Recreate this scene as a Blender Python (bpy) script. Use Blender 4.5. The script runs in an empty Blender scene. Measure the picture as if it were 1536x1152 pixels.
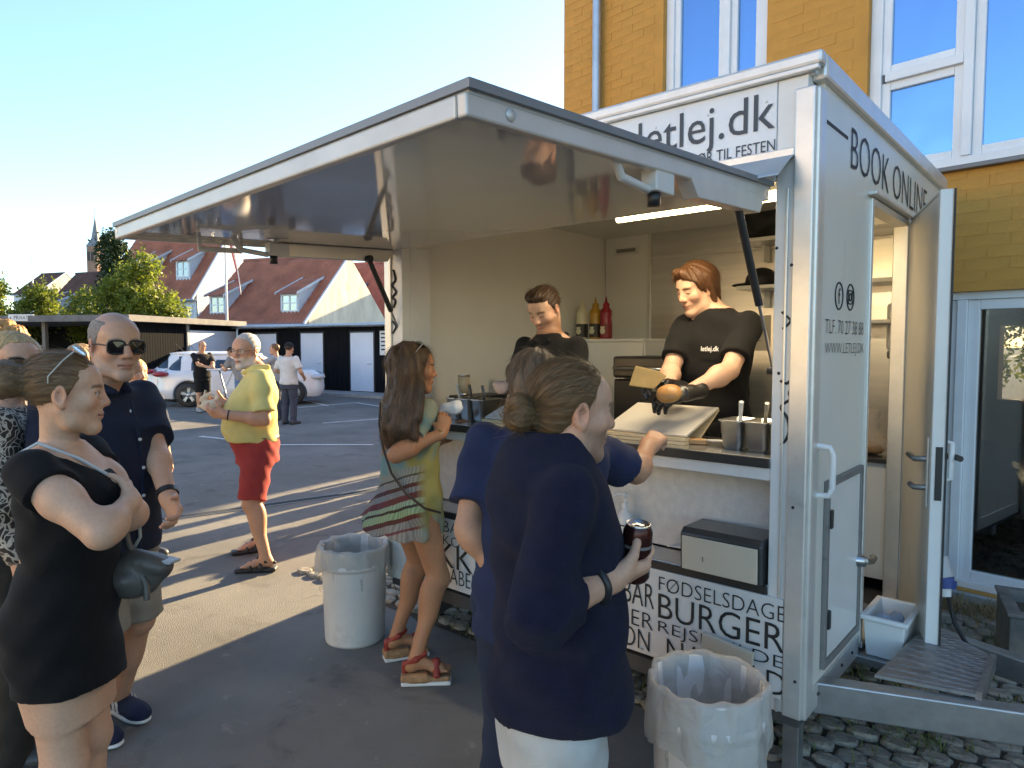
import bpy, math, random
import numpy as np
from mathutils import Vector, Matrix
random.seed(7); rng = np.random.default_rng(7)
scene = bpy.context.scene
COL = scene.collection
# ------------------------------------------------------------------ camera
F, PITCH, HEAD, EYE = 1020.0, math.radians(3.2), math.radians(41.1), 1.65
cam_d = bpy.data.cameras.new('camera'); cam = bpy.data.objects.new('camera', cam_d); COL.objects.link(cam)
cam_d.sensor_width = 36.0; cam_d.lens = 36.0 * F / 1536.0; cam_d.clip_start = 0.05; cam_d.clip_end = 3000
cam.location = (0, 0, EYE); cam.rotation_euler = (math.pi/2 - PITCH, 0, HEAD)
scene.camera = cam
scene.render.resolution_x, scene.render.resolution_y = 1024, 768
# ------------------------------------------------------------------ sky and sun
SUN_EL, SUN_AZ = math.radians(17.5), math.radians(-8.1)      # azimuth clockwise from +Y
sdir = Vector((math.sin(SUN_AZ)*math.cos(SUN_EL), math.cos(SUN_AZ)*math.cos(SUN_EL), math.sin(SUN_EL)))
world = bpy.data.worlds.new('World'); scene.world = world; world.use_nodes = True
wn = world.node_tree.nodes; wn.clear(); wl = world.node_tree.links
sky = wn.new('ShaderNodeTexSky'); sky.sky_type = 'NISHITA'; sky.sun_disc = False
sky.sun_elevation = SUN_EL; sky.sun_rotation = SUN_AZ; sky.altitude = 0
sky.air_density = 1.0; sky.dust_density = 0.25; sky.ozone_density = 6.0
bg = wn.new('ShaderNodeBackground'); bg.inputs[1].default_value = 0.135
wo = wn.new('ShaderNodeOutputWorld'); wl.new(sky.outputs[0], bg.inputs[0]); wl.new(bg.outputs[0], wo.inputs[0])
sl = bpy.data.lights.new('sun', 'SUN'); sl.energy = 5.0; sl.angle = math.radians(0.5); sl.color = (1.0, 0.87, 0.66)
sun = bpy.data.objects.new('sun', sl); COL.objects.link(sun)
sun.rotation_euler = sdir.to_track_quat('Z', 'Y').to_euler(); sun.location = (0, 0, 20)
vs = scene.view_settings; vs.view_transform = 'Standard'; vs.look = 'None'; vs.gamma = 1.0
vs.exposure = 2.08; vs.use_curve_mapping = False
vs.use_white_balance = True; vs.white_balance_temperature = 9100; vs.white_balance_tint = 10
# ------------------------------------------------------------------ pixel helpers (1536x1152 photograph -> place)
_fw = np.array([-math.sin(HEAD)*math.cos(PITCH), math.cos(HEAD)*math.cos(PITCH), -math.sin(PITCH)])
_rt = np.array([math.cos(HEAD), math.sin(HEAD), 0.0]); _up = np.cross(_rt, _fw); _C = np.array([0, 0, EYE])
def ray(x, y): return _fw + _rt*(x-768)/F - _up*(y-576)/F
def on(x, y, ax, v):
    r = ray(x, y); return _C + (v-_C[ax])/r[ax]*r
def G(x, y, z=0.0): return on(x, y, 2, z)
def PX(x, y, v): return on(x, y, 0, v)
def PY(x, y, v): return on(x, y, 1, v)
def PD(x, y, d): return _C + ray(x, y)*d          # depth along the view axis
def ground_at(x, d):                                # ground point under pixel column x at horizontal depth d
    f = np.array([-math.sin(HEAD), math.cos(HEAD), 0]); return f*d + _rt*(x-768)/F*d
# ------------------------------------------------------------------ materials
def lin(h):
    if isinstance(h, (tuple, list)): return tuple(h)
    h = h.lstrip('#'); c = [int(h[i:i+2], 16)/255 for i in (0, 2, 4)]
    return tuple(v/12.92 if v <= .04045 else ((v+.055)/1.055)**2.4 for v in c)
MATS = {}
def mat(name, col, rough=.6, metal=0., var=None, bump=None, spec=.5, coat=0., attr=False, sheen=0., alpha=None, trans=0., sss=0., stretch=None, dirt=None):
    """var=(scale, amount) brightness mottling; bump=(scale, strength); dirt=(colour, scale, threshold)"""
    if name in MATS: return MATS[name]
    m = bpy.data.materials.new(name); m.use_nodes = True; nt = m.node_tree; N = nt.nodes; L = nt.links
    b = N['Principled BSDF']; c = lin(col)
    b.inputs['Base Color'].default_value = (*c, 1); b.inputs['Roughness'].default_value = rough
    b.inputs['Metallic'].default_value = metal; b.inputs['Specular IOR Level'].default_value = spec
    if coat: b.inputs['Coat Weight'].default_value = coat; b.inputs['Coat Roughness'].default_value = .06
    if sheen: b.inputs['Sheen Weight'].default_value = sheen; b.inputs['Sheen Roughness'].default_value = .5
    if trans: b.inputs['Transmission Weight'].default_value = trans
    if sss:
        b.inputs['Subsurface Weight'].default_value = sss; b.inputs['Subsurface Radius'].default_value = (.012, .005, .003)
        b.inputs['Subsurface Scale'].default_value = 1.0
    if alpha is not None: b.inputs['Alpha'].default_value = alpha
    co = N.new('ShaderNodeTexCoord'); vec = co.outputs['Object']
    if stretch:
        mp = N.new('ShaderNodeMapping'); mp.inputs['Scale'].default_value = stretch; L.new(vec, mp.inputs[0]); vec = mp.outputs[0]
    out = None
    if attr:
        a = N.new('ShaderNodeVertexColor'); a.layer_name = 'Col'; out = a.outputs[0]
    if var:
        nz = N.new('ShaderNodeTexNoise'); nz.inputs['Scale'].default_value = var[0]; nz.inputs['Detail'].default_value = 5; nz.inputs['Roughness'].default_value = .62
        L.new(vec, nz.inputs['Vector'])
        mr = N.new('ShaderNodeMapRange'); mr.inputs[1].default_value = .3; mr.inputs[2].default_value = .7
        mr.inputs[3].default_value = 1-var[1]; mr.inputs[4].default_value = 1+var[1]; L.new(nz.outputs[0], mr.inputs[0])
        mx = N.new('ShaderNodeVectorMath'); mx.operation = 'SCALE'; L.new(mr.outputs[0], mx.inputs['Scale'])
        if out is not None: L.new(out, mx.inputs[0])
        else: mx.inputs[0].default_value = c
        out = mx.outputs[0]
    if dirt:
        nz = N.new('ShaderNodeTexNoise'); nz.inputs['Scale'].default_value = dirt[1]; nz.inputs['Detail'].default_value = 8; nz.inputs['Roughness'].default_value = .7
        L.new(vec, nz.inputs['Vector'])
        mr = N.new('ShaderNodeMapRange'); mr.inputs[1].default_value = dirt[2]; mr.inputs[2].default_value = dirt[2]+.2; mr.inputs[4].default_value = .85; L.new(nz.outputs[0], mr.inputs[0])
        mx = N.new('ShaderNodeMix'); mx.data_type = 'RGBA'; L.new(mr.outputs[0], mx.inputs['Factor'])
        if out is not None: L.new(out, mx.inputs['A'])
        else: mx.inputs['A'].default_value = (*c, 1)
        mx.inputs['B'].default_value = (*lin(dirt[0]), 1); out = mx.outputs['Result']
    if out is not None: L.new(out, b.inputs['Base Color'])
    if bump:
        nz = N.new('ShaderNodeTexNoise'); nz.inputs['Scale'].default_value = bump[0]; nz.inputs['Detail'].default_value = 4
        L.new(vec, nz.inputs['Vector'])
        bp = N.new('ShaderNodeBump'); bp.inputs['Strength'].default_value = bump[1]; bp.inputs['Distance'].default_value = .01
        L.new(nz.outputs[0], bp.inputs['Height']); L.new(bp.outputs[0], b.inputs['Normal'])
    MATS[name] = m; return m
# ------------------------------------------------------------------ objects
def tag(o, label=None, cat=None, group=None, kind=None):
    if label: o['label'] = label
    if cat: o['category'] = cat
    if group: o['group'] = group
    if kind: o['kind'] = kind
    return o
def empty(name, loc, rz=0., scale=1., label=None, cat=None, group=None):
    e = bpy.data.objects.new(name, None); COL.objects.link(e); e.empty_display_size = .1
    e.location = tuple(float(v) for v in loc); e.rotation_euler = (0, 0, rz); e.scale = (scale,)*3
    return tag(e, label, cat, group)
def attach(o, parent, keep=True):
    o.parent = parent
    if keep and parent is not None:      # vertices are given in world metres
        chain = Matrix.Identity(4); p = parent
        while p is not None:
            chain = (Matrix.LocRotScale(p.location, p.rotation_euler, p.scale) if p.parent is None else p.matrix_parent_inverse @ Matrix.LocRotScale(p.location, p.rotation_euler, p.scale)) @ chain
            p = p.parent
        o.matrix_parent_inverse = chain.inverted()
def copy_tree(o, parent=None):
    c = o.copy(); COL.objects.link(c); c.parent = parent
    for ch in [q for q in o.children]: copy_tree(ch, c)
    return c
def add_np(name, V, Q, material, parent=None, col=None, keep=False, smooth=True):
    me = bpy.data.meshes.new(name); V = np.asarray(V, np.float32); Q = np.asarray(Q, np.int32)
    me.vertices.add(len(V)); me.vertices.foreach_set('co', V.ravel())
    me.loops.add(Q.size); me.loops.foreach_set('vertex_index', Q.ravel())
    me.polygons.add(len(Q)); me.polygons.foreach_set('loop_start', np.arange(0, Q.size, Q.shape[1], dtype=np.int32))
    me.polygons.foreach_set('loop_total', np.full(len(Q), Q.shape[1], np.int32))
    me.polygons.foreach_set('use_smooth', np.full(len(Q), smooth))
    me.update(calc_edges=True)
    if col is not None:
        at = me.color_attributes.new('Col', 'FLOAT_COLOR', 'POINT')
        at.data.foreach_set('color', np.concatenate([col, np.ones((len(col), 1))], 1).astype(np.float32).ravel())
    o = bpy.data.objects.new(name, me); COL.objects.link(o)
    if material: me.materials.append(material)
    if parent is not None: attach(o, parent, keep)
    return o
class MB:
    def __init__(s): s.v = []; s.f = []; s.sm = []
    def add(s, V, Fs, smooth=False):
        n = len(s.v); s.v += [tuple(float(q) for q in p) for p in V]; s.f += [tuple(i+n for i in f) for f in Fs]; s.sm += [smooth]*len(Fs); return s
    def box(s, a, b):
        (x0, y0, z0), (x1, y1, z1) = a, b
        x0, x1 = sorted((x0, x1)); y0, y1 = sorted((y0, y1)); z0, z1 = sorted((z0, z1))
        return s.add([(x0,y0,z0),(x1,y0,z0),(x1,y1,z0),(x0,y1,z0),(x0,y0,z1),(x1,y0,z1),(x1,y1,z1),(x0,y1,z1)],
                     [(0,3,2,1),(4,5,6,7),(0,1,5,4),(1,2,6,5),(2,3,7,6),(3,0,4,7)])
    def bar(s, p, q, w, h, up=(0,0,1)):          # box beam from p to q, width w across, height h along up
        p, q = Vector(p), Vector(q); d = (q-p).normalized(); u = Vector(up); sd = d.cross(u).normalized(); u = sd.cross(d).normalized()
        V = []
        for c in (p, q):
            for a, b in ((-1,-1),(1,-1),(1,1),(-1,1)): V.append(c + sd*(a*w/2) + u*(b*h/2))
        return s.add(V, [(0,1,2,3),(7,6,5,4),(0,4,5,1),(1,5,6,2),(2,6,7,3),(3,7,4,0)])
    def tube(s, pts, r, n=8, closed=False):
        P = [Vector(p) for p in pts]; R = r if isinstance(r, (list, tuple)) else [r]*len(P); V = []; Fs = []
        prev = None
        for i, p in enumerate(P):
            d = (P[min(i+1, len(P)-1)] - P[max(i-1, 0)]).normalized()
            a = prev if prev is not None else (Vector((0,0,1)) if abs(d.z) < .9 else Vector((1,0,0)))
            a = (a - d*a.dot(d)).normalized(); prev = a; b = d.cross(a)
            V += [p + (a*math.cos(t*2*math.pi/n) + b*math.sin(t*2*math.pi/n))*R[i] for t in range(n)]
        m = len(P)
        for i in range(m-1 + (1 if closed else 0)):
            for t in range(n):
                j = (i+1) % m; Fs.append((i*n+t, i*n+(t+1)%n, j*n+(t+1)%n, j*n+t))
        s.add(V, Fs, True)
        if not closed:
            s.add([V[i] for i in range(n)], [tuple(range(n-1,-1,-1))]); s.add(V[-n:], [tuple(range(n))])
        return s
    def lathe(s, prof, c=(0,0,0), n=24, axis='z'):   # prof [(r, h)]
        V = []; Fs = []
        for r, h in prof:
            for t in range(n):
                a = 2*math.pi*t/n; x, y = r*math.cos(a), r*math.sin(a)
                V.append((c[0]+x, c[1]+y, c[2]+h) if axis == 'z' else ((c[0]+x, c[1]+h, c[2]+y) if axis == 'y' else (c[0]+h, c[1]+x, c[2]+y)))
        for i in range(len(prof)-1):
            for t in range(n):
                q = (i*n+t, i*n+(t+1)%n, (i+1)*n+(t+1)%n, (i+1)*n+t); Fs.append(q if axis != 'y' else q[::-1])
        s.add(V, Fs, True); return s
    def prism(s, poly, vec):                       # poly 3D points, extruded by vec
        n = len(poly); P = [Vector(p) for p in poly]; v = Vector(vec); V = P + [p+v for p in P]
        return s.add(V, [tuple(range(n-1,-1,-1)), tuple(range(n, 2*n))] + [(i, (i+1)%n, n+(i+1)%n, n+i) for i in range(n)])
    def build(s, name, material, parent=None, bevel=0., seg=2, keep=True):
        me = bpy.data.meshes.new(name); me.from_pydata(s.v, [], s.f); me.validate()
        if len(me.polygons) == len(s.sm): me.polygons.foreach_set('use_smooth', s.sm)
        import bmesh
        bm = bmesh.new(); bm.from_mesh(me); bmesh.ops.recalc_face_normals(bm, faces=bm.faces); bm.to_mesh(me); bm.free()
        o = bpy.data.objects.new(name, me); COL.objects.link(o)
        if material: me.materials.append(material)
        if bevel:
            md = o.modifiers.new('bevel', 'BEVEL'); md.width = bevel; md.segments = seg; md.limit_method = 'ANGLE'; md.angle_limit = math.radians(40); md.harden_normals = False
        if parent is not None: attach(o, parent, keep)
        return o
def B(name, a, b, material, parent=None, bevel=.003): return MB().box(a, b).build(name, material, parent, bevel)
def text(name, string, o, xd, zd, width, height, material, parent, thin=0., depth=.0012):
    """flat lettering: lower left corner o, fitted to width along xd and height along zd"""
    cu = bpy.data.curves.new('t', 'FONT'); cu.body = string; cu.size = 1.0; cu.offset = thin; cu.resolution_u = 3
    ob = bpy.data.objects.new('t', cu); COL.objects.link(ob); dg = bpy.context.evaluated_depsgraph_get()
    me = bpy.data.meshes.new_from_object(ob.evaluated_get(dg)); bpy.data.objects.remove(ob)
    n = len(me.vertices); co = np.zeros(n*3, np.float32); me.vertices.foreach_get('co', co); co = co.reshape(-1, 3)
    mn, mx = co.min(0), co.max(0); co = (co-mn)/np.maximum(mx-mn, 1e-6)
    xd = Vector(xd).normalized(); zd = Vector(zd).normalized(); nn = xd.cross(zd)
    P = np.array(o)[None] + co[:, :1]*width*np.array(xd) + co[:, 1:2]*height*np.array(zd) + np.array(nn)*depth
    me.vertices.foreach_set('co', P.astype(np.float32).ravel()); me.update(); me.name = name
    ob = bpy.data.objects.new(name, me); COL.objects.link(ob); me.materials.clear(); me.materials.append(material)
    if parent is not None: attach(ob, parent, True)
    if ' ' in string:                                # every word is a part of its own
        import bmesh
        bm = bmesh.new(); bm.from_mesh(me); bm.verts.ensure_lookup_table(); seen = {}; isl = []
        for v in bm.verts:
            if v.index in seen: continue
            st = [v]; seen[v.index] = len(isl); cur = [v.index]
            while st:
                q = st.pop()
                for e in q.link_edges:
                    w = e.other_vert(q)
                    if w.index not in seen: seen[w.index] = len(isl); cur.append(w.index); st.append(w)
            isl.append(cur)
        ext = sorted([(co[c, 0].min(), co[c, 0].max(), c) for c in isl], key=lambda t: t[0]); gaps = []; mxr = ext[0][1]
        for i in range(1, len(ext)): gaps.append((ext[i][0]-mxr, i)); mxr = max(mxr, ext[i][1])
        cuts = sorted(i for _, i in sorted(gaps, reverse=True)[:len(string.split())-1]); bounds = [0]+cuts+[len(ext)]
        for a_, b_ in zip(bounds[1:-1], bounds[2:]):
            ids = {k for t in ext[a_:b_] for k in t[2]}; b2 = bm.copy(); b2.verts.ensure_lookup_table(); bmesh.ops.delete(b2, geom=[v for v in b2.verts if v.index not in ids], context='VERTS')
            m2 = bpy.data.meshes.new(name); b2.to_mesh(m2); b2.free(); m2.materials.append(material); o2 = bpy.data.objects.new(name, m2); COL.objects.link(o2)
            if parent is not None: attach(o2, parent, True)
        ids = {k for t in ext[:bounds[1]] for k in t[2]}; bmesh.ops.delete(bm, geom=[v for v in bm.verts if v.index not in ids], context='VERTS'); bm.to_mesh(me); bm.free()
    return ob
# ------------------------------------------------------------------ distance fields -> meshes (bodies, clothes, hair, bags)
def v3(*a): return np.array(a, float)
def nrm(a): a = np.asarray(a, float); return a/np.linalg.norm(a)
def cap(a, b, r1, r2=None, k=.02, flat=False, sub=False):
    a, b = np.asarray(a, float), np.asarray(b, float); r2 = r1 if r2 is None else r2
    def fn(X, Y, Z):
        px, py, pz = X-a[0], Y-a[1], Z-a[2]; d = b-a; L2 = d@d
        t = (px*d[0]+py*d[1]+pz*d[2])/L2; tc = np.clip(t, 0, 1)
        q = np.sqrt((px-tc*d[0])**2+(py-tc*d[1])**2+(pz-tc*d[2])**2) - (r1+(r2-r1)*tc)
        if flat:
            L = math.sqrt(L2); rad = np.sqrt(np.maximum((px-t*d[0])**2+(py-t*d[1])**2+(pz-t*d[2])**2, 0)) - (r1+(r2-r1)*tc)
            q = np.maximum(np.where(t < 0, q, rad), (t-1)*L)
        return q
    R = max(r1, r2); return dict(f=fn, lo=np.minimum(a, b)-R, hi=np.maximum(a, b)+R, k=k, sub=sub)
def ell(c, r, R=None, k=.02, sub=False):
    c = np.asarray(c, float); r = np.asarray(r if np.ndim(r) else (r, r, r), float)
    def fn(X, Y, Z):
        p = [X-c[0], Y-c[1], Z-c[2]]
        if R is not None: p = [p[0]*R[i][0]+p[1]*R[i][1]+p[2]*R[i][2] for i in range(3)]
        k0 = np.sqrt(sum((p[i]/r[i])**2 for i in range(3))); k1 = np.sqrt(sum((p[i]/r[i]**2)**2 for i in range(3)))
        return k0*(k0-1)/np.maximum(k1, 1e-6)
    m = r if R is None else np.full(3, r.max())
    return dict(f=fn, lo=c-m, hi=c+m, k=k, sub=sub)
def rbox(c, h, R=None, rd=.005, k=.005, sub=False):
    c = np.asarray(c, float); h = np.asarray(h, float)
    def fn(X, Y, Z):
        p = [X-c[0], Y-c[1], Z-c[2]]
        if R is not None: p = [p[0]*R[i][0]+p[1]*R[i][1]+p[2]*R[i][2] for i in range(3)]
        q = [np.abs(p[i])-(h[i]-rd) for i in range(3)]
        return np.sqrt(sum(np.maximum(e, 0)**2 for e in q)) + np.minimum(np.maximum(np.maximum(q[0], q[1]), q[2]), 0) - rd
    m = h if R is None else np.full(3, np.linalg.norm(h))
    return dict(f=fn, lo=c-m, hi=c+m, k=k, sub=sub)
def loft(rows, k=.02, p=2.2, sub=False, lean=0.):
    """rows (z, cx, cy, rx, ry) of a vertical body; ends are cut flat"""
    A = np.array(sorted(rows), float); z = A[:, 0]; zz = np.linspace(z[0], z[-1], 80)
    def cr(y):                                      # smooth interpolation
        m = np.gradient(y, z); i = np.clip(np.searchsorted(z, zz)-1, 0, len(z)-2); h = z[i+1]-z[i]; t = (zz-z[i])/h
        return (2*t**3-3*t**2+1)*y[i]+(t**3-2*t**2+t)*h*m[i]+(-2*t**3+3*t**2)*y[i+1]+(t**3-t**2)*h*m[i+1]
    T = [cr(A[:, j]) for j in (1, 2, 3, 4)]
    def fn(X, Y, Z):
        cx, cy, rx, ry = [np.interp(Z, zz, t) for t in T]; rx = np.maximum(rx, .004); ry = np.maximum(ry, .004)
        q = ((np.abs(X-cx)/rx)**p + (np.abs(Y-cy)/ry)**p)**(1/p)
        d = (q-1)*np.minimum(rx, ry)
        return np.maximum(d, np.maximum(zz[0]-Z, Z-zz[-1]))
    lo = v3((T[0]-T[2]).min(), (T[1]-T[3]).min(), zz[0]); hi = v3((T[0]+T[2]).max(), (T[1]+T[3]).max(), zz[-1])
    return dict(f=fn, lo=lo, hi=hi, k=k, sub=sub)
def field(prims, xs, ys, zs):
    D = np.full((len(xs), len(ys), len(zs)), 1.0, np.float32)
    for p in prims:
        m = .02 + p['k'] + 2*(xs[1]-xs[0]); sl = []
        for ax, g in enumerate((xs, ys, zs)):
            i0 = max(0, np.searchsorted(g, p['lo'][ax]-m)); i1 = min(len(g), np.searchsorted(g, p['hi'][ax]+m)); sl.append(slice(i0, i1))
        if any(s.stop <= s.start for s in sl): continue
        X, Y, Z = xs[sl[0]][:, None, None], ys[sl[1]][None, :, None], zs[sl[2]][None, None, :]
        d = np.broadcast_to(p['f'](X, Y, Z), D[tuple(sl)].shape).astype(np.float32); a = D[tuple(sl)]; k = max(p['k'], 1e-4)
        if p['sub']:
            d = -d; h = np.maximum(k-np.abs(a-d), 0)/k; D[tuple(sl)] = np.maximum(a, d)+h*h*k/4
        else:
            h = np.maximum(k-np.abs(a-d), 0)/k; D[tuple(sl)] = np.minimum(a, d)-h*h*k/4
    return D
def nets(D, lo, step):
    S = D < 0
    C = [S[i:D.shape[0]-1+i, j:D.shape[1]-1+j, l:D.shape[2]-1+l] for i in (0, 1) for j in (0, 1) for l in (0, 1)]
    n = sum(c.astype(np.int8) for c in C); act = (n > 0) & (n < 8)
    I, J, K = np.nonzero(act); idx = np.full(act.shape, -1, np.int32); idx[I, J, K] = np.arange(len(I))
    offs = [(i, j, l) for i in (0, 1) for j in (0, 1) for l in (0, 1)]
    c = [D[I+o[0], J+o[1], K+o[2]] for o in offs]
    acc = np.zeros((len(I), 3)); cnt = np.zeros(len(I))
    for a in range(8):
        for b in range(a+1, 8):
            if sum(abs(offs[a][q]-offs[b][q]) for q in range(3)) != 1: continue
            cr = (c[a] < 0) != (c[b] < 0); den = c[a]-c[b]; t = np.where(cr, c[a]/np.where(np.abs(den) < 1e-9, 1, den), 0)
            for q in range(3): acc[:, q] += np.where(cr, offs[a][q] + t*(offs[b][q]-offs[a][q]), 0)
            cnt += cr
    V = (acc/np.maximum(cnt, 1)[:, None] + np.stack([I, J, K], 1))*step + lo
    Q = []
    for ax in range(3):
        sl0 = [slice(None)]*3; sl1 = [slice(None)]*3; sl0[ax] = slice(0, -1); sl1[ax] = slice(1, None)
        a, b = S[tuple(sl0)], S[tuple(sl1)]; e = a != b
        u, v = [(1, 2), (2, 0), (0, 1)][ax]
        P = np.nonzero(e); ok = (P[u] > 0) & (P[v] > 0) & (P[u] < D.shape[u]-1) & (P[v] < D.shape[v]-1)
        P = [q[ok] for q in P]; flip = b[tuple(P)]
        def cell(du, dv):
            q = [x.copy() for x in P]; q[u] = q[u]-1+du; q[v] = q[v]-1+dv; return idx[tuple(q)]
        f = np.stack([cell(0, 0), cell(1, 0), cell(1, 1), cell(0, 1)], 1); f[flip] = f[flip][:, ::-1]; Q.append(f)
    return V, np.concatenate(Q)
def wrinkle(amp, freq=(22, 26, 30), seed=0, fine=0.):
    r = np.random.default_rng(seed); ph = r.uniform(0, 6.28, 12)
    def fn(P):
        x, y, z = P[:, 0]*freq[0], P[:, 1]*freq[1], P[:, 2]*freq[2]
        w = np.sin(x+1.7*np.sin(z*.6+ph[0])+ph[1])*np.sin(z*.8+1.3*np.sin(y*.7+ph[2])+ph[3]) + .6*np.sin(1.9*z+1.5*np.sin(x*.8+ph[4])+y*.9+ph[5]) + .4*np.sin(2.7*y-1.6*z+np.sin(x)+ph[6])
        return amp*w*.6
    return fn
def surf(name, prims, step, material, parent, disp=None, col=None, fine=(), keep=False, cut=None, smooth_it=0):
    """prims -> one continuous mesh; fine = [(lo, hi, step)] boxes meshed more finely"""
    lo = np.min([p['lo'] for p in prims if not p['sub']], 0)-.03; hi = np.max([p['hi'] for p in prims if not p['sub']], 0)+.03
    VV = []; QQ = []; n = 0
    for bi, (l, h, st) in enumerate([(lo, hi, step)] + [tuple(f) for f in fine]):
        l = np.maximum(np.asarray(l, float), lo) if bi else l; h = np.minimum(np.asarray(h, float), hi) if bi else h
        xs, ys, zs = [np.arange(l[i], h[i]+st, st) for i in range(3)]
        if min(len(xs), len(ys), len(zs)) < 3: continue
        D = field(prims, xs, ys, zs)
        if disp is not None:
            I = np.nonzero(np.abs(D) < .035); P = np.stack([xs[I[0]], ys[I[1]], zs[I[2]]], 1); D[I] += disp(P)
        if cut is not None:
            I = np.nonzero(D < .05); P = np.stack([xs[I[0]], ys[I[1]], zs[I[2]]], 1); D[I] = np.maximum(D[I], cut(P))
        V, Q = nets(D, l, st)
        if not len(Q): continue
        if bi == 0 and fine:
            ctr = V[Q].mean(1); keepq = np.ones(len(Q), bool)
            for fl, fh, fs in fine: keepq &= ~np.all((ctr > np.asarray(fl)+st) & (ctr < np.asarray(fh)-st), 1)
            Q = Q[keepq]
        VV.append(V); QQ.append(Q+n); n += len(V)
    V = np.concatenate(VV); Q = np.concatenate(QQ)
    used = np.unique(Q); mp = np.full(len(V), -1, np.int32); mp[used] = np.arange(len(used)); V = V[used]; Q = mp[Q]
    for _ in range(smooth_it):
        S = np.zeros_like(V); c = np.zeros(len(V))
        for a, b in ((0, 1), (1, 2), (2, 3), (3, 0)):
            np.add.at(S, Q[:, a], V[Q[:, b]]); np.add.at(S, Q[:, b], V[Q[:, a]]); np.add.at(c, Q[:, a], 1); np.add.at(c, Q[:, b], 1)
        V = V*.5 + .5*S/c[:, None]
    return add_np(name, V, Q, material, parent, None if col is None else col(V), keep)
# ================================================================== THE SETTING
M_asph = mat('asphalt', (.19, .182, .168), .93, var=(.7, .28), bump=(170, .8), spec=.25, dirt=((.23, .21, .18), 110, .55))
M_paint = mat('road_paint', (.62, .62, .6), .8, var=(9, .25), dirt=((.1, .1, .1), 14, .55))
M_cob = mat('cobble_stone', (.31, .275, .22), .85, var=(7, .35), bump=(60, .5))
M_soil = mat('soil', (.075, .06, .042), .95, var=(14, .4), bump=(50, .8))
M_steel = mat('galvanised_steel', (.36, .37, .37), .42, .85, var=(9, .18), bump=(40, .08))
g = MB().add([(-900, -900, 0), (900, -900, 0), (900, 900, 0), (-900, 900, 0)], [(0, 1, 2, 3)]).build('asphalt_ground', M_asph)
tag(g, kind='structure')
nt = M_asph.node_tree; N_, L_ = nt.nodes, nt.links; bs = N_['Principled BSDF']; src = bs.inputs['Base Color'].links[0].from_socket; tc_ = N_.new('ShaderNodeTexCoord')
for sc_, lo_, hi_, col_, am_, dist_ in ((1.7, .56, .70, (.07, .066, .06), .55, 1.2), (7., .62, .66, (.30, .28, .24), .5, .2), (26., .68, .72, (.05, .048, .045), .7, 0.)):
    nz_ = N_.new('ShaderNodeTexNoise'); nz_.inputs['Scale'].default_value = sc_; nz_.inputs['Detail'].default_value = 7; nz_.inputs['Roughness'].default_value = .68; nz_.inputs['Distortion'].default_value = dist_; L_.new(tc_.outputs['Object'], nz_.inputs['Vector'])
    mr_ = N_.new('ShaderNodeMapRange'); mr_.inputs[1].default_value = lo_; mr_.inputs[2].default_value = hi_; mr_.inputs[4].default_value = am_; L_.new(nz_.outputs[0], mr_.inputs[0])
    mx_ = N_.new('ShaderNodeMix'); mx_.data_type = 'RGBA'; L_.new(mr_.outputs[0], mx_.inputs['Factor']); L_.new(src, mx_.inputs['A']); mx_.inputs['B'].default_value = (*col_, 1); src = mx_.outputs['Result']
L_.new(src, bs.inputs['Base Color'])
def strip(name, p, q, w, z, m, h=.004):
    p, q = np.array(p), np.array(q); d = nrm(q-p); s = np.array([-d[1], d[0], 0])*w/2
    pts = [p-s, q-s, q+s, p+s]; pts = [(a[0], a[1], z) for a in pts]
    return tag(MB().add(pts, [(0, 1, 2, 3)]).build(name, m), kind='structure')
for i, (a, b) in enumerate([((430, 613), (533, 604)), ((533, 604), (585, 612)), ((484, 635), (600, 626)), ((440, 597), (492, 609)), ((300, 655), (355, 661)), ((350, 668), (560, 668))]):
    strip('parking_line', G(*a), G(*b), .10, .004+.0012*i, M_paint)
# trench drain across the yard
dr = tag(MB().bar(tuple(G(150, 793)+v3(0, 0, .003)), tuple(G(620, 728)+v3(0, 0, .003)), .13, .012).build('drain_channel', M_steel), kind='structure')
p, q = G(150, 793), G(620, 728); mb = MB(); n = 150
for i in range(n):
    c = p+(q-p)*(i+.5)/n; d = nrm(q-p); s = np.array([-d[1], d[0], 0])
    mb.bar(tuple(c-s*.05+v3(0, 0, .0095)), tuple(c+s*.05+v3(0, 0, .0095)), .018, .003)
tag(mb.build('drain_slot', mat('slot', (.02, .02, .02), .9), dr), kind='stuff')
# cobbled strip along the house wall, running on under the trailer
cs = tag(MB().add([(-4.4, 2.66, .004), (4.5, 2.66, .004), (4.5, 5.6, .004), (-4.4, 5.6, .004)], [(0, 1, 2, 3)]).build('cobbled_strip', M_soil), kind='structure')
def stone_mesh(seed, a=.122, b=.088, h=.03):
    r = random.Random(seed); V = []; 
    for z, k in ((-.03, 1.), (h*.3, 1.), (h*.55, .86), (h*.62, .55)):
        for t in range(8):
            an = 2*math.pi*(t+.5)/8; cx = max(-1, min(1, 1.3*math.cos(an))); cy = max(-1, min(1, 1.3*math.sin(an)))
            V.append((cx*a/2*k*r.uniform(.9, 1.04), cy*b/2*k*r.uniform(.9, 1.04), z+r.uniform(-.003, .003)))
    Fs = [(i*8+t, i*8+(t+1) % 8, (i+1)*8+(t+1) % 8, (i+1)*8+t) for i in range(3) for t in range(8)] + [tuple(range(24, 32))]
    me = bpy.data.meshes.new('cobble'); me.from_pydata(V, [], Fs); me.materials.append(M_cob); return me
cmesh = [stone_mesh(i) for i in range(5)]
spots = []
row = 0; y = 2.72
while y < 5.2:
    x = -4.35 + ((.065) if row % 2 else 0)
    while x < 3.2:
        if y < 5.13-.097*(x+.7): spots.append((x+random.uniform(-.01, .01), y+random.uniform(-.008, .008)+.03*math.sin(x*1.7)))
        x += .130
    y += .096; row += 1
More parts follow.
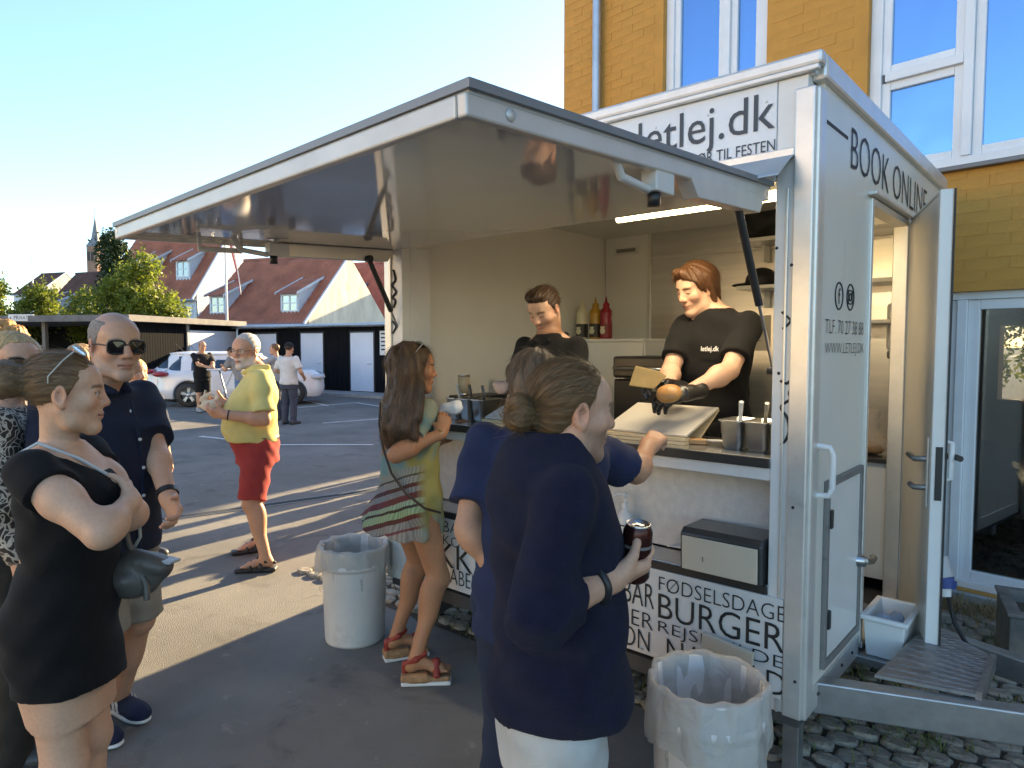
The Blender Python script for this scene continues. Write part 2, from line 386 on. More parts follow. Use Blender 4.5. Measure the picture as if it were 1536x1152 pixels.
def pxy(p):
    d = np.array(p)-_C; z = d@_fw; return 768+F*(d@_rt)/z, 576-F*(d@_up)/z, z
def vis_cob(s):
    X, Y, z = pxy((s[0], s[1], 0))
    if z < .5: return 1e9
    return z if ((1160 < X < 1560 and 860 < Y < 1180) or (625 < X < 760 and 850 < Y < 980)) else 1e6+z
spots.sort(key=vis_cob)
for i, s in enumerate(spots[:300]):
    o = bpy.data.objects.new('cobble', cmesh[i % 5]); COL.objects.link(o); o.location = (s[0], s[1], .006+random.uniform(-.008, .006)); o.rotation_euler = (random.uniform(-.05, .05), random.uniform(-.05, .05), random.uniform(-.12, .12)+(math.pi if i % 2 else 0)); o.parent = cs
V = []; Q = []
for i, s in enumerate(spots[300:]):
    me = cmesh[i % 5]; n = len(V); V += [(v.co.x+s[0], v.co.y+s[1], v.co.z+.006) for v in me.vertices]; Q += [tuple(k+n for k in p.vertices) for p in me.polygons]
me = bpy.data.meshes.new('far_cobbles'); me.from_pydata(V, [], Q); me.materials.append(M_cob)
o = bpy.data.objects.new('far_cobbles', me); COL.objects.link(o); o.parent = cs; o['kind'] = 'stuff'
# dry weeds between the cobbles
def blades(name, centres, m, h=(.03, .09), per=14, sp=.07, w=.004):
    V = []; Q = []
    for c in centres:
        for _ in range(per):
            x, y = c[0]+random.gauss(0, sp), c[1]+random.gauss(0, sp); a = random.uniform(0, 6.28); L = random.uniform(*h); bx, by = random.gauss(0, .6)*L, random.gauss(0, .6)*L
            dx, dy = math.cos(a)*w, math.sin(a)*w; n = len(V); z0 = c[2] if len(c) > 2 else .0
            V += [(x-dx, y-dy, z0), (x+dx, y+dy, z0), (x+bx*.5+dx*.6, y+by*.5+dy*.6, z0+L*.6), (x+bx*.5-dx*.6, y+by*.5-dy*.6, z0+L*.6), (x+bx, y+by, z0+L)]
            Q += [(n, n+1, n+2, n+3), (n+3, n+2, n+4)]
    me = bpy.data.meshes.new(name); me.from_pydata(V, [], Q); me.materials.append(m); o = bpy.data.objects.new(name, me); COL.objects.link(o); return o
M_dry = mat('dry_grass', (.34, .24, .12), .9, var=(6, .4)); M_weed = mat('weed', (.10, .13, .04), .85, var=(6, .4))
tag(blades('dry_grass', [(random.uniform(-1.2, 2.), 0, .01) for _ in range(0)] + [(x, 5.06-.097*(x+.7)-abs(random.gauss(0, .2)), .01) for x in np.linspace(-1.2, 2.4, 170)], M_dry, (.03, .10), 26, .06), 'dry straw coloured grass along the foot of the yellow wall', 'grass', kind='stuff')
tag(blades('weeds', [(random.uniform(-4.2, 2.2), random.uniform(2.68, 4.6), .01) for _ in range(700)], M_weed, (.015, .06), 12, .06), 'low green weeds growing between the cobbles', 'weeds', kind='stuff')
# ------------------------------------------------------------------ yellow brick house
WA = G(1430, 895); WRZ = math.atan2(-.097, .995)
yb = empty('brick_building', WA, WRZ, label='yellow painted brick building with white framed windows behind the trailer', cat='building')
M_yel = mat('yellow_painted_brick', (.58, .26, .05), .75, var=(2.2, .16), bump=(45, .3), dirt=((.46, .20, .035), 3, .56))
M_fr = mat('white_window_frame', (.74, .75, .76), .35, var=(4, .05))
M_dark = mat('dark_room', (.05, .05, .05), .9)
def glass_mat(name, tint, refl, dark):
    m = bpy.data.materials.new(name); m.use_nodes = True; nt = m.node_tree; N = nt.nodes; L = nt.links; N.clear()
    o = N.new('ShaderNodeOutputMaterial'); mx = N.new('ShaderNodeMixShader'); tr = N.new('ShaderNodeBsdfTransparent'); gl = N.new('ShaderNodeBsdfGlossy')
    tr.inputs[0].default_value = (*dark, 1); gl.inputs[0].default_value = (*tint, 1); gl.inputs['Roughness'].default_value = .0
    fr = N.new('ShaderNodeFresnel'); fr.inputs[0].default_value = 1.5; ad = N.new('ShaderNodeMath'); ad.operation = 'ADD'; ad.use_clamp = True; ad.inputs[1].default_value = refl
    nz = N.new('ShaderNodeTexNoise'); nz.inputs['Scale'].default_value = 1.3; nz.inputs['Detail'].default_value = 1; bp = N.new('ShaderNodeBump'); bp.inputs['Strength'].default_value = .02; bp.inputs['Distance'].default_value = .3
    L.new(nz.outputs[0], bp.inputs['Height']); L.new(bp.outputs[0], gl.inputs['Normal'])
    L.new(fr.outputs[0], ad.inputs[0]); L.new(ad.outputs[0], mx.inputs[0]); L.new(tr.outputs[0], mx.inputs[1]); L.new(gl.outputs[0], mx.inputs[2]); L.new(mx.outputs[0], o.inputs[0])
    return m
M_gl = glass_mat('coated_window_glass', (.36, .64, 1.), .5, (.25, .3, .35))
M_gl2 = glass_mat('clear_door_glass', (.95, .97, 1.), .10, (.5, .52, .52))
S0, S1, ZT, DEP, TH = -3.486, 7.0, 9.5, 9.0, .35
OPEN = [(-2.32, -1.37, 2.80, 5.3), (-.63, 1.75, 2.80, 5.3), (-1.0, 2.6, .06, 2.0), (2.6, 3.6, 2.8, 5.3), (-2.32, -1.37, 6.2, 8.4), (-.63, 1.75, 6.2, 8.4)]
def wall_boxes(mb, s0, s1, z0, z1, ops, y0, y1):
    xs = sorted({s0, s1, *[v for o in ops for v in o[:2]]})
    for a, b in zip(xs[:-1], xs[1:]):
        cuts = sorted([(o[2], o[3]) for o in ops if o[0] <= a+1e-6 and o[1] >= b-1e-6]); z = z0
        for c0, c1 in cuts:
            if c0 > z: mb.box((a, y0, z), (b, y1, c0))
            z = c1
        if z < z1: mb.box((a, y0, z), (b, y1, z1))
mb = MB(); wall_boxes(mb, S0, S1, -.05, ZT, OPEN, 0, TH)
mb.box((S0, TH, -.05), (S0+TH, DEP, ZT)); mb.box((S1-TH, TH, -.05), (S1, DEP, ZT)); wall_boxes(mb, S0+TH, S1-TH, -.05, ZT, [(-1.5, .75, .75, 2.0), (2., 4., .75, 2.0)], DEP-TH, DEP)
mb.build('wall', M_yel, yb, keep=False)
MB().box((S0-.15, -.15, ZT), (S1+.15, DEP+.15, ZT+.2)).build('roof', mat('roof_felt', (.06, .06, .065), .8), yb, keep=False)
mb = MB()
for z in (2.15, 5.6): mb.box((S0+TH, TH, z), (S1-TH, DEP-TH, z+.4))
mb.box((S0+TH, TH, -.05), (S1-TH, DEP-TH, .04)); mb.box((S0+TH, 4.5, 2.55), (S1-TH, 4.6, ZT-.3)); mb.build('room_inside', M_dark, yb, keep=False)
# single bricks
bme = []
for i in range(4):
    r = random.Random(i); mb = MB().box((-.1178, -.003, -.0349), (.1178, .01, .0349)); me = bpy.data.meshes.new('brick'); me.from_pydata([(a+r.uniform(-.002, .002), b+r.uniform(-.0015, .0015), c+r.uniform(-.002, .002)) for a, b, c in mb.v], [], mb.f); me.materials.append(M_yel); bme.append(me)
def house_px(s, z): return pxy((WA[0]+s*math.cos(WRZ), WA[1]+s*math.sin(WRZ), z))
cand = []
for rI in range(26, 78):
    z = .035+rI*.0735; s = S0+.12+(.12 if rI % 2 else 0)
    while s < 2.6:
        if not any(o[0]-.10 < s < o[1]+.10 and o[2]-.03 < z < o[3]+.03 for o in OPEN) and abs(s+3.01) > .0:
            X, Y, d = house_px(s, z); top = 85+(1228-X)*.271 if X < 1228 else 78+1.016*(X-1228)
            vis = -40 < Y < 1152 and X < 1560 and (Y < top or X > 1412); cand.append((0 if vis else 1, d, s, z))
        s += .24
cand.sort()
for i, (v, d, s, z) in enumerate(cand[:300]):
    o = bpy.data.objects.new('brick', bme[i % 4]); COL.objects.link(o); o.location = (s, -.001+random.uniform(0, .002), z); o.rotation_euler = (random.uniform(-.012, .012), 0, random.uniform(-.008, .008)); o.parent = yb
mb = MB()
for v, d, s, z in cand[300:]:
    mb.box((s-.1178, -.0035, z-.0349), (s+.1178, .01, z+.0349))
o = mb.build('brick_courses', M_yel, yb, keep=False); o['kind'] = 'stuff'
# windows: frame, mullion, transom, panes, sill
def window(op, vs_, hs_, gm, fw=.075, rec=.10, sub=.055):
    a, b, z0, z1 = op; w = MB()
    w.box((a, rec-.05, z0), (a+fw, rec+.05, z1)); w.box((b-fw, rec-.05, z0), (b, rec+.05, z1)); w.box((a+fw, rec-.05, z1-fw), (b-fw, rec+.05, z1)); w.box((a+fw, rec-.05, z0), (b-fw, rec+.05, z0+fw))
    wf = w.build('window', M_fr, yb, .004, keep=False)
    xs = [a+fw-.001]+list(vs_)+[b-fw+.001]
    for x in vs_: MB().box((x-.028, rec-.058, z0+fw+.001), (x+.028, rec+.042, z1-fw-.001)).build('mullion', M_fr, wf, .004, keep=False)
    for i in range(len(xs)-1):
        hz = [h for h in hs_ if h[0] == i]; zz = [z0+fw]+[h[1] for h in hz]+[z1-fw]
        for h in hz: MB().box((xs[i]+.028, rec-.062, h[1]-.03), (xs[i+1]-.028, rec+.038, h[1]+.03)).build('transom', M_fr, wf, .004, keep=False)
        for j in range(len(zz)-1):
            l, r = xs[i]+(.028 if i else 0), xs[i+1]-(.028 if i < len(xs)-2 else 0); lo = zz[j]+(.03 if j else 0); hi = zz[j+1]-(.03 if j < len(zz)-2 else 0)
            s = MB(); t = sub
            s.box((l, rec-.03, lo), (l+t, rec+.025, hi)); s.box((r-t, rec-.03, lo), (r, rec+.025, hi)); s.box((l+t, rec-.03, lo), (r-t, rec+.025, lo+t)); s.box((l+t, rec-.03, hi-t), (r-t, rec+.025, hi))
            s.build('sash', M_fr, wf, .005, keep=False)
            MB().box((l+t-.002, rec-.006, lo+t-.002), (r-t+.002, rec+.006, hi-t+.002)).build('pane', gm, wf, keep=False)
    return wf
window(OPEN[0], [-1.74], [], M_gl); window(OPEN[1], [-.035, .9], [(0, 3.50), (2, 3.5)], M_gl); window(OPEN[3], [], [(0, 3.5)], M_gl)
window(OPEN[4], [-1.74], [], M_gl); window(OPEN[5], [-.035, .9], [], M_gl)
window(OPEN[2], [-.02, 1.2], [(0, .80)], M_gl2, fw=.05, sub=.065)
M_sill = mat('grey_sill', (.16, .165, .17), .5, .4)
for a, b, z0, z1 in OPEN:
    if z0 > 1: MB().box((a-.02, -.06, z0-.03), (b+.02, .09, z0-.001)).build('sill', M_sill, yb, .004, keep=False)
MB().box((-1.05, -.05, -.02), (2.65, .06, .05)).build('sill', mat('concrete', (.33, .33, .32), .85, var=(8, .2), bump=(40, .3)), yb, .004, keep=False)
MB().tube([(-3.01, -.07, -.02), (-3.01, -.07, ZT)], .04, 12).build('drainpipe', mat('zinc', (.42, .46, .50), .38, .7, var=(6, .12)), yb, keep=False)
# table standing inside the upper room, seen through the pane
tb = MB(); tb.lathe([(0, .0), (.42, 0), (.42, .03), (0, .03)], (.62, 1.1, 3.27), 28)
tb.tube([(.62, 1.1, 2.55), (.62, 1.1, 3.27)], .025, 8); tb.lathe([(0, 0), (.22, 0), (.22, .02), (0, .02)], (.62, 1.1, 2.552), 20)
t_e = tb.build('round_table', mat('dark_table', (.05, .06, .07), .4), None); t_e.location = tuple(WA); t_e.rotation_euler = (0, 0, WRZ); tag(t_e, 'round table standing inside the upper window of the yellow building', 'table')
# ------------------------------------------------------------------ second block behind: throws the shade across the yard
def wu(w, u, z=0): return (w*.990-u*.141, w*.141+u*.990, z)
hb = empty('rear_building', wu(-9.4, 23), math.radians(8.1), label='tall rendered rear building standing behind the yellow brick house', cat='building')
M_rend = mat('rendered_wall', (.55, .5, .42), .85, var=(1.5, .15))
MB().box((-3.1, -3, 0), (3.1, 3, 7.0)).build('wall', M_rend, hb, keep=False)
MB().box((-3.25, -3.15, 7.0), (3.25, 3.15, 7.15)).build('roof', mat('roof_felt', 0), hb, keep=False)
for x in (-1.9, 0, 1.9):
    for z in (1, 4):
        f = MB().box((x-.5, -3.03, z), (x+.5, -3.002, z+1.4)).build('window', M_fr, hb, keep=False)
        MB().box((x-.43, -3.04, z+.07), (x+.43, -3.032, z+1.33)).build('pane', M_gl, f, keep=False)
# ------------------------------------------------------------------ unseen house added behind the viewer to bounce warm sunlight onto the trailer
ob = empty('fill_house', wu(-13.5, -14), math.radians(8.1), label='long cream rendered house, unseen, added behind the viewer as a sunlit reflector', cat='house')
M_cream = mat('cream_render', (.66, .56, .42), .85, var=(1.2, .12), bump=(30, .2))
MB().box((-10, -3, 0), (10, 3, 6.0)).build('wall', M_cream, ob, keep=False)
MB().prism([(-10.3, -3.3, 5.95), (-10.3, 3.3, 5.95), (-10.3, 0, 7.5)], (20.6, 0, 0)).build('roof', mat('fill_house_roof', (.28, .09, .06), .85), ob, keep=False)
for x in np.linspace(-8.6, 8.6, 8):
    for z in (1., 3.9):
        f = MB().box((x-.55, 3.002, z), (x+.55, 3.05, z+1.5)).build('window', M_fr, ob, keep=False); MB().box((x-.48, 3.051, z+.07), (x-.03, 3.06, z+1.43)).box((x+.03, 3.051, z+.07), (x+.48, 3.06, z+1.43)).build('pane', M_gl2, f, keep=False)
# ------------------------------------------------------------------ black sheds
M_blk = mat('black_boards', (.010, .0105, .012), .95, var=(3, .3), stretch=(6, 6, .4), spec=.08)
M_felt = mat('shed_roof_felt', (.15, .14, .135), .8, var=(4, .25)); M_wd = mat('white_shed_door', (.66, .70, .76), .5, var=(1.2, .05))
K = ground_at(192, 21.0); Jc = v3(-25.6, 13.05, 0)
def frame(p, q):
    d = nrm(q-p); return math.atan2(d[1], d[0]), np.linalg.norm(q-p)
rzB, LB = frame(v3(-25.6, 13.05, 0), v3(-12.0, 15.05, 0))
def face_s(px, P, rz):                       # distance along a shed face where pixel column px meets it
    r = ray(px, 560); d = v3(math.cos(rz), math.sin(rz), 0); A = np.array([[r[0], -d[0]], [r[1], -d[1]]]); return np.linalg.solve(A, P[:2])[1]
def boards(mb, x0, x1, z0, z1, y, w=.12):
    x = x0
    while x < x1-.01:
        b = min(x+w-.012, x1); mb.box((x, y-.012, z0), (b, y+.004, z1)); x += w
sb = empty('storage_shed', Jc, rzB, label='black boarded storage shed with three white doors', cat='shed')
MB().box((0, 0, 0), (LB, 3.2, 2.3)).build('wall', M_blk, sb, keep=False)
mb = MB(); boards(mb, 0, LB, .1, 2.28, -.004); mb.build('board_cladding', M_blk, sb, keep=False)['kind'] = 'stuff'
MB().box((-.3, -.35, 2.3), (LB+.3, 3.4, 2.42)).build('roof', mat('zinc', 0), sb, keep=False)
MB().tube([(-.2, -.40, 2.36), (LB+.2, -.40, 2.36)], .055, 8).build('gutter', mat('zinc', 0), sb, keep=False)
MB().box((0, -1.1, 0), (LB, -.02, .1)).build('plinth', mat('concrete', 0), sb, .01, keep=False)
M_chr = mat('door_metal', (.5, .5, .5), .3, 1.)
for a, b in ((386, 417), (454, 486.5), (528, 562)):
    s0, s1 = face_s(a, Jc, rzB), face_s(b, Jc, rzB)
    d = MB().box((s0, -.06, .12), (s1, -.02, 2.1)).build('door', M_wd, sb, .006, keep=False)
    mb = MB()
    for q, h in (((s0-.06, 0), (s0, 2.16)), ((s1, 0), (s1+.06, 2.16))): mb.box((q[0], -.05, .11), (h[0], -.018, 2.16))
    mb.box((s0, -.05, 2.1), (s1, -.018, 2.16)); mb.build('door_frame', mat('dark_frame', (.03, .03, .032), .6), d, keep=False)
    MB().tube([(s1-.1, -.06, 1.05), (s1-.1, -.11, 1.05), (s1-.22, -.11, 1.05)], .012, 6).build('door_handle', M_chr, d, keep=False)
s0 = face_s(571, Jc, rzB); sg = MB().box((s0, -.03, 1.35), (s0+.42, -.015, 2.15)).build('shed_notice', mat('sign_white', (.7, .7, .68), .5), None, .004)
sg.location = tuple(Jc); sg.rotation_euler = (0, 0, rzB); tag(sg, 'small white notice on the black shed wall beside the trailer post', 'sign')
for i in range(5): MB().box((s0+.06, -.032, 2.03-i*.13), (s0+.36-(i % 2)*.08, -.0305, 2.08-i*.13)).build('print_line', mat('black_paint', (.02, .02, .02), .6), sg, keep=False)
rzA, LA = frame(K, Jc)                        # side face runs from K towards Jc
cp = empty('carport', K, rzA, label='black flat roofed carport with open dark bay and white end panel', cat='carport')
MB().box((.5, .02, 0), (LA-.1, .14, 2.40)).build('wall', M_blk, cp, keep=False)
mb = MB(); boards(mb, .5, LA-.1, .05, 2.38, .018); mb.build('board_cladding', M_blk, cp, keep=False)['kind'] = 'stuff'
sA0, sA1 = face_s(285, K, rzA), min(face_s(355, K, rzA), LA-.15)
MB().box((sA0, -.03, .12), (sA1, .01, 2.2)).build('white_panel', M_wd, cp, .005, keep=False)
MB().box((sA0-.14, -.05, 0), (sA0-.04, .005, 2.40)).build('post', mat('grey_post', (.3, .3, .3), .6), cp, keep=False)
MB().box((-.35, -.38, 2.40), (LA, 9.2, 2.60)).build('roof', M_felt, cp, .01, keep=False)
for y_ in (.08, 3.0, 6.0, 9.0):
    MB().box((-.05, y_-.06, 0), (.07, y_+.06, 2.40)).build('post', mat('timber_post', (.16, .14, .12), .8), cp, keep=False)
MB().box((4.6, .15, 0), (4.75, 9.1, 2.40)).build('back_wall', M_blk, cp, keep=False)
MB().box((-.02, 3.07, 1.62), (.02, 5.93, 1.68)).build('rail', mat('timber_post', 0), cp, keep=False)
# PRIVAT sign on the fascia
sF = face_s(32, K, rzA+math.pi/2); pF = K+v3(-math.sin(rzA), math.cos(rzA), 0)*sF; c = PD(32, 476.5, float(pF @ v3(-math.sin(HEAD), math.cos(HEAD), 0))*.975); wS, hS = .80, .21
ps = MB().box((-wS/2, -.02, -hS/2), (wS/2, .0, hS/2)).build('privat_sign', mat('sign_white', 0), None, .004); ps.location = tuple(c); ps.rotation_euler = (0, 0, HEAD); tag(ps, 'white sign reading PRIVAT on the carport roof edge', 'sign')
bpy.context.view_layer.update()
tx = text('lettering', 'PRIVAT', (-.22, -.0215, -.058), (1, 0, 0), (0, 0, 1), .45, .12, mat('black_paint', 0), None); tx.parent = ps
for sx in (-.32, .31):
    MB().prism([(sx-.02, -.0225, -.05), (sx+.02, -.0225, -.05), (sx, -.0225, .05)], (0, .002, 0)).build('arrow_mark', mat('black_paint', 0), ps, keep=False)
# ------------------------------------------------------------------ old town houses
M_tile = mat('red_roof_tile', (.42, .14, .09), .8, var=(1.1, .3), dirt=((.10, .05, .04), 2.2, .55)); M_tiled = mat('dark_roof_tile', (.12, .055, .045), .8, var=(1.1, .3))
M_lw = mat('white_limewash', (.62, .64, .66), .85, var=(.8, .12)); M_gab = mat('weathered_gable', (.58, .54, .44), .9, var=(1.3, .22), bump=(3, .3), dirt=((.34, .3, .24), 1.2, .55), stretch=(1, 1, .35))
M_wglass = glass_mat('small_pane_glass', (.9, .95, 1.), .25, (.25, .28, .3)); M_lead = mat('pale_lead', (.55, .58, .62), .6)
def tile_sheet(mb, p00, p10, p01, p11, nw, rows=10, amp=.035):
    """corrugated tile roof between eave (p00-p10) and ridge (p01-p11)"""
    p00, p10, p01, p11 = map(np.array, (p00, p10, p01, p11)); nx = nw*5; V = []; nn = nrm(np.cross(p10-p00, p01-p00))
    for j in range(rows*2):
        t = (j//2 + (j % 2))/rows; lift = .03 if j % 2 == 0 else .0
        for i in range(nx+1):
            u = i/nx; p = (p00*(1-u)+p10*u)*(1-t)+(p01*(1-u)+p11*u)*t; V.append(p+nn*(amp*math.sin(2*math.pi*u*nw)+amp+lift))
    mb.add(V, [(j*(nx+1)+i, j*(nx+1)+i+1, (j+1)*(nx+1)+i+1, (j+1)*(nx+1)+i) for j in range(rows*2-1) for i in range(nx)], True)
def house_window(par, x0, x1, z0, z1, y, cols=2, rws=2):
    w = MB(); t = .07
    w.box((x0, y-.05, z0), (x0+t, y+.03, z1)); w.box((x1-t, y-.05, z0), (x1, y+.03, z1)); w.box((x0+t, y-.05, z0), (x1-t, y+.03, z0+t)); w.box((x0+t, y-.05, z1-t), (x1-t, y+.03, z1))
    for c in range(1, cols): xx = x0+(x1-x0)*c/cols; w.box((xx-.035, y-.045, z0+t), (xx+.035, y+.025, z1-t))
    f = w.build('window', M_fr, par, keep=False)
    for c in range(cols):
        for r in range(rws):
            a, b = x0+t/2+(x1-x0-t)*c/cols, x0+t/2+(x1-x0-t)*(c+1)/cols; lo, hi = z0+t/2+(z1-z0-t)*r/rws, z0+t/2+(z1-z0-t)*(r+1)/rws
            MB().box((a+.035, y-.012, lo+.025), (b-.035, y-.004, hi-.025)).build('pane', M_wglass, f, keep=False)
    for r in range(1, rws): zz = z0+(z1-z0)*r/rws; MB().box((x0+t, y-.04, zz-.025), (x1-t, y+.01, zz+.025)).build('glazing_bar', M_fr, f, keep=False)
    return f
def old_house(px, d, L, W, ze, zr, dormers, label, tile=None, gable=None, rz=math.radians(20.1), chimney=None, wins=()):
    h = empty('old_house', ground_at(px, d), rz, label=label, cat='house', group='red roofed old town houses')
    tile = tile or M_tile; ov = .35
    mb = MB(); mb.box((-L, 0, 0), (0, W, ze)); mb.build('wall', M_lw, h, keep=False)
    MB().prism([(.0, 0, 0), (.0, W, 0), (.0, W, ze), (.0, W/2, zr-.12), (.0, 0, ze)], (.06, 0, 0)).build('gable', gable or M_lw, h, keep=False)
    MB().prism([(-L-.06, 0, 0), (-L-.06, W, 0), (-L-.06, W, ze), (-L-.06, W/2, zr-.12), (-L-.06, 0, ze)], (.06, 0, 0)).build('gable', M_lw, h, keep=False)
    sl = (zr-ze)/(W/2); mb = MB(); nw = int(L/.26)
    tile_sheet(mb, (-L, -ov, ze-ov*sl), (-.02, -ov, ze-ov*sl), (-L, W/2, zr), (-.02, W/2, zr), nw, 12); tile_sheet(mb, (-.02, W+ov, ze-ov*sl), (-L, W+ov, ze-ov*sl), (-.02, W/2, zr), (-L, W/2, zr), nw, 3)
    roof = mb.build('roof', tile, h, keep=False)
    MB().tube([(-L, W/2, zr+.06), (0, W/2, zr+.06)], .11, 8).build('ridge', tile, roof, keep=False)
    MB().tube([(-L, -ov-.06, ze-ov*sl), (.05, -ov-.06, ze-ov*sl), (.1, -.02, ze-.5), (.1, -.02, .1)], .06, 6).build('gutter', mat('zinc', 0), h, keep=False)
    MB().prism([(.07, -ov, ze-ov*sl-.05), (.07, W/2, zr-.05), (.07, W/2, zr+.12), (.07, -ov, ze-ov*sl+.12)], (-.12, 0, 0)).build('verge_board', M_lw, h, keep=False)
    for (x0, x1, zs, zt, yf, rise) in dormers:
        dm = MB(); ye = (zt+.1-rise*yf*0-ze)/max(sl-rise, .05)
        ye = min((zt+.12-rise*yf-ze)/(sl-rise), W/2)
        zend = ze+sl*ye
        yb_ = max(0, (zs-.25-ze)/sl)
        for xx in (x0, x1-.08):
            dm.prism([(xx, yf, zs-.25), (xx, ye, zend), (xx, yf, zt+.05)], (.08, 0, 0))
        dm.box((x0+.08, yf, zs-.25), (x1-.08, yf+.06, zs)); dm.box((x0+.08, yf, zt), (x1-.08, yf+.06, zt+.1))
        dp = dm.build('dormer', M_lead, h, keep=False)
        rm = MB(); tile_sheet(rm, (x0-.12, yf-.3, zt+.1-.3*rise), (x1+.12, yf-.3, zt+.1-.3*rise), (x0-.12, ye, zend+.05), (x1+.12, ye, zend+.05), 6, 6, .03); rm.build('dormer_roof', tile, dp, keep=False)
        house_window(dp, x0+.08, x1-.08, zs, zt, yf+.02)
        for xx in (x0-.14, x1+.10): MB().prism([(xx, yf-.3, zt+.1-.3*rise), (xx, ye, zend+.05), (xx, ye, zend+.17), (xx, yf-.3, zt+.24-.3*rise)], (.06, 0, 0)).build('flashing', M_lw, dp, keep=False)
    for (x0, x1, z0, z1) in wins: house_window(h, x0, x1, z0, z1, -.02)
    if chimney:
        MB().box((chimney-.35, W/2-.35, zr-.6), (chimney+.35, W/2+.35, zr+1.1)).build('chimney', mat('brick_red', (.34, .13, .08), .85, var=(6, .3)), h, keep=False)
    return h
old_house(463, 37, 7.9, 8, 3.14, 7.0, [(-2.1, -.85, 3.55, 4.5, .35, .42), (-7.2, -6.0, 3.55, 4.5, .35, .42)], 'white old house with red tiled roof, two dormers and weathered cream gable', gable=M_gab)
old_house(297, 43, 8.5, 6.0, 5.0, 9.15, [(-2.3, -1.1, 6.1, 7.1, .62, .5), (-5.6, -4.4, 6.1, 7.1, .62, .5)], 'taller pale blue white house with steep red roof behind the bright green tree', wins=((-.9, -.3, 3.6, 4.2), (-4.6, -3.6, 2.6, 4.0)))
h3 = old_house(700, 47, 16, 10, 2.9, 8.3, [], 'long red roofed house with a roof skylight, partly hidden by the trailer', chimney=-6.6)
sl3 = (8.3-2.9)/5; sk = MB(); sk.prism([(-10.9, 2.0, 2.9+2.0*sl3+.13), (-9.9, 2.0, 2.9+2.0*sl3+.13), (-9.9, 3.2, 2.9+3.2*sl3+.13), (-10.9, 3.2, 2.9+3.2*sl3+.13)], (0, -.05, .06)); sk.build('skylight', M_wglass, h3, keep=False)
old_house(178, 50, 9.5, 8, 3.4, 7.6, [(-4.2, -2.6, 3.9, 4.9, .3, .42), (-8.2, -6.8, 3.9, 4.9, .3, .42)], 'low white house with dark red roof behind the small green tree', tile=M_tiled)
old_house(62, 84, 4.5, 7, 8.2, 10.9, [], 'far plain house with dark roof beside the pale mast', tile=M_tiled, gable=M_gab)
old_house(136, 92, 9, 7, 8.6, 10.6, [(-3, -1.8, 8.9, 9.8, .5, .4), (-5.6, -4.4, 8.9, 9.8, .5, .4)], 'far house with grey dormers beside the church tower', tile=mat('slate', (.10, .11, .12), .6))
# church tower with spire
ct = empty('church_tower', ground_at(150, 200), math.radians(30), label='distant brick church tower with tall pointed spire', cat='church')
M_cb = mat('church_brick', (.30, .17, .12), .9, var=(.5, .2)); M_sp = mat('spire_slate', (.19, .2, .21), .6)
z_b = 1.65+200*(519-372)/1020; z_s = 1.65+200*(519-326)/1020
MB().box((-1.7, -1.7, 0), (1.7, 1.7, z_b)).build('tower', M_cb, ct, keep=False)
mb = MB(); prof = [(1.75, 0), (1.3, 1.2), (.0, z_s-z_b)]
mb.add([(-1.85, -1.85, z_b), (1.85, -1.85, z_b), (1.85, 1.85, z_b), (-1.85, 1.85, z_b)] + [(1.25*math.cos(math.pi/4*i+math.pi/8), 1.25*math.sin(math.pi/4*i+math.pi/8), z_b+2.2) for i in range(8)] + [(0, 0, z_s)],
       [(3, 2, 1, 0), (0, 1, 10, 9), (1, 2, 4, 11), (2, 3, 6, 5), (3, 0, 8, 7), (1, 11, 10), (2, 5, 4), (3, 7, 6), (0, 9, 8)] + [(4+i, 4+(i+1) % 8, 12) for i in range(8)])
mb.build('spire', M_sp, ct, keep=False)
for i in range(2):
    for s in (-1, 1): MB().box((-.5+s*.6-.3, -1.76, z_b-4.2), (-.5+s*.6+.5, -1.7, z_b-1.6)).build('louvre_opening', M_dark, ct, keep=False) if i == 0 else None
MB().tube([(0, 0, z_s-.3), (0, 0, z_s+2.2)], .06, 6).box((-.05, -.4, z_s+1.7), (.05, .4, z_s+1.8)).build('weather_vane', M_sp, ct, keep=False)
# flagpole with pennant, antenna mast
fp = empty('flagpole', ground_at(342, 30), label='white flagpole with a limp red and white pennant', cat='flagpole')
MB().tube([(0, 0, 0), (0, 0, 8.5)], [.07, .035], 8).lathe([(0, 0), (.07, .03), (.08, .08), (.05, .14), (0, .16)], (0, 0, 8.5), 8).build('pole', mat('white_pole', (.72, .72, .7), .4), fp, keep=False)
M_red = mat('flag_red', (.45, .03, .04), .8); M_wh = mat('flag_white', (.7, .68, .66), .8)
def pennant(off, m, z0=8.2, z1=3.9):
    V = []; Q = []
    for i in range(25):
        t = i/24; z = z0+(z1-z0)*t; xx = .08+.10*t**.5+.42*t*t+.05*math.sin(t*9); yy = .05*math.sin(t*12); w = .30*(1-t)+.03
        V += [(xx+off*w, yy, z), (xx+(off+.5)*w, yy+.03*math.sin(t*8), z)]
    Q = [(2*i, 2*i+1, 2*i+3, 2*i+2) for i in range(24)]
    mb = MB().add(V, Q, True); o = mb.build('pennant', m, fp, keep=False); md = o.modifiers.new('s', 'SOLIDIFY'); md.thickness = .006
rdl = empty('x', (0, 0, 0)); bpy.data.objects.remove(rdl)
fp.rotation_euler = (0, 0, HEAD); pennant(0, M_red); pennant(.5, M_wh)
am = empty('antenna_mast', ground_at(54, 70), label='thin pale mast above the far roofs', cat='mast'); MB().tube([(0, 0, 0), (0, 0, 11.2)], [.09, .05], 6).build('pole', mat('white_pole', 0), am, keep=False)
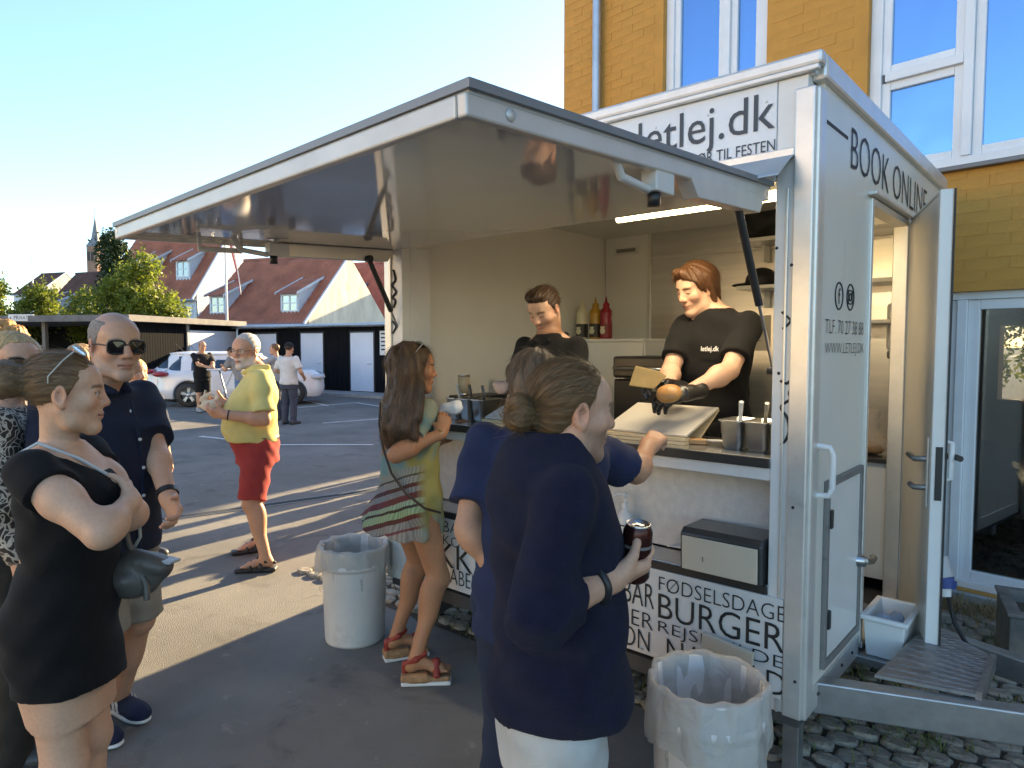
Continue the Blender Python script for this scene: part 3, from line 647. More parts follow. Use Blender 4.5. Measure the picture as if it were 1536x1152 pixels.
# ------------------------------------------------------------------ trees
def leaf_mat(name, c, tr):
    m = bpy.data.materials.new(name); m.use_nodes = True; nt = m.node_tree; N = nt.nodes; L = nt.links; b = N['Principled BSDF']; b.inputs['Roughness'].default_value = .55
    oi = N.new('ShaderNodeNewGeometry'); cr = N.new('ShaderNodeMix'); cr.data_type = 'RGBA'; L.new(oi.outputs['Random Per Island'], cr.inputs['Factor'])
    cr.inputs['A'].default_value = (c[0]*.6, c[1]*.7, c[2]*.7, 1); cr.inputs['B'].default_value = (c[0]*1.4, c[1]*1.3, c[2], 1); L.new(cr.outputs['Result'], b.inputs['Base Color'])
    t = N.new('ShaderNodeBsdfTranslucent'); L.new(cr.outputs['Result'], t.inputs[0]); mx = N.new('ShaderNodeMixShader'); mx.inputs[0].default_value = tr
    L.new(b.outputs[0], mx.inputs[1]); L.new(t.outputs[0], mx.inputs[2]); L.new(mx.outputs[0], N['Material Output'].inputs[0]); return m
M_leaf = leaf_mat('sunny_leaf', (.17, .21, .035), .5); M_ivy = leaf_mat('ivy_leaf', (.028, .055, .018), .2); M_bark = mat('bark', (.09, .07, .05), .9, var=(8, .3), bump=(20, .6))
def tree(name, px, d, blobs, nleaf, size, m, label, trunk_top, seed):
    r = np.random.default_rng(seed); t = empty(name, ground_at(px, d), HEAD, label=label, cat='tree')
    mb = MB(); mb.tube([(0, 0, -.1), (.05, 0, trunk_top*.5), (0, .05, trunk_top)], [.2, .15, .11], 8)
    for b in blobs: mb.tube([(0, .02, trunk_top*.75), (b[0]*.5, b[1]*.5, (trunk_top*.75+b[2])/2), (b[0], b[1], b[2]+b[5]*.3)], [.09, .06, .02], 6)
    for _ in range(30):
        b = blobs[r.integers(len(blobs))]; p = v3(*b[:3]); q = p+r.normal(0, .55, 3)*v3(*b[3:6]); mb.tube([tuple(p*.6+v3(0, 0, trunk_top*.4)), tuple((p+q)/2), tuple(q)], [.03, .02, .008], 5)
    mb.build('trunk', M_bark, t, keep=False)
    vol = np.array([b[3]*b[4]*b[5] for b in blobs]); cl = []
    for b, k in zip(blobs, (vol/vol.sum()*nleaf/26).astype(int)):
        u = r.normal(size=(k, 3)); u /= np.linalg.norm(u, axis=1)[:, None]; rad = r.uniform(.35, 1.05, (k, 1))**.6; cl.append(v3(*b[:3])+u*rad*v3(*b[3:6]))
    cl = np.concatenate(cl); P = np.repeat(cl, 26, 0)+r.normal(0, size*1.6, (len(cl)*26, 3)); n = len(P)
    a = r.normal(size=(n, 3)); a /= np.linalg.norm(a, axis=1)[:, None]; b = np.cross(a, r.normal(size=(n, 3))); b /= np.linalg.norm(b, axis=1)[:, None]; s = (size*r.uniform(.6, 1.3, n))[:, None]
    V = np.stack([P-a*s, P+b*s*.45, P+a*s, P-b*s*.45], 1).reshape(-1, 3); add_np('crown', V, np.arange(n*4).reshape(-1, 4), m, t, smooth=False); return t
for i_, (x_, y_) in enumerate(((-2.6, 19.), (.6, 20.))):
    tq = tree('garden_tree', 190, 26, [(0, 0, 1.6, 1.6, 1., 1.2), (.8, 0, 2.6, 1.2, 1., 1.2), (-.9, 0, 2.4, 1.2, 1., 1.)], 4000, .09, M_leaf, ('broad garden tree behind the yellow building, seen through its windows', 'second garden tree behind the yellow building, nearer its corner')[i_], 1.4, 11+i_); tq.location = (x_, y_, 0)
tree('leafy_tree', 190, 26, [(-.9, 0, 2.9, 1.3, 1., .9), (.9, 0, 3.0, 1.3, 1., .9), (.1, .3, 3.9, .9, .8, .9), (.7, .2, 4.6, .6, .5, .7), (1.4, 0, 2.5, .8, .7, .6), (-1.6, 0, 2.4, .7, .6, .5)], 15000, .085, M_leaf, 'bright sunlit yellow green tree behind the carport', 2.4, 1)
tree('ivy_column', 176, 30, [(0, 0, 5.55, .62, .6, .95), (0, 0, 4.4, .62, .6, .9), (.05, 0, 3.2, .6, .55, .9), (0, 0, 6.2, .45, .45, .4)], 9000, .085, M_ivy, 'dark green ivy covered trunk standing behind the bright tree', 6.0, 2)
tree('small_tree', 55, 27, [(0, 0, 2.8, .9, .8, .8), (.3, 0, 3.6, .55, .5, .6), (-.5, 0, 2.3, .8, .6, .5)], 7000, .075, M_leaf, 'small bright green tree above the PRIVAT sign', 2.2, 3)
tree('edge_tree', -28, 27, [(0, 0, 3.0, 1.1, .9, 1.3), (.3, 0, 4.0, .8, .7, .8)], 6000, .08, M_leaf, 'tall bright green tree beyond the end of the carport by the PRIVAT sign', 2.2, 4)
# ================================================================== THE FOOD TRAILER
TX0, TX1, TY0, TY1, TZ0, TZ1 = -3.08, -.767, 2.451, 4.785, .32, 2.63
tr = empty('food_trailer', ((TX0+TX1)/2, (TY0+TY1)/2, 0), label='white food trailer with raised serving flap and letlej.dk sign', cat='trailer')
M_tw = mat('trailer_white', (.70, .69, .66), .32, var=(2.5, .05), dirt=((.42, .39, .34), 3.5, .62), coat=.1)
M_tw2 = mat('trailer_end_panel', (.68, .64, .56), .35, var=(2, .05), dirt=((.44, .41, .37), 4, .60), stretch=(1, 1, .45))
M_alu = mat('aluminium_trim', (.70, .675, .63), .38, .55, var=(8, .08), dirt=((.38, .37, .35), 6, .62))
M_post = mat('post_white', (.71, .69, .66), .4, var=(5, .06), dirt=((.45, .40, .35), 7, .64))
M_blkp = mat('black_paint', 0); M_slate = mat('slate_lettering', (.035, .05, .065), .5)
M_rub = mat('black_rubber', (.02, .02, .02), .6); M_blkm = mat('black_metal', (.018, .018, .019), .4, var=(6, .2))
M_ss = mat('stainless', (.74, .72, .68), .33, 1., var=(2, .08), bump=(60, .03), stretch=(1, 1, 14))
M_int = mat('interior_white', (.74, .725, .68), .3, var=(1.5, .04))
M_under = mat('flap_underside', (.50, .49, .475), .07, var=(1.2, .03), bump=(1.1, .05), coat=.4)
M_rec = mat('recess_panel', (.60, .59, .57), .6, var=(25, .10), bump=(120, .25), dirt=((.42, .41, .40), 3, .6))
M_ctop = mat('counter_steel', (.55, .55, .54), .25, .9, var=(8, .08)); M_cedge = mat('dark_edge', (.03, .028, .026), .45)
HZ = 2.20                                                   # flap hinge height
OX0, OX1 = -2.945, -.90                                     # opening
# floor, roof, walls
B('floor', (TX0, TY0+.02, .27), (TX1-.02, TY1, .34), mat('trailer_floor', (.06, .06, .06), .7), tr)
B('roof', (TX0+.01, TY0+.01, 2.575), (TX1-.01, TY1-.01, 2.625), M_tw, tr)
for nm, a, b in (('roof_rail', (TX0-.015, TY0-.02, 2.597), (TX1+.02, TY0+.035, 2.645)), ('roof_rail', (TX1-.035, TY0+.036, 2.56), (TX1+.02, TY1+.02, 2.645)), ('roof_rail', (TX0-.015, TY1-.035, 2.56), (TX1-.036, TY1+.02, 2.645)), ('roof_rail', (TX0-.015, TY0+.036, 2.56), (TX0+.035, TY1-.036, 2.645))): B(nm, a, b, M_alu, tr, .012)
B('roof_gutter', (TX0-.01, TY0-.026, 2.578), (TX1+.01, TY0-.001, 2.596), M_alu, tr, .004)
B('end_wall', (TX0, TY0+.04, .33), (TX0+.035, TY1, 2.56), M_int, tr)
rw = B('rear_wall', (TX0+.036, TY1-.035, .33), (TX1-.04, TY1, 2.56), M_tw, tr)
# text on the rear side as on the serving side (it mirrors in the house window)
for i, (s_, h_) in enumerate((('BURGER', .13), ('REJSEGILDE', .09), ('NATMAD', .13), ('FØDSELSDAGE', .08), ('BURGER', .13), ('REJSEGILDE', .08), ('NATMAD', .13))):
    text('lettering', s_, (TX1-.1, TY1+.002, 1.45-sum((.13, .09, .13, .08, .13, .08, .13)[:i+1])-i*.025), (-1, 0, 0), (0, 0, 1), .95, h_, M_blkp, rw, -.008)
# sign fascia above the flap
fa = B('fascia', (TX0+.1, TY0, HZ+.03), (-.902, TY0+.03, 2.577), mat('sign_panel', (.70, .71, .72), .35, var=(2, .03)), tr)
X1 = lambda px, py: PY(px, py, TY0)
a, b = X1(1163, 192), X1(975, 222); z0 = a[2]-.0
zk = X1(1130, 150)[2]
text('lettering', 'letlej.dk', (X1(958, 225)[0], TY0-.002, X1(1160, 187)[2]-.055), (1, 0, 0), (0, 0, 1), X1(1163, 190)[0]-X1(958, 225)[0], .055+X1(1150, 143)[2]-X1(1150, 188)[2]+.012, M_slate, fa, .0)
text('lettering', 'DØR TIL FESTEN', (X1(1035, 238)[0], TY0-.002, X1(1163, 222)[2]-.008), (1, 0, 0), (0, 0, 1), X1(1163, 220)[0]-X1(1035, 238)[0], .040, M_slate, fa, .0)
# front posts with profiles
rp = B('corner_post', (-.90, TY0, TZ0), (TX1-.03, TY0+.06, 2.577), M_post, tr, .004)
B('corner_profile', (-.835, TY0-.018, TZ0), (TX1, TY0-.0005, 2.53), M_alu, rp, .006); B('corner_profile', (TX1-.0295, TY0, TZ0-.005), (TX1+.012, TY0+.075, 2.53), M_alu, rp, .008)
B('corner_profile', (-.862, TY0-.008, TZ0), (-.852, TY0-.0005, HZ), M_alu, rp, .003)
lp = B('corner_post', (TX0, TY0, TZ0), (OX0, TY0+.06, 2.577), M_post, tr, .004)
B('corner_profile', (TX0-.005, TY0-.014, TZ0), (TX0+.05, TY0-.0005, HZ), M_alu, lp, .005)
def scribble(par, pts, r=.005, y=TY0-.003):
    P = [tuple(X1(*p)) for p in pts]; P = [(p[0], y, p[2]) for p in P]; out = []
    for i in range(len(P)-1):
        p0, p1, p2, p3 = [Vector(P[max(0, min(len(P)-1, j))]) for j in (i-1, i, i+1, i+2)]
        for t in np.linspace(0, 1, 6, endpoint=False): out.append(.5*((2*p1)+(-p0+p2)*t+(2*p0-5*p1+4*p2-p3)*t*t+(-p0+3*p1-3*p2+p3)*t**3))
    out.append(Vector(P[-1])); MB().tube(out, r, 6).build('drawn_line', M_blkp, par)
scribble(rp, [(1173, 468), (1180, 474), (1186, 481), (1180, 489), (1174, 493)], .004); scribble(rp, [(1171, 571), (1180, 575), (1188, 570), (1190, 578), (1184, 590), (1188, 598), (1178, 604), (1172, 612), (1181, 627), (1184, 645), (1180, 658), (1172, 667)], .005)
scribble(lp, [(591, 405), (594, 420), (589, 428), (595, 438), (590, 446), (594, 452), (591, 462)], .006, TY0-.006); scribble(lp, [(590, 482), (595, 490), (590, 500)], .005, TY0-.006)
for px_, py_ in ((1165, 372), (1190, 398), (1168, 560), (1192, 760), (1168, 930), (1195, 1020)):
    q_ = X1(px_, py_); MB().lathe([(0, -.004), (.005, -.003), (.006, 0)], (q_[0], TY0-(.018 if q_[0] > -.835 else 0), q_[2]), 8, 'y').build('rivet', M_blkm, rp)
for x_ in np.linspace(TX0+.16, -.94, 10):
    for z_ in (HZ+.05, 2.515): MB().lathe([(0, -.003), (.004, -.002), (.005, 0)], (x_, TY0, z_), 8, 'y').build('rivet', M_alu, fa)
# recessed front below the counter, shelf, skirt
B('recess_panel', (OX0, TY0+.19, .78), (OX1, TY0+.21, 1.215), M_rec, tr)
B('recess_side', (OX1, TY0+.061, .37), (OX1+.02, TY0+.21, 2.2), M_post, tr); B('recess_side', (OX0-.02, TY0+.061, .37), (OX0, TY0+.21, 2.2), M_post, tr)
sh = B('shelf', (OX0, TY0+.004, .748), (OX1, TY0+.188, .775), M_ctop, tr, .003); B('edge_strip', (OX0+.002, TY0-.008, .742), (OX1-.002, TY0+.003, .774), M_cedge, sh, .002)
ctp = B('counter_top', (OX0, TY0+.004, 1.216), (OX1, TY0+.42, 1.244), M_ctop, tr, .003); B('edge_strip', (OX0+.002, TY0-.010, 1.208), (OX1-.002, TY0+.003, 1.243), M_cedge, ctp, .002)
B('under_rail', (OX0, TY0+.005, 1.16), (OX1, TY0+.03, 1.207), M_post, tr)
sk = B('skirt', (TX0+.03, TY0-.012, .372), (-.838, TY0+.012, .741), mat('skirt_panel', (.66, .645, .62), .45, var=(2, .05), dirt=((.4, .38, .34), 9, .62)), tr, .003)
for x in np.linspace(TX0+.08, -.88, 9): MB().lathe([(0, -.006), (.007, -.004), (.009, 0)], (x, TY0-.012, .395), 10, 'y').build('screw', M_alu, sk)
def row(s_, p_l, p_r, zc, h_, thin=-.012):
    xl, xr = X1(*p_l)[0], X1(*p_r)[0]; text('lettering', s_, (xl, TY0-.0145, zc), (1, 0, 0), (0, 0, 1), xr-xl, h_, M_blkp, sk, thin)
zz = lambda px, py: X1(px, py)[2]
row('FØDSELSDAGE', (991, 880), (1181, 925), zz(1180, 933), .058); row('BURGER', (990, 915), (1179, 965), zz(1178, 979), .102, -.004); row('REJSEGILDE', (990, 945), (1178, 1000), zz(1177, 1008), .060)
row('NATMAD', (1003, 965), (1181, 1035), zz(1180, 1045), .085, -.008); row('BAR', (938, 885), (984, 900), zz(982, 912), .10, -.006); row('ER', (950, 930), (982, 940), zz(981, 944), .066); row('ION', (930, 960), (977, 975), zz(976, 976), .085, -.008)
row('BANDE', (668, 795), (734, 815), zz(700, 804), .056); row('KONFIRMAND', (668, 815), (800, 835), zz(700, 824), .052); row('LIKKEER', (632, 820), (788, 870), zz(720, 863), .125, -.004); row('MAD', (632, 850), (674, 870), zz(672, 870), .082); row('ÅBENT', (678, 868), (736, 885), zz(722, 887), .105)
# right end wall with door opening
DY0, DY1, DZ0, DZ1 = 3.16, 3.87, .36, 2.27
mb = MB(); w0, w1 = TX1-.035, TX1
mb.box((w0, TY0+.076, .40), (w1, DY0, 2.56)); mb.box((w0, DY0, DZ1), (w1, DY1, 2.56)); mb.box((w0, DY1, .40), (w1, TY1, 2.56)); ew = mb.build('door_end_wall', M_tw2, tr)
B('sill_rail', (TX1-.03, TY0+.076, .31), (TX1+.006, DY0, .399), M_alu, ew, .004); B('sill_rail', (TX1-.03, DY1, .31), (TX1+.006, TY1, .399), M_alu, ew, .004)
for y in (2.6, 2.75, 2.9, 3.05): MB().lathe([(0, .008), (.006, .006), (.008, 0)], (TX1+.006, y, .36), 8, 'x').build('rivet', M_blkm, ew)
B('corner_profile', (TX1-.03, TY1-.05, TZ0), (TX1+.014, TY1+.012, 2.555), M_alu, ew, .006)
df = MB(); t = .03
df.box((w0-.02, DY0-.0, DZ0), (w1+.012, DY0+t, DZ1)); df.box((w0-.02, DY1-t, DZ0), (w1+.012, DY1, DZ1)); df.box((w0-.02, DY0+t, DZ1-t), (w1+.012, DY1-t, DZ1)); df.box((w0-.02, DY0+t, DZ0-.03), (w1+.012, DY1-t, DZ0)); df.build('door_frame', M_alu, ew, .004)
B('rain_strip', (TX1, DY0-.04, DZ1+.005), (TX1+.035, DY1+.02, DZ1+.02), M_alu, ew, .003)
X2 = lambda px, py: PX(px, py, TX1)
pa, pb = X2(1278, 232), X2(1390, 305)
text('lettering', 'BOOK ONLINE', (TX1+.002, X2(1277, 200)[1], 2.335), (0, 1, 0), (0, 0, 1), X2(1390, 280)[1]-X2(1277, 200)[1], .155, M_blkp, ew, -.014)
B('drawn_line', (TX1, X2(1232, 155)[1], 2.43), (TX1+.002, X2(1272, 190)[1], 2.442), M_blkp, ew, 0)
text('lettering', 'TLF. 70 27 38 88', (TX1+.002, X2(1237, 490)[1], X2(1237, 500)[2]), (0, 1, 0), (0, 0, 1), X2(1294, 490)[1]-X2(1237, 490)[1], .052, M_blkp, ew, -.016)
text('lettering', 'WWW.LETLEJ.DK', (TX1+.002, X2(1236, 530)[1], X2(1236, 536)[2]), (0, 1, 0), (0, 0, 1), X2(1294, 530)[1]-X2(1236, 530)[1], .052, M_blkp, ew, -.016)
def ring(c, ry, rz_, r=.0035, n=36):
    MB().tube([(c[0], c[1]+ry*math.cos(2*math.pi*i/n), c[2]+rz_*math.sin(2*math.pi*i/n)) for i in range(n)], r, 6, True).build('logo_mark', M_blkp, ew)
c1, c2 = X2(1258, 444), X2(1275, 446)
for c in (c1, c2): c[0] = TX1+.001; ring(c, .048, .05)
text('logo_mark', 'f', (TX1+.002, c1[1]-.013, c1[2]-.03), (0, 1, 0), (0, 0, 1), .026, .06, M_blkp, ew, .01)
ring(c2, .014, .014, .003)
MB().tube([(c2[0], c2[1]+.026*max(-1, min(1, 1.35*math.cos(a))), c2[2]+.026*max(-1, min(1, 1.35*math.sin(a)))) for a in np.linspace(0, 2*math.pi, 32, endpoint=False)], .003, 6, True).build('logo_mark', M_blkp, ew)
MB().lathe([(0, .002), (.004, .0)], (c2[0], c2[1]+.017, c2[2]+.017), 8, 'x').build('logo_mark', M_blkp, ew)
# service hatch
h0, h1 = X2(1232, 880)[1], X2(1284, 880)[1]; hz0, hz1 = X2(1232, 1008)[2]+.02, X2(1236, 722)[2]
M_hf = mat('grey_hatch_frame', (.22, .21, .2), .6, .3, dirt=((.1, .09, .08), 20, .55))
ht = B('hatch', (TX1, h0+.03, hz0+.03), (TX1+.012, h1-.03, hz1-.03), M_tw, ew, .004)
mb = MB(); mb.box((TX1, h0, hz0), (TX1+.018, h0+.028, hz1)); mb.box((TX1, h1-.028, hz0), (TX1+.018, h1, hz1)); mb.box((TX1, h0+.028, hz1-.028), (TX1+.018, h1-.028, hz1)); mb.box((TX1, h0+.028, hz0), (TX1+.018, h1-.028, hz0+.028)); mb.build('hatch_frame', M_hf, ht, .003)
hl = X2(1284, 838); mb = MB(); mb.lathe([(0, .03), (.022, .03), (.026, 0)], (TX1+.012, hl[1]-.02, hl[2]), 14, 'x'); mb.tube([(TX1+.04, hl[1]-.02, hl[2]), (TX1+.055, hl[1]+.03, hl[2]-.006), (TX1+.05, hl[1]+.07, hl[2]-.004)], [.016, .014, .017], 8); mb.build('latch', M_chr, ht)
for z in (hz0+.15, hz1-.18): B('hinge', (TX1+.012, h0+.02, z), (TX1+.026, h0+.045, z+.07), M_blkm, ht)
# grab handle
ga, gb = X2(1222, 668), X2(1222, 742); gy = ga[1]; MB().tube([(TX1, gy, ga[2]), (TX1+.05, gy+.005, ga[2]-.005), (TX1+.06, gy+.01, ga[2]-.03), (TX1+.06, gy+.01, gb[2]+.03), (TX1+.05, gy+.005, gb[2]+.005), (TX1, gy, gb[2])], .011, 10).build('grab_handle', M_tw, ew)
# door leaf, ajar
dl = empty('door', (TX1+.012, DY1-.01, 0)); dl.parent = None
def leafpt(s_, z, o=0.): # s from hinge outwards, o towards outside
    an = math.radians(19.5); d = v3(math.sin(an), -math.cos(an), 0); n_ = v3(math.cos(an), math.sin(an), 0); p = v3(TX1+.012, DY1-.01, z)+d*s_+n_*o; return tuple(p)
def leafbox(name, s0, s1, z0, z1, o0, o1, m, par, bev=.004):
    P = [leafpt(s, z, o) for z in (z0, z1) for s, o in ((s0, o0), (s1, o0), (s1, o1), (s0, o1))]
    return MB().add(P, [(0, 3, 2, 1), (4, 5, 6, 7), (0, 1, 5, 4), (1, 2, 6, 5), (2, 3, 7, 6), (3, 0, 4, 7)]).build(name, m, par, bev)
bpy.data.objects.remove(dl)
dl = leafbox('door', .0, .66, .25, 2.26, .002, .034, M_tw2, tr)
leafbox('door_edge', .661, .70, .24, 2.275, .0, .048, M_tw, dl); leafbox('door_edge', .03, .66, 2.2605, 2.275, .0, .045, M_alu, dl); leafbox('seal', .7005, .706, .24, 2.275, .048, .055, M_rub, dl, 0)
leafbox('lock_plate', .62, .659, .98, 1.27, -.008, .0015, M_alu, dl); leafbox('lock_slot', .7005, .7035, 1.02, 1.24, .015, .04, M_blkm, dl, 0)
for z, l in ((1.18, .11), (1.06, .05)): MB().tube([leafpt(.64, z, 0), leafpt(.64, z, -.05), leafpt(.64-l, z+.003, -.055)], .012, 8).build('door_handle', mat('dull_handle', (.3, .3, .29), .4, .8), dl)
MB().tube([leafpt(.63, 1.26, .034), leafpt(.63, 1.25, .085), leafpt(.63, 1.10, .085), leafpt(.63, 1.09, .034)], .012, 8).build('door_handle', M_tw, dl); MB().tube([leafpt(.60, 1.19, .034), leafpt(.60, 1.19, .1), leafpt(.66, 1.19, .11)], .013, 8).build('door_handle', M_blkm, dl)
# chassis, drawbar, step
ch = MB(); ch.box((TX0+.1, TY0+.35, .2), (TX1-.02, TY0+.43, .269)); ch.box((TX0+.1, TY1-.5, .2), (TX1-.02, TY1-.42, .269)); ch.build('chassis', M_steel, tr, .004)
q0, q1 = G(1241, 1020, .40), G(1536, 1063, .40); dv = nrm(q1-q0)
db = MB(); db.bar(tuple(q0-dv*.06-v3(0, 0, .06)), tuple(q1+dv*.7-v3(0, 0, .06)), .07, .12); db.build('drawbar', M_steel, tr, .006)
pe = q1+dv*.7; MB().bar((TX1-.2, 3.72, .30), (pe[0]-.02, pe[1]+.06, .33), .07, .10).build('drawbar', M_steel, tr, .006)
MB().bar((pe[0]-.1, pe[1]+.03, .36), (pe[0]+.5, pe[1]+.1, .36), .09, .09).build('coupling', M_blkm, tr, .008)
sp_ = [G(1312, 1012, .42), G(1468, 1042, .42), G(1490, 985, .42), G(1392, 935, .42)]
M_chk = mat('checker_plate', (.30, .29, .28), .45, .75, var=(12, .2), dirt=((.12, .1, .08), 8, .55))
stp = MB().prism([tuple(p) for p in sp_], (0, 0, -.012)).build('step_plate', M_chk, tr)
a_, b_, d_ = sp_[0], sp_[1]-sp_[0], sp_[3]-sp_[0]; c_ = sp_[2]-sp_[1]; mb = MB(); nU, nV = 9, 11
for i in range(nU):
    for j in range(nV):
        u, v = (i+.5+(.25 if j % 2 else -.25))/nU, (j+.5)/nV
        if not .03 < u < .97: continue
        p = a_+b_*u+(d_*(1-u)+c_*u)*v; e1 = nrm(b_)*.028; e2 = nrm(d_)*.010
        if (i+j) % 2: e1, e2 = nrm(b_+d_)*.0*1+nrm(b_)*.024, e2
        mb.add([tuple(p-e1), tuple(p-e2), tuple(p+e1), tuple(p+e2), tuple(p-e1*.4+v3(0, 0, .004)), tuple(p+e1*.4+v3(0, 0, .004))], [(0, 1, 4), (1, 5, 4), (1, 2, 5), (2, 3, 5), (3, 4, 5), (3, 0, 4)])
o = mb.build('tread_pattern', M_chk, stp); o['kind'] = 'stuff'
MB().bar(tuple(sp_[1]+v3(0, 0, -.02)), tuple(sp_[2]+v3(0, 0, -.02)), .02, .06).build('step_edge', M_chk, stp)
# wheels and steady legs
for y in (TY0+.15, TY1-.15):
    wh = MB().lathe([(.17, -.09), (.27, -.095), (.31, -.07), (.315, 0), (.31, .07), (.27, .095), (.17, .09)], (-2.02, y, .312), 32, 'y').build('wheel', M_rub, tr)
    MB().lathe([(0, -.07), (.06, -.075), (.10, -.05), (.165, -.06), (.172, -.088)], (-2.02, y, .312), 28, 'y').lathe([(.172, .088), (.16, .05), (0, .05)], (-2.02, y, .312), 28, 'y').build('rim', M_steel, wh)
f0 = G(650, 928); st = MB(); st.bar((-2.72, 2.86, .30), (f0[0], f0[1]+.02, .035), .045, .06); st.tube([(-2.55, 2.86, .27), (-2.9, 2.9, .2)], .02, 6)
st.build('steady_leg', M_blkm, tr, .004); MB().lathe([(0, 0), (.06, 0), (.06, .015), (.02, .04), (0, .04)], (f0[0], f0[1]+.02, 0), 12).build('steady_foot', M_blkm, tr)
st = MB(); st.bar((-2.55, 2.80, .30), (-2.95, 2.84, .10), .03, .04); st.build('steady_leg', M_blkm, tr)
MB().box((-.87, TY0+.1, .005), (-.81, TY0+.16, .31)).build('steady_leg', M_steel, tr, .004)
# serving flap
FYR, FYL, FZ = .945, 1.075, 2.118
def flap_pt(x, y, dz=0):
    t = (TY0-y)/(TY0-FYR); return (x, y, HZ+(FZ-HZ)*t+dz)
FX0, FX1 = -3.065, -.925
def fy(x): return FYR+(FYL-FYR)*(FX1-x)/(FX1-FX0)
FY = FYR
fl = MB().prism([flap_pt(FX0, TY0-.012, -.02), flap_pt(FX1, TY0-.012, -.02), flap_pt(FX1, FYR, -.02), flap_pt(FX0, FYL, -.02)], (0, 0, .024)).build('serving_flap', M_under, tr)
M_rail = mat('flap_rail', (.60, .57, .53), .38, .35, var=(6, .08), dirt=((.4, .37, .33), 12, .62))
MB().prism([flap_pt(FX0-.01, TY0-.012, .005), flap_pt(FX1+.01, TY0-.012, .005), flap_pt(FX1+.01, FYR-.02, .005), flap_pt(FX0-.01, FYL-.02, .005)], (0, 0, .022)).build('flap_top', mat('flap_top_skin', (.5, .5, .5), .5), fl)
def rail(p, q, w, h, bev=.005): return MB().bar(p, q, w, h).build('flap_rail', M_rail, fl, bev)
rail(flap_pt(FX0+.02, FYL-.012, -.014), flap_pt(FX1-.02, FYR-.012, -.014), .026, .046); rail(flap_pt(FX1-.004, FY-.025, -.014), flap_pt(FX1-.004, TY0-.015, -.014), .026, .046); rail(flap_pt(FX0+.004, FYL-.025, -.014), flap_pt(FX0+.004, TY0-.015, -.014), .026, .046)
lip = MB().prism([flap_pt(FX0-.015, FYL-.03, .012), flap_pt(FX1+.015, FYR-.03, .012), flap_pt(FX1+.015, FYR-.03, .030), flap_pt(FX0-.015, FYL-.03, .030)], (0, .03, 0)).build('drip_edge', mat('drip_grey', (.22, .23, .24), .45, .4), fl)
MB().prism([flap_pt(FX1+.012, FY-.03, .012), flap_pt(FX1+.012, TY0-.01, .012), flap_pt(FX1+.012, TY0-.01, .030), flap_pt(FX1+.012, FY-.03, .030)], (.01, 0, 0)).build('drip_edge', mat('drip_grey', 0), fl)
for y in (FY+.0,): MB().lathe([(0, .004), (.012, .003), (.014, 0)], (flap_pt(FX1+.01, y+.1, -.01)[0], y+.1, flap_pt(0, y+.1, -.012)[2]), 14, 'x').build('rivet', M_rail, fl)
# rubber apron over the hinge
V = []; n = 14; hy = TY0-.004
for i in range(2):
    x = (TX0+.06, -.835)[i]
    for j in range(n):
        t = j/(n-1); V.append((x, hy-.16*t**1.6-.0, 2.315-.10*t-.025*math.sin(t*math.pi)*(-1)))
apr = MB().add(V, [(j, j+1, n+j+1, n+j) for j in range(n-1)], True).build('hinge_apron', mat('apron_sheet', (.45, .46, .47), .25, .3), tr); md = apr.modifiers.new('s', 'SOLIDIFY'); md.thickness = .006
B('apron_strip', (TX0+.06, TY0-.016, 2.305), (-.835, TY0-.0055, 2.335), M_alu, tr, .003)
# strut brackets, gas struts
def bracket(x, y0, y1, s):
    P = [flap_pt(x, y0, -.022), flap_pt(x, y1, -.022), flap_pt(x, y1-.04, -.085), flap_pt(x, y0+.06, -.085)]
    return MB().prism(P, (s*.05, 0, 0)).build('strut_bracket', M_rail, fl, .003)
bR = PX(1020, 270, -.955); bracket(-.915, bR[1]-.02, TY0-.06, -1); bracket(FX0+.04, 1.72, TY0-.03, 1)
MB().box((FX0+.15, 1.70, 2.07), (FX0+.19, 2.40, 2.10))
def strut(a, b, t):
    a, b = np.array(a), np.array(b); m_ = a+(b-a)*t; s = MB().tube([tuple(a), tuple(m_)], .014, 12).build('gas_strut', M_blkm, tr); MB().tube([tuple(m_), tuple(b)], .006, 8).build('strut_rod', M_chr, s)
    MB().lathe([(0, -.02), (.018, -.02), (.018, .02), (0, .02)], tuple(a), 10, 'x').lathe([(0, -.02), (.015, -.02), (.015, .02), (0, .02)], tuple(b), 10, 'x').build('strut_joint', M_blkm, s)
sR = PX(1104, 297, -.955); strut(sR, PX(1160, 556, -.915)*v3(1, 1, 1), .60)
sL = PX(553, 388, FX0+.10); strut(sL, PY(606, 512, TY0+.05), .62)
# flap latches
M_lat = mat('latch_plastic', (.62, .6, .56), .35)
def latch(x, y, s=1.):
    p = v3(*flap_pt(x, y, -.03)); l = MB().tube([tuple(p+v3(0, 0, .02)), tuple(p+v3(.0, .04, -.035)), tuple(p+v3(0, .17, -.045)), tuple(p+v3(0, .21, -.02)), tuple(p+v3(0, .22, .02))], .013, 8).box(tuple(p+v3(-.02, .17, -.05)), tuple(p+v3(.03, .27, .01))).build('flap_latch', M_lat, fl, .004)
    MB().lathe([(0, -.04), (.018, -.04), (.018, 0), (0, 0)], tuple(p+v3(.005, .2, -.045)), 10).build('latch_knob', M_blkm, l)
lR = PX(935, 240, -.95); latch(-.95, lR[1]-.05); lL = PX(385, 358, FX0+.12); latch(FX0+.12, lL[1]-.12)
MB().tube([flap_pt(FX0+.09, lL[1]-.25, -.02), flap_pt(FX0+.09, lL[1]-.25, -.07), flap_pt(FX0+.09, lL[1]-.06, -.07), flap_pt(FX0+.09, lL[1]-.06, -.02)], .012, 8).build('flap_latch', M_lat, fl)
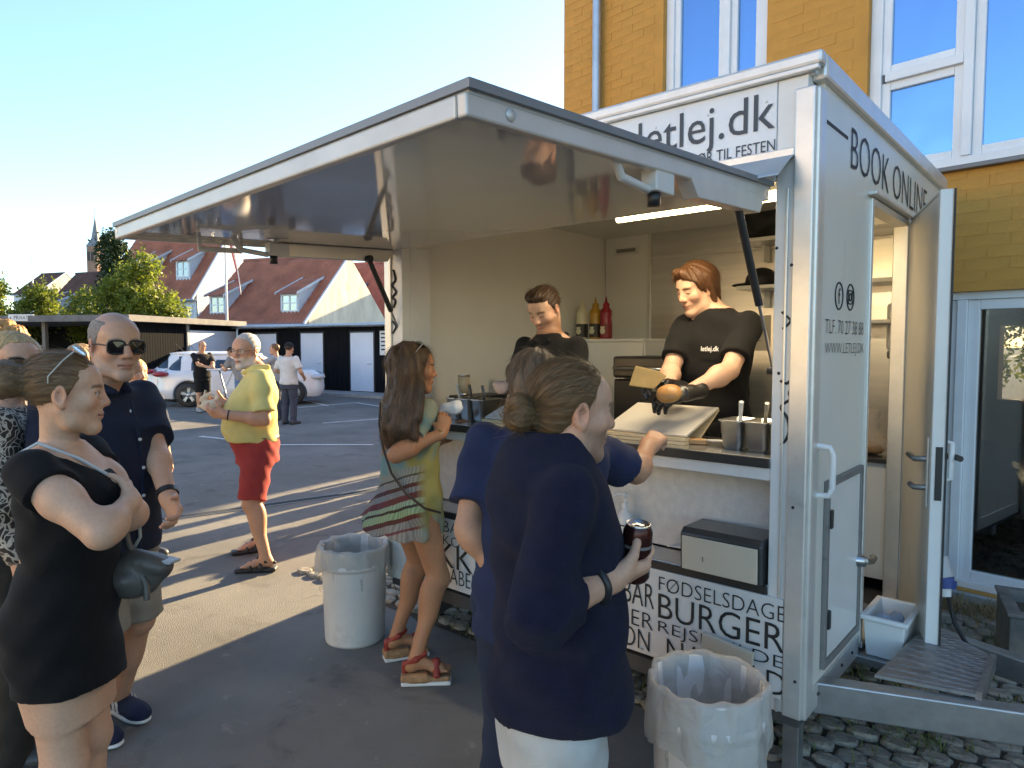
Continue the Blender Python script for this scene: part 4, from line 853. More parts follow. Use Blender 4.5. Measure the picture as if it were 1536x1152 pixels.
# ------------------------------------------------------------------ interior
IY = 4.62
B('back_panel', (TX0+.04, IY, .34), (PY(972, 420, IY)[0], IY+.02, 2.56), M_int, tr); xb = PY(972, 420, IY)[0]
ssb = B('steel_back_panel', (xb+.03, IY, .34), (TX1-.04, IY+.02, 2.56), M_ss, tr); B('panel_joint', (xb+.001, IY-.012, .34), (xb+.029, IY+.02, 2.56), M_alu, ssb, .003)
B('panel_joint', (xb+.03, IY-.010, 2.30), (TX1-.04, IY-.0005, 2.33), M_alu, ssb, .003)
B('ceiling', (TX0+.04, TY0+.06, 2.50), (TX1-.04, IY, 2.53), M_int, tr)
vt = PY(940, 376, IY); vg = B('vent_grille', (vt[0]-.11, IY-.012, vt[2]-.03), (vt[0]+.11, IY-.0005, vt[2]+.03), M_alu, tr); B('vent_slot', (vt[0]-.085, IY-.0135, vt[2]-.014), (vt[0]+.085, IY-.0122, vt[2]+.014), mat('grey_slot', (.2, .19, .17), .6), vg, 0)
# tube lamp inside the opening (lit)
ta, tb_ = PY(925, 329, TY0+.22), PY(1170, 291, TY0+.22); zt_ = (ta[2]+tb_[2])/2
def emit(name, c, s):
    m = bpy.data.materials.new(name); m.use_nodes = True; b = m.node_tree.nodes['Principled BSDF']; b.inputs['Emission Color'].default_value = (*c, 1); b.inputs['Emission Strength'].default_value = s; return m
tl = empty('tube_lamp', ((ta[0]+tb_[0])/2, TY0+.22, zt_), label='lit fluorescent tube lamp above the serving hatch', cat='lamp')
MB().box((ta[0]-.02, TY0+.2, zt_+.018), (tb_[0]+.02, TY0+.26, 2.499)).build('lamp_housing', M_tw, tl, .003)
MB().tube([(ta[0], TY0+.23, zt_), (tb_[0], TY0+.23, zt_)], .018, 10).build('tube', emit('tube_glow', (1., .86, .55), 7.), tl)
ld = bpy.data.lights.new('tube_light', 'AREA'); ld.shape = 'RECTANGLE'; ld.size = abs(tb_[0]-ta[0]); ld.size_y = .04; ld.energy = 2.4; ld.color = (1., .94, .84); lo_ = bpy.data.objects.new('tube_light', ld); COL.objects.link(lo_); lo_.parent = tl; lo_.location = (0, .01, -.03)
# ================================================================== THINGS ON AND AROUND THE TRAILER
M_plw = mat('white_plastic', (.72, .72, .70), .35, var=(4, .05), dirt=((.55, .51, .45), 5, .62))
M_beige = mat('beige_front', (.62, .52, .40), .4, var=(3, .05)); M_smoke = mat('smoked_plastic', (.05, .048, .045), .25, coat=.3)
# napkin dispenser on the low shelf
def yshelf(): return TY0+.09
a, b = PY(1018, 870, TY0-.03), PY(1140, 880, TY0-.03); nx0, nx1 = a[0]+.005, b[0]+.005; nz = .776
nd = empty('napkin_dispenser', ((nx0+nx1)/2, TY0+.04, nz), label='black napkin dispenser with beige front panel on the lower shelf', cat='dispenser')
MB().prism([(nx0, TY0-.03, nz), (nx0, TY0+.16, nz), (nx0, TY0+.16, nz+.165), (nx0, TY0-.01, nz+.165), (nx0, TY0-.035, nz+.145)], (nx1-nx0, 0, 0)).build('case', M_smoke, nd, .008, 3)
MB().prism([(nx0+.012, TY0-.0345, nz+.006), (nx1-.012, TY0-.0345, nz+.006), (nx1-.012, TY0-.039, nz+.138), (nx0+.012, TY0-.039, nz+.138)], (0, -.006, 0)).build('front_panel', M_beige, nd, .004)
MB().box((nx0+.10, TY0-.0475, nz+.05), (nx0+.103, TY0-.0455, nz+.07)).build('scratch', mat('scuff', (.25, .2, .15), .7), nd)
pn = MB().prism([(nx0-.09, TY0+.03, nz+.055), (nx0+.01, TY0+.0, nz+.075), (nx0+.012, TY0+.13, nz+.08), (nx0-.06, TY0+.13, nz+.06)], (0, 0, .003)).build('paper_napkin', mat('paper', (.75, .75, .74), .7), None); tag(pn, 'white paper napkin sticking out of the dispenser', 'napkin')
# soap pump bottle
pb = PY(937, 800, TY0+.12); so = empty('pump_bottle', (pb[0], TY0+.12, .776), label='white pump bottle standing on the lower shelf', cat='bottle')
z = .776; MB().lathe([(0, 0), (.034, 0), (.037, .006), (.037, .11), (.030, .135), (.014, .15), (.014, .165), (0, .165)], (pb[0], TY0+.12, z), 24).build('bottle', mat('bottle_milk', (.72, .72, .70), .25), so)
MB().lathe([(.016, .16), (.016, .18), (.006, .183), (.006, .21), (.012, .212), (.012, .225), (0, .226)], (pb[0], TY0+.12, z), 16).tube([(pb[0], TY0+.12, z+.22), (pb[0]-.03, TY0+.10, z+.22), (pb[0]-.04, TY0+.095, z+.21)], .006, 8).build('pump', mat('bottle_milk', 0), so)
MB().box((pb[0]-.022, TY0+.0815, z+.085), (pb[0]+.022, TY0+.083, z+.091)).build('label_print', M_blkp, so)
# gastronorm containers with ladles
def gn_set(name, px0, px1, py_b, label, n, yp, scoop=True, hh=.15):
    a, b = PY(px0, py_b, yp), PY(px1, py_b, yp); x0, x1 = a[0], b[0]; zt = 1.245
    w = (x1-x0)/n
    for i in range(n):
        x = x0+w*(i+.5); e = empty('steel_container', (x, yp+.08, zt), label=label[i], cat='container', group='steel topping containers on the counter')
        V = []; prof = [(.36, 0, 0.), (.43, .012, 0), (.46, hh*.5, 0), (.475, hh*.52, 0), (.49, hh-.01, 0), (.56, hh-.004, 0), (.56, hh, 0), (.485, hh, 0), (.44, hh*.5, 0), (.40, .03, 0), (0.0, .03, 0)]
        m = MB(); V = []; nn = 24
        for k, h_, _ in prof:
            for t in range(nn):
                an = 2*math.pi*(t+.5)/nn; cx = max(-.82, min(.82, 1.05*math.cos(an)))/.82; cy = max(-.82, min(.82, 1.05*math.sin(an)))/.82
                V.append((x+cx*w*k*.93, yp+.08+cy*.085*k/.5*.95, zt+h_))
        m.add(V, [(r*nn+t, r*nn+(t+1) % nn, (r+1)*nn+(t+1) % nn, (r+1)*nn+t) for r in range(len(prof)-1) for t in range(nn)], True); m.build('pan', mat('pan_steel', (.5, .5, .48), .3, .95, var=(20, .08)), e)
        MB().box((x-w*.36, yp+.02, zt+hh*.62), (x+w*.36, yp+.14, zt+hh*.7)).build('filling', mat('topping_%d' % i, ((.30, .11, .05), (.35, .28, .10), (.16, .2, .05))[i % 3], .6, var=(60, .5), bump=(60, .8)), e)
        if scoop: MB().tube([(x+.01, yp+.07, zt+hh*.65), (x+.03, yp+.03, zt+hh+.02), (x+.045, yp+.0, zt+hh+.075)], [.012, .007, .009], 8).build('spoon', M_chr if i else mat('bottle_milk', 0), e)
gn_set('r', 1076, 1192, 668, ['steel container with white spoon, next to the tilted board and scraper', 'steel container of mustard coloured topping by the hatch post', 'steel container half hidden behind the hatch post'], 3, TY0+.10, True, .115)
gn_set('l', 668, 724, 632, ['steel container of brown topping beside the long haired woman', 'steel container between two others by the pale tilted board', 'steel container touching the pale tilted board'], 3, TY0+.14, True, .12)
# sneeze boards: white tilted boards with wooden lower rail
def board(px0, px1, py0, label, tint):
    a, b = PY(px0, py0, TY0+.11), PY(px1, py0, TY0+.11); z = 1.245; y = TY0+.11
    e = empty('tilted_board', ((a[0]+b[0])/2, y+.05, z), label=label, cat='board', group='tilted boards on the counter')
    MB().prism([(a[0], y, z+.03), (b[0], y, z+.03), (b[0]+.02, y+.26, z+.13), (a[0]+.02, y+.26, z+.13)], (0, -.004, .008)).build('panel', tint, e)
    MB().box((a[0]-.01, y-.02, z), (b[0], y+.03, z+.012)).box((a[0]-.01, y-.018, z+.014), (b[0], y+.03, z+.028)).build('wood_rail', mat('pale_wood', (.60, .46, .28), .5, var=(10, .15), stretch=(1, 12, 12)), e)
    MB().prism([(a[0]+.02, y+.10, z), (b[0], y+.10, z), (b[0]+.02, y+.26, z+.125), (a[0]+.02, y+.26, z+.125)], (0, .01, 0)).build('support', mat('pale_wood', 0), e)
board(906, 1030, 655, 'white tilted board with wooden rail in front of the young worker', mat('board_white', (.55, .52, .46), .3))
board(728, 792, 628, 'pale tilted board behind the blue shirted customer', mat('board_pale', (.62, .64, .66), .12))
kb = PY(1060, 656, TY0+.16); kn = empty('serving_spatula', (kb[0], TY0+.16, 1.245), label='wooden scraper with long thin handle lying on the counter', cat='scraper')
MB().prism([(kb[0]-.09, TY0+.12, 1.246), (kb[0]-.0, TY0+.15, 1.246), (kb[0]-.0, TY0+.18, 1.246), (kb[0]-.09, TY0+.22, 1.246)], (0, 0, .02)).build('blade', mat('brown_wood', (.35, .2, .09), .6), kn, .004); MB().tube([(kb[0]-.01, TY0+.165, 1.262), (kb[0]+.12, TY0+.165, 1.268)], .006, 8).build('handle', M_chr, kn)
# kitchen inside
cw0, cw1 = PY(868, 560, 4.05)[0], PY(966, 560, 4.05)[0]; ctop = PY(900, 509, 4.05)[2]
cb = empty('white_cabinet', ((cw0+cw1)/2, 4.3, .34), label='white cabinet with sauce bottles on top inside the trailer', cat='cabinet')
B('carcass', (cw0, 4.06, .345), (cw1, 4.6, ctop), M_int, cb, .006); B('door', (cw0+.008, 4.04, .36), (cw1-.008, 4.059, ctop-.02), M_int, cb, .006); MB().box((cw0-.004, 4.035, ctop-.018), (cw1+.004, 4.6, ctop+.004)).build('top', M_int, cb, .004)
def sauce(px, c, cn, label, lab, h=.30):
    p = PY(px, 505, 4.12); x = p[0]; e = empty('sauce_bottle', (x, 4.12, ctop+.004), label=label, cat='bottle', group='sauce bottles on the cabinet'); z = ctop+.004
    bd = MB().lathe([(0, 0), (.040, 0), (.044, .01), (.044, .12), (.040, .15), (.044, .17), (.042, .2), (.022, .225), (.022, .235), (0, .235)], (x, 4.12, z), 20).build('bottle', mat('sauce_'+cn, c, .3), e)
    MB().lathe([(.024, .232), (.024, .25), (.010, .262), (.004, .30), (0, .30)], (x, 4.12, z), 14).build('nozzle', mat('sauce_'+cn, c, .3), e)
    MB().lathe([(.0447, .012), (.0447, .11)], (x, 4.12, z), 20).build('label_band', lab, e)
    MB().lathe([(0, 0), (.022, 0)], (x, 4.0745, z+.055), 12, 'y').box((x-.018, 4.0735, z+.075), (x+.018, 4.0745, z+.088)).build('label_print', mat('label_white', (.6, .55, .4), .5), e)
Md = mat('dark_label', (.03, .025, .02), .5)
sauce(873, (.66, .60, .42), 'mayo', 'pale mayonnaise bottle with dark label on the cabinet', Md); sauce(893, (.45, .24, .03), 'mustard', 'ochre mustard bottle with dark label on the cabinet', Md); sauce(909, (.30, .012, .025), 'ketchup', 'red ketchup bottle on the cabinet', mat('red_label', (.22, .02, .025), .5))
# grill and worktop behind the young worker
wt = empty('steel_worktop', (-1.6, 4.2, .34), label='dark steel worktop along the back of the kitchen', cat='worktop'); B('top', (cw1+.02, 3.95, 1.02), (TX1-.25, 4.6, 1.06), M_ss, wt); B('front', (cw1+.02, 3.98, .345), (TX1-.25, 4.0, 1.019), M_int, wt)
g0, g1 = PY(940, 560, 3.7), PY(1050, 560, 3.7); gr = empty('contact_grill', ((g0[0]+g1[0])/2, 3.8, 1.06), label='black contact grill behind the young worker', cat='grill'); gz1 = g0[2]+.11
B('body', (g0[0], 3.55, .60), (g1[0], 3.94, gz1-.14), M_blkm, gr, .01); B('lid', (g0[0]+.01, 3.52, gz1-.13), (g1[0]-.01, 3.93, gz1), mat('grill_grey', (.06, .055, .05), .35, .4), gr, .015)
B('stand', (g0[0], 3.6, .345), (g1[0], 3.94, .599), M_blkm, gr); MB().tube([(g0[0]+.05, 3.52, gz1-.07), (g0[0]+.05, 3.47, gz1-.07), (g1[0]-.05, 3.47, gz1-.07), (g1[0]-.05, 3.52, gz1-.07)], .012, 8).build('handle', M_chr, gr)
# front prep tray (black) right behind the counter
t0, t1 = PY(945, 625, 2.95), PY(1055, 625, 2.95); tp = empty('prep_tray', ((t0[0]+t1[0])/2, 3.0, 1.05), label='black prep tray under the hands of the young worker', cat='tray'); B('tray', (t0[0], 2.87, 1.20), (t1[0], 2.99, 1.27), M_blkm, tp, .008); B('rim', (t0[0]+.14, 2.858, 1.262), (t1[0]-.05, 2.87, 1.285), M_chr, tp, .003); B('stand', (t0[0]+.03, 2.875, .345), (t1[0]-.03, 2.97, 1.199), M_blkm, tp)
# shelves on the right of the back wall with bags and cap
for py_, nm in ((362, 'upper'), (432, 'lower')):
    p0, p1 = PY(1104, py_, 4.3), PY(1175, py_, 4.3); e = empty('wall_shelf', ((p0[0]+p1[0])/2, 4.45, p0[2]), label='%s white shelf on the steel back wall of the kitchen' % nm, cat='shelf'); B('board', (p0[0], 4.3, p0[2]-.012), (TX1-.05, 4.6, p0[2]+.012), M_int, e); B('bracket', (p0[0]+.09, 4.5, p0[2]-.12), (p0[0]+.11, 4.6, p0[2]-.013), M_int, e)
p = PY(1150, 330, 4.4); bg_ = surf('black_bag', [ell((0, 0, .14), (.19, .12, .17), k=.05), ell((.12, 0, .1), (.14, .11, .13), k=.05), ell((-.1, .02, .07), (.1, .1, .09), k=.04)], .014, mat('black_nylon', (.015, .015, .016), .55), None, disp=wrinkle(.012, (30, 30, 26), 3)); bg_.location = (p[0]+.02, 4.43, PY(1104, 362, 4.3)[2]+.028); tag(bg_, 'slumped black bag on the upper kitchen shelf', 'bag')
p = PY(1140, 420, 4.4); cp_ = surf('baseball_hat', [ell((0, 0, .02), (.10, .11, .09), k=.01), ell((-.10, -.02, .0), (.09, .08, .012), k=.01), rbox((0, 0, -.12), (.3, .3, .11), k=.002, sub=True)], .009, mat('black_nylon', 0), None); cp_.location = (p[0], 4.43, PY(1104, 432, 4.3)[2]+.024); tag(cp_, 'black cap lying on the lower kitchen shelf', 'cap')
no = PY(1120, 500, IY-.01); nt_ = B('paper_notice', (no[0]-.10, IY-.006, no[2]-.12), (no[0]+.16, IY-.002, no[2]+.12), mat('notice_paper', (.52, .47, .38), .6), None, 0); tag(nt_, 'faded paper notice stuck on the steel back wall', 'notice')
for i in range(9): MB().box((no[0]-.05, IY-.0075, no[2]+.09-i*.024), (no[0]+.05+.05*math.sin(i*2.3), IY-.0062, no[2]+.096-i*.024)).build('print_line', mat('faded_print', (.2, .17, .13), .7), nt_)
# left end of the counter: black box with tins
p0, p1 = PY(645, 600, 2.95), PY(716, 600, 2.95); zt = PY(680, 592, 2.95)[2]; bx = B('black_crate', (p0[0]-.1, 2.9, 1.0), (p1[0], 3.25, zt), M_blkm, None, .006); tag(bx, 'black crate carrying tins at the far end of the kitchen', 'crate')
B('stand', (p0[0]-.05, 2.95, .345), (p1[0]-.05, 3.2, .999), M_int, bx)
def tin(px, w, c, nm, label, h, py=590):
    p = PY(px, py, 3.02); e = empty('food_tin', (p[0], 3.02, zt), label=label, cat='tin', group='tins on the black crate'); r = w
    MB().lathe([(0, 0), (r, 0), (r, h), (r*.93, h), (r*.93, h-.006), (0, h-.006)], (p[0], 3.02, zt), 20).build('can', mat('tin_'+nm, c, .35), e)
    MB().lathe([(r*1.03, 0), (r*1.03, .006), (r, .008)], (p[0], 3.02, zt), 20).lathe([(r, h-.008), (r*1.04, h-.004), (r*1.02, h+.003)], (p[0], 3.02, zt), 20).build('rim', M_chr, e)
    B('label_print', (p[0]-r*.3, 3.02-r-.003, zt+h*.2), (p[0]+r*.3, 3.02-r*.9, zt+h*.45), Md, e, 0)
tin(642, .05, (.35, .02, .06), 'red', 'dark red tin on the black crate', .13); tin(664, .05, (.52, .44, .28), 'cream', 'cream tin between the red and yellow tins', .115); tin(677, .05, (.50, .36, .06), 'yellow', 'yellow tin beside the cream tin', .11); tin(694, .045, (.48, .42, .32), 'beige', 'beige tin with a dark print, last of the tins', .12)
p = PY(766, 558, 3.2); dp = surf('black_ladle', [ell((0, 0, 0), (.035, .03, .055), k=.01), ell((0, -.03, .0), (.024, .012, .038), k=.006, sub=True), cap((0, .01, -.05), (.01, .02, -.2), .012, .01, k=.01)], .006, M_blkm, None); dp.location = tuple(p); tag(dp, 'black round spoon held up behind the blue shirted customer', 'spoon')
# seen through the open door: soap dispenser, buns, worktop
p = PX(1344, 492, -1.25) if False else PY(1346, 495, IY-.07); ds = empty('soap_dispenser', tuple(p), label='white wall soap dispenser seen through the trailer door', cat='dispenser')
B('case', (p[0]-.055, IY-.1, p[2]-.12), (p[0]+.055, IY-.001, p[2]+.16), M_plw, ds, .02); B('base', (p[0]-.05, IY-.095, p[2]-.17), (p[0]+.05, IY-.01, p[2]-.121), mat('dispenser_grey', (.2, .2, .2), .4), ds, .012)
dz = PX(1330, 648, -1.0)[2]
side = empty('side_counter', (-1.0, 4.1, .34), label='white side counter seen through the trailer door', cat='counter'); B('top', (-1.18, 3.9, 1.04), (TX1-.05, 4.61, 1.065), M_cedge, side); B('front', (-1.16, 3.93, .42), (TX1-.06, 3.95, 1.039), M_int, side)
bun = empty('bread_bag', (-.95, 4.05, 1.066), label='bag of burger buns on the side counter inside the door', cat='bag'); 
surf('bag', [ell((-.95, 4.05, 1.12), (.10, .09, .055), k=.04), cap((-.95, 4.05, 1.15), (-.96, 4.06, 1.27), .03, .05, k=.04)], .009, mat('bag_film', (.6, .5, .4), .15, alpha=.35), bun, disp=wrinkle(.008, (40, 44, 48), 5), keep=True)
for i, (x, y) in enumerate(((-1.0, 4.03), (-.92, 4.03), (-.96, 4.09))): MB().lathe([(0, 0), (.035, 0), (.042, .015), (.036, .035), (.015, .045), (0, .046)], (x, y, 1.075), 16).build('bun', mat('bun_crust', (.42, .2, .06), .5, var=(20, .2)), bun)
B('shelf_board', (-1.4, 4.3, 1.78), (TX1-.05, 4.6, 1.80), M_int, side)
# white crate at the door sill
c0 = G(1298, 925, .45); cr_ = empty('plastic_crate', (-.667, 3.295, .32), label='white plastic crate standing on the step by the trailer door', cat='crate')
def crate(x0, x1, y0, y1, z0, z1, t=.012, tp=.03):
    m = MB(); P = lambda z, k, i: [(x0+k-i, y0+k-i, z), (x1-k+i, y0+k-i, z), (x1-k+i, y1-k+i, z), (x0+k-i, y1-k+i, z)]
    rings = [P(z0, tp, 0), P(z1-.02, 0, 0), P(z1-.02, 0, .012), P(z1, 0, .012), P(z1, t, 0), P(z0+t, tp+t, 0)]
    V = [q for r in rings for q in r]; m.add(V, [(3, 2, 1, 0)]+[(i*4+j, i*4+(j+1) % 4, i*4+4+(j+1) % 4, i*4+4+j) for i in range(5) for j in range(4)]+[(20, 21, 22, 23)]); return m
crate(-.745, -.585, 3.15, 3.43, .322, .50, tp=.012).build('tub', M_plw, cr_, .006)
surf('plastic_wrap', [ell((-.69, 3.25, .465), (.035, .04, .025), k=.02), ell((-.65, 3.31, .45), (.035, .04, .03), k=.02)], .008, mat('blue_film', (.35, .42, .5), .2), cr_, disp=wrinkle(.01, (60, 60, 60), 8), keep=True)
B('step_frame', (TX1-.02, 3.13, .285), (-.55, 3.46, .3215), M_steel, tr, .004)
# power plug and cable on the door side
pp = PX(1413, 858, -.50); pl = empty('power_plug', tuple(pp), label='blue power plug with grey cover hanging beside the trailer door', cat='plug')
x, y, z = pp; MB().tube([(x-.03, y+.02, z+.05), (x-.01, y+.01, z+.0), (x+.005, y, z-.03)], [.05, .045, .04], 14).build('socket', mat('socket_grey', (.42, .43, .43), .5), pl); MB().tube([(x+.003, y, z-.02), (x+.012, y-.005, z-.065)], [.043, .038], 14).box((x+.03, y-.02, z-.06), (x+.055, y+.01, z-.03)).build('plug', mat('plug_blue', (.02, .06, .22), .45), pl); MB().tube([(x+.012, y-.005, z-.065), (x+.017, y-.008, z-.10)], [.026, .022], 12).build('plug_cap', M_plw, pl)
cbl = [PX(1418, 875, -.50), PX(1424, 905, -.49), PX(1432, 935, -.47), PX(1445, 958, -.42), G(1463, 985, .30), G(1490, 1005, .15), G(1520, 1000, .03), G(1600, 990, .02)]
cb_ = MB().tube([tuple(q) for q in cbl], .009, 8).build('power_cable', M_rub, None); tag(cb_, 'black power cable hanging down from the blue plug', 'cable')
# concrete block at the far right
k0 = G(1560, 1030); blk = empty('planter_box', (k0[0]+.1, k0[1]+.25, 0), HEAD*.3, label='weathered concrete trough standing beside the step plate', cat='trough')
crate(-.28, .28, -.22, .22, 0, .34, .05, .0).build('trough', mat('old_concrete', (.15, .14, .125), .9, var=(9, .3), bump=(40, .5)), blk, .012, keep=False); MB().box((-.22, -.165, .2), (.22, .165, .28)).build('earth', M_soil, blk, keep=False)
# ------------------------------------------------------------------ bins with bag liners
def film_mat(name, c, a):
    m = bpy.data.materials.new(name); m.use_nodes = True; N = m.node_tree.nodes; L = m.node_tree.links; b = N['Principled BSDF']; b.inputs['Base Color'].default_value = (*c, 1); b.inputs['Roughness'].default_value = .22
    t = N.new('ShaderNodeBsdfTransparent'); tl_ = N.new('ShaderNodeBsdfTranslucent'); tl_.inputs[0].default_value = (*c, 1); m1 = N.new('ShaderNodeMixShader'); m1.inputs[0].default_value = .45; m2 = N.new('ShaderNodeMixShader'); m2.inputs[0].default_value = a
    L.new(b.outputs[0], m1.inputs[1]); L.new(tl_.outputs[0], m1.inputs[2]); L.new(t.outputs[0], m2.inputs[1]); L.new(m1.outputs[0], m2.inputs[2]); L.new(m2.outputs[0], N['Material Output'].inputs[0])
    nz = N.new('ShaderNodeTexNoise'); nz.inputs['Scale'].default_value = 14; nz.inputs['Detail'].default_value = 3; nz.inputs['Distortion'].default_value = 1.5; bp = N.new('ShaderNodeBump'); bp.inputs['Strength'].default_value = .7; bp.inputs['Distance'].default_value = .03; tc = N.new('ShaderNodeTexCoord')
    L.new(tc.outputs['Object'], nz.inputs['Vector']); L.new(nz.outputs[0], bp.inputs['Height']); L.new(bp.outputs[0], b.inputs['Normal']); return m
M_film = film_mat('bag_liner_film', (.72, .70, .66), .62)
M_bin = mat('bin_plastic', (.66, .63, .59), .4, var=(3, .08), dirt=((.50, .40, .33), 4, .56), sss=0)
def bin_(loc, r, h, label, drop, seed, flap=False):
    e = empty('waste_bin', loc, label=label, cat='bin', group='white waste bins with bag liners')
    MB().lathe([(0, 0), (r*.90, 0), (r*.92, .015), (r*.99, h*.78), (r*1.0, h*.80), (r*1.09, h*.81), (r*1.09, h*.86), (r*1.02, h*.87), (r*1.03, h*.985), (r*1.06, h), (r*1.0, h), (r*.97, h*.9), (r*.88, .05), (0, .03)], (0, 0, 0), 48).build('tub', M_bin, e, keep=False)
    rr = random.Random(seed); n = 96; V = []; prof = []
    for i in range(9): prof.append((r*(.84+.13*i/8), h*(.25+.75*i/8)-.0, .007))
    prof += [(r*1.01, h+.012, .004), (r*1.075, h+.014, .004), (r*1.10, h*.98, .006)]
    m = 10
    for i in range(1, m+1): prof.append((r*(1.10+.03*math.sin(i/m*2.6)), h*.98-drop*i/m, .004+.004*i/m))
    ph = [rr.uniform(0, 6.28) for _ in range(8)]
    for i, (q, z, am) in enumerate(prof):
        for t in range(n):
            a = 2*math.pi*t/n; w = math.sin(7*a+ph[0]+z*9)+.7*math.sin(13*a+ph[1]-z*14)+.5*math.sin(23*a+ph[2]+z*20)+.4*math.sin(3*a+ph[3])
            zz_ = z+(.0 if i < 12 else (i-11)/m*(.035*math.sin(2*a+ph[4])+.012*math.sin(5*a+ph[5]))); V.append(((q+am*w)*math.cos(a), (q+am*w)*math.sin(a), zz_+.004*math.sin(11*a+ph[6])))
    MB().add(V, [(i*n+t, i*n+(t+1) % n, (i+1)*n+(t+1) % n, (i+1)*n+t) for i in range(len(prof)-1) for t in range(n)], True).build('bag_liner', M_film, e, keep=False)
    return e
lb = G(533, 955); bin_((lb[0], lb[1], 0), .18, .53, 'white waste bin beside the woman in the tie dye dress', .10, 1)
rb_p = ground_at(1068, 2.15); bin_(tuple(rb_p), .172, .57, 'white waste bin with crumpled liner in front of the lettered skirt', .20, 2)
k = PY(1092, 975, TY0-.03); cbd = MB().box((-.10, 0, -.02), (.10, .02, .035)).build('cardboard_strip', M_beige, None, .003); cbd.location = tuple(k+v3(0, -.02, 0)); cbd.rotation_euler = (.1, .12, 0); tag(cbd, 'cream bent plate fixed to the skirt above the crumpled bin liner', 'plate')
# ------------------------------------------------------------------ cars
M_car = mat('white_car_paint', (.72, .73, .75), .25, coat=.6); M_cgl = glass_mat('car_glass', (.6, .65, .7), .12, (.06, .07, .08)); M_tl = mat('tail_lamp', (.35, .015, .02), .15, coat=.5)
def car(loc, rz, label):
    e = empty('parked_car', loc, rz, label=label, cat='car', group='white cars parked by the carport')
    L, W = 4.35, .88
    low = [(.22, 0, 0, 2.10, W-.06), (.35, 0, 0, 2.17, W), (.65, 0, 0, 2.18, W), (.85, -.02, 0, 2.13, W-.02), (.95, -.05, 0, 2.02, W-.05)]
    pr = [loft(low, p=5, k=.03), loft([(.9, -.25, 0, 1.78, W-.06), (1.15, -.42, 0, 1.38, W-.15), (1.38, -.52, 0, 1.02, W-.24), (1.47, -.55, 0, .85, W-.32), (1.49, -.55, 0, .6, W-.5)], p=4, k=.06)]
    for x in (-1.33, 1.33):
        for s in (-1, 1): pr.append(cap((x, s*W*1.15, .33), (x, s*W*.62, .33), .38, k=.02, sub=True, flat=True))
    surf('body', pr, .032, M_car, e, smooth_it=1)
    gp = [loft([(.95, -.30, 0, 1.66, W-.055), (1.15, -.43, 0, 1.392, W-.138), (1.36, -.525, 0, 1.05, W-.222)], p=4, k=.01)]
    for x, w in ((-1.40, .13), (-.72, .04), (.28, .035)): gp.append(rbox((x, 0, 1.15), (w, 2, .5), k=.003, sub=True))
    surf('glass', gp, .03, M_cgl, e)
    for x in (-1.33, 1.33):
        for s in (-1, 1):
            wh = MB().lathe([(.20, -.1), (.30, -.1), (.33, -.07), (.335, 0), (.33, .07), (.30, .1), (.20, .1)], (x, s*(W-.13), .335), 28, 'y').build('wheel', M_rub, e, keep=False)
            rm = MB().lathe([(.235, s*.085), (.215, s*.10), (.205, s*.06)], (x, s*(W-.13), .335), 28, 'y'); rm.lathe([(0, s*.085), (.06, s*.085), (.06, s*.03)], (x, s*(W-.13), .335), 14, 'y')
            for q in range(5):
                an = q*2*math.pi/5+.3; rm.bar((x+.04*math.cos(an-.2), s*(W-.06), .335+.04*math.sin(an-.2)), (x+.215*math.cos(an-.12), s*(W-.055), .335+.215*math.sin(an-.12)), .02, .03, (math.cos(an+1.57), 0, math.sin(an+1.57))); rm.bar((x+.04*math.cos(an+.2), s*(W-.06), .335+.04*math.sin(an+.2)), (x+.215*math.cos(an+.12), s*(W-.055), .335+.215*math.sin(an+.12)), .02, .03, (math.cos(an+1.57), 0, math.sin(an+1.57)))
            rm.build('rim', mat('alloy', (.5, .5, .52), .3, .8), wh, keep=False)
    for s in (-1, 1):
        surf('tail_light', [ell((-2.02, s*(W-.16), .90), (.20, .19, .085), k=.01)], .02, M_tl, e); surf('headlight', [ell((2.0, s*(W-.2), .78), (.22, .18, .08), k=.01)], .025, mat('lamp_clear', (.5, .52, .55), .1), e)
        surf('mirror', [ell((.62, s*(W+.08), 1.02), (.07, .11, .08), k=.01)], .02, M_car, e)
        MB().tube([(-1.0, s*(W-.02), .80), (-.82, s*(W-.015), .81)], .014, 6).build('door_handle', M_car, e, keep=False)
    B_ = MB().box((-2.16, -.55, .28), (-2.10, .55, .42)).build('bumper_trim', M_rub, e, .01, keep=False)
    MB().box((-2.195, -.26, .58), (-2.17, .26, .69)).build('number_plate', mat('sign_white', 0), e, keep=False)
    MB().tube([(-1.2, 0, 1.47), (-1.45, 0, 1.72)], .008, 6).build('antenna', M_rub, e, keep=False)
    return e
cc = (G(283, 612)+G(437, 604))/2; cdir = math.atan2(_rt[1], _rt[0])+math.radians(16)
pr_ = G(284, 611); fw_ = v3(math.cos(cdir), math.sin(cdir), 0); sd_ = v3(-math.sin(cdir), math.cos(cdir), 0)
c1_ = pr_+fw_*1.33+sd_*.78; car1 = car((c1_[0], c1_[1], 0), cdir, 'white hatchback with five spoke wheels parked behind the high table')
c2 = copy_tree(car1); c2.location = tuple(v3(*car1.location)+sd_*2.05-fw_*.7); c2['label'] = 'white car parked on the far side of the hatchback'
# high table
tp_ = ground_at(336, 16.6); ta_ = empty('high_table', (tp_[0], tp_[1], 0), label='white round high table with folding legs between the far guests', cat='table')
MB().lathe([(0, 1.06), (.38, 1.06), (.40, 1.075), (.40, 1.09), (0, 1.10)], (0, 0, 0), 32).build('top', M_plw, ta_, keep=False)
for i in range(3):
    a = i*2*math.pi/3+.4; MB().tube([(.3*math.cos(a), .3*math.sin(a), 0), (.02*math.cos(a), .02*math.sin(a), .55), (.22*math.cos(a+2.8), .22*math.sin(a+2.8), 1.06)], .016, 8).build('leg', M_chr, ta_, keep=False)
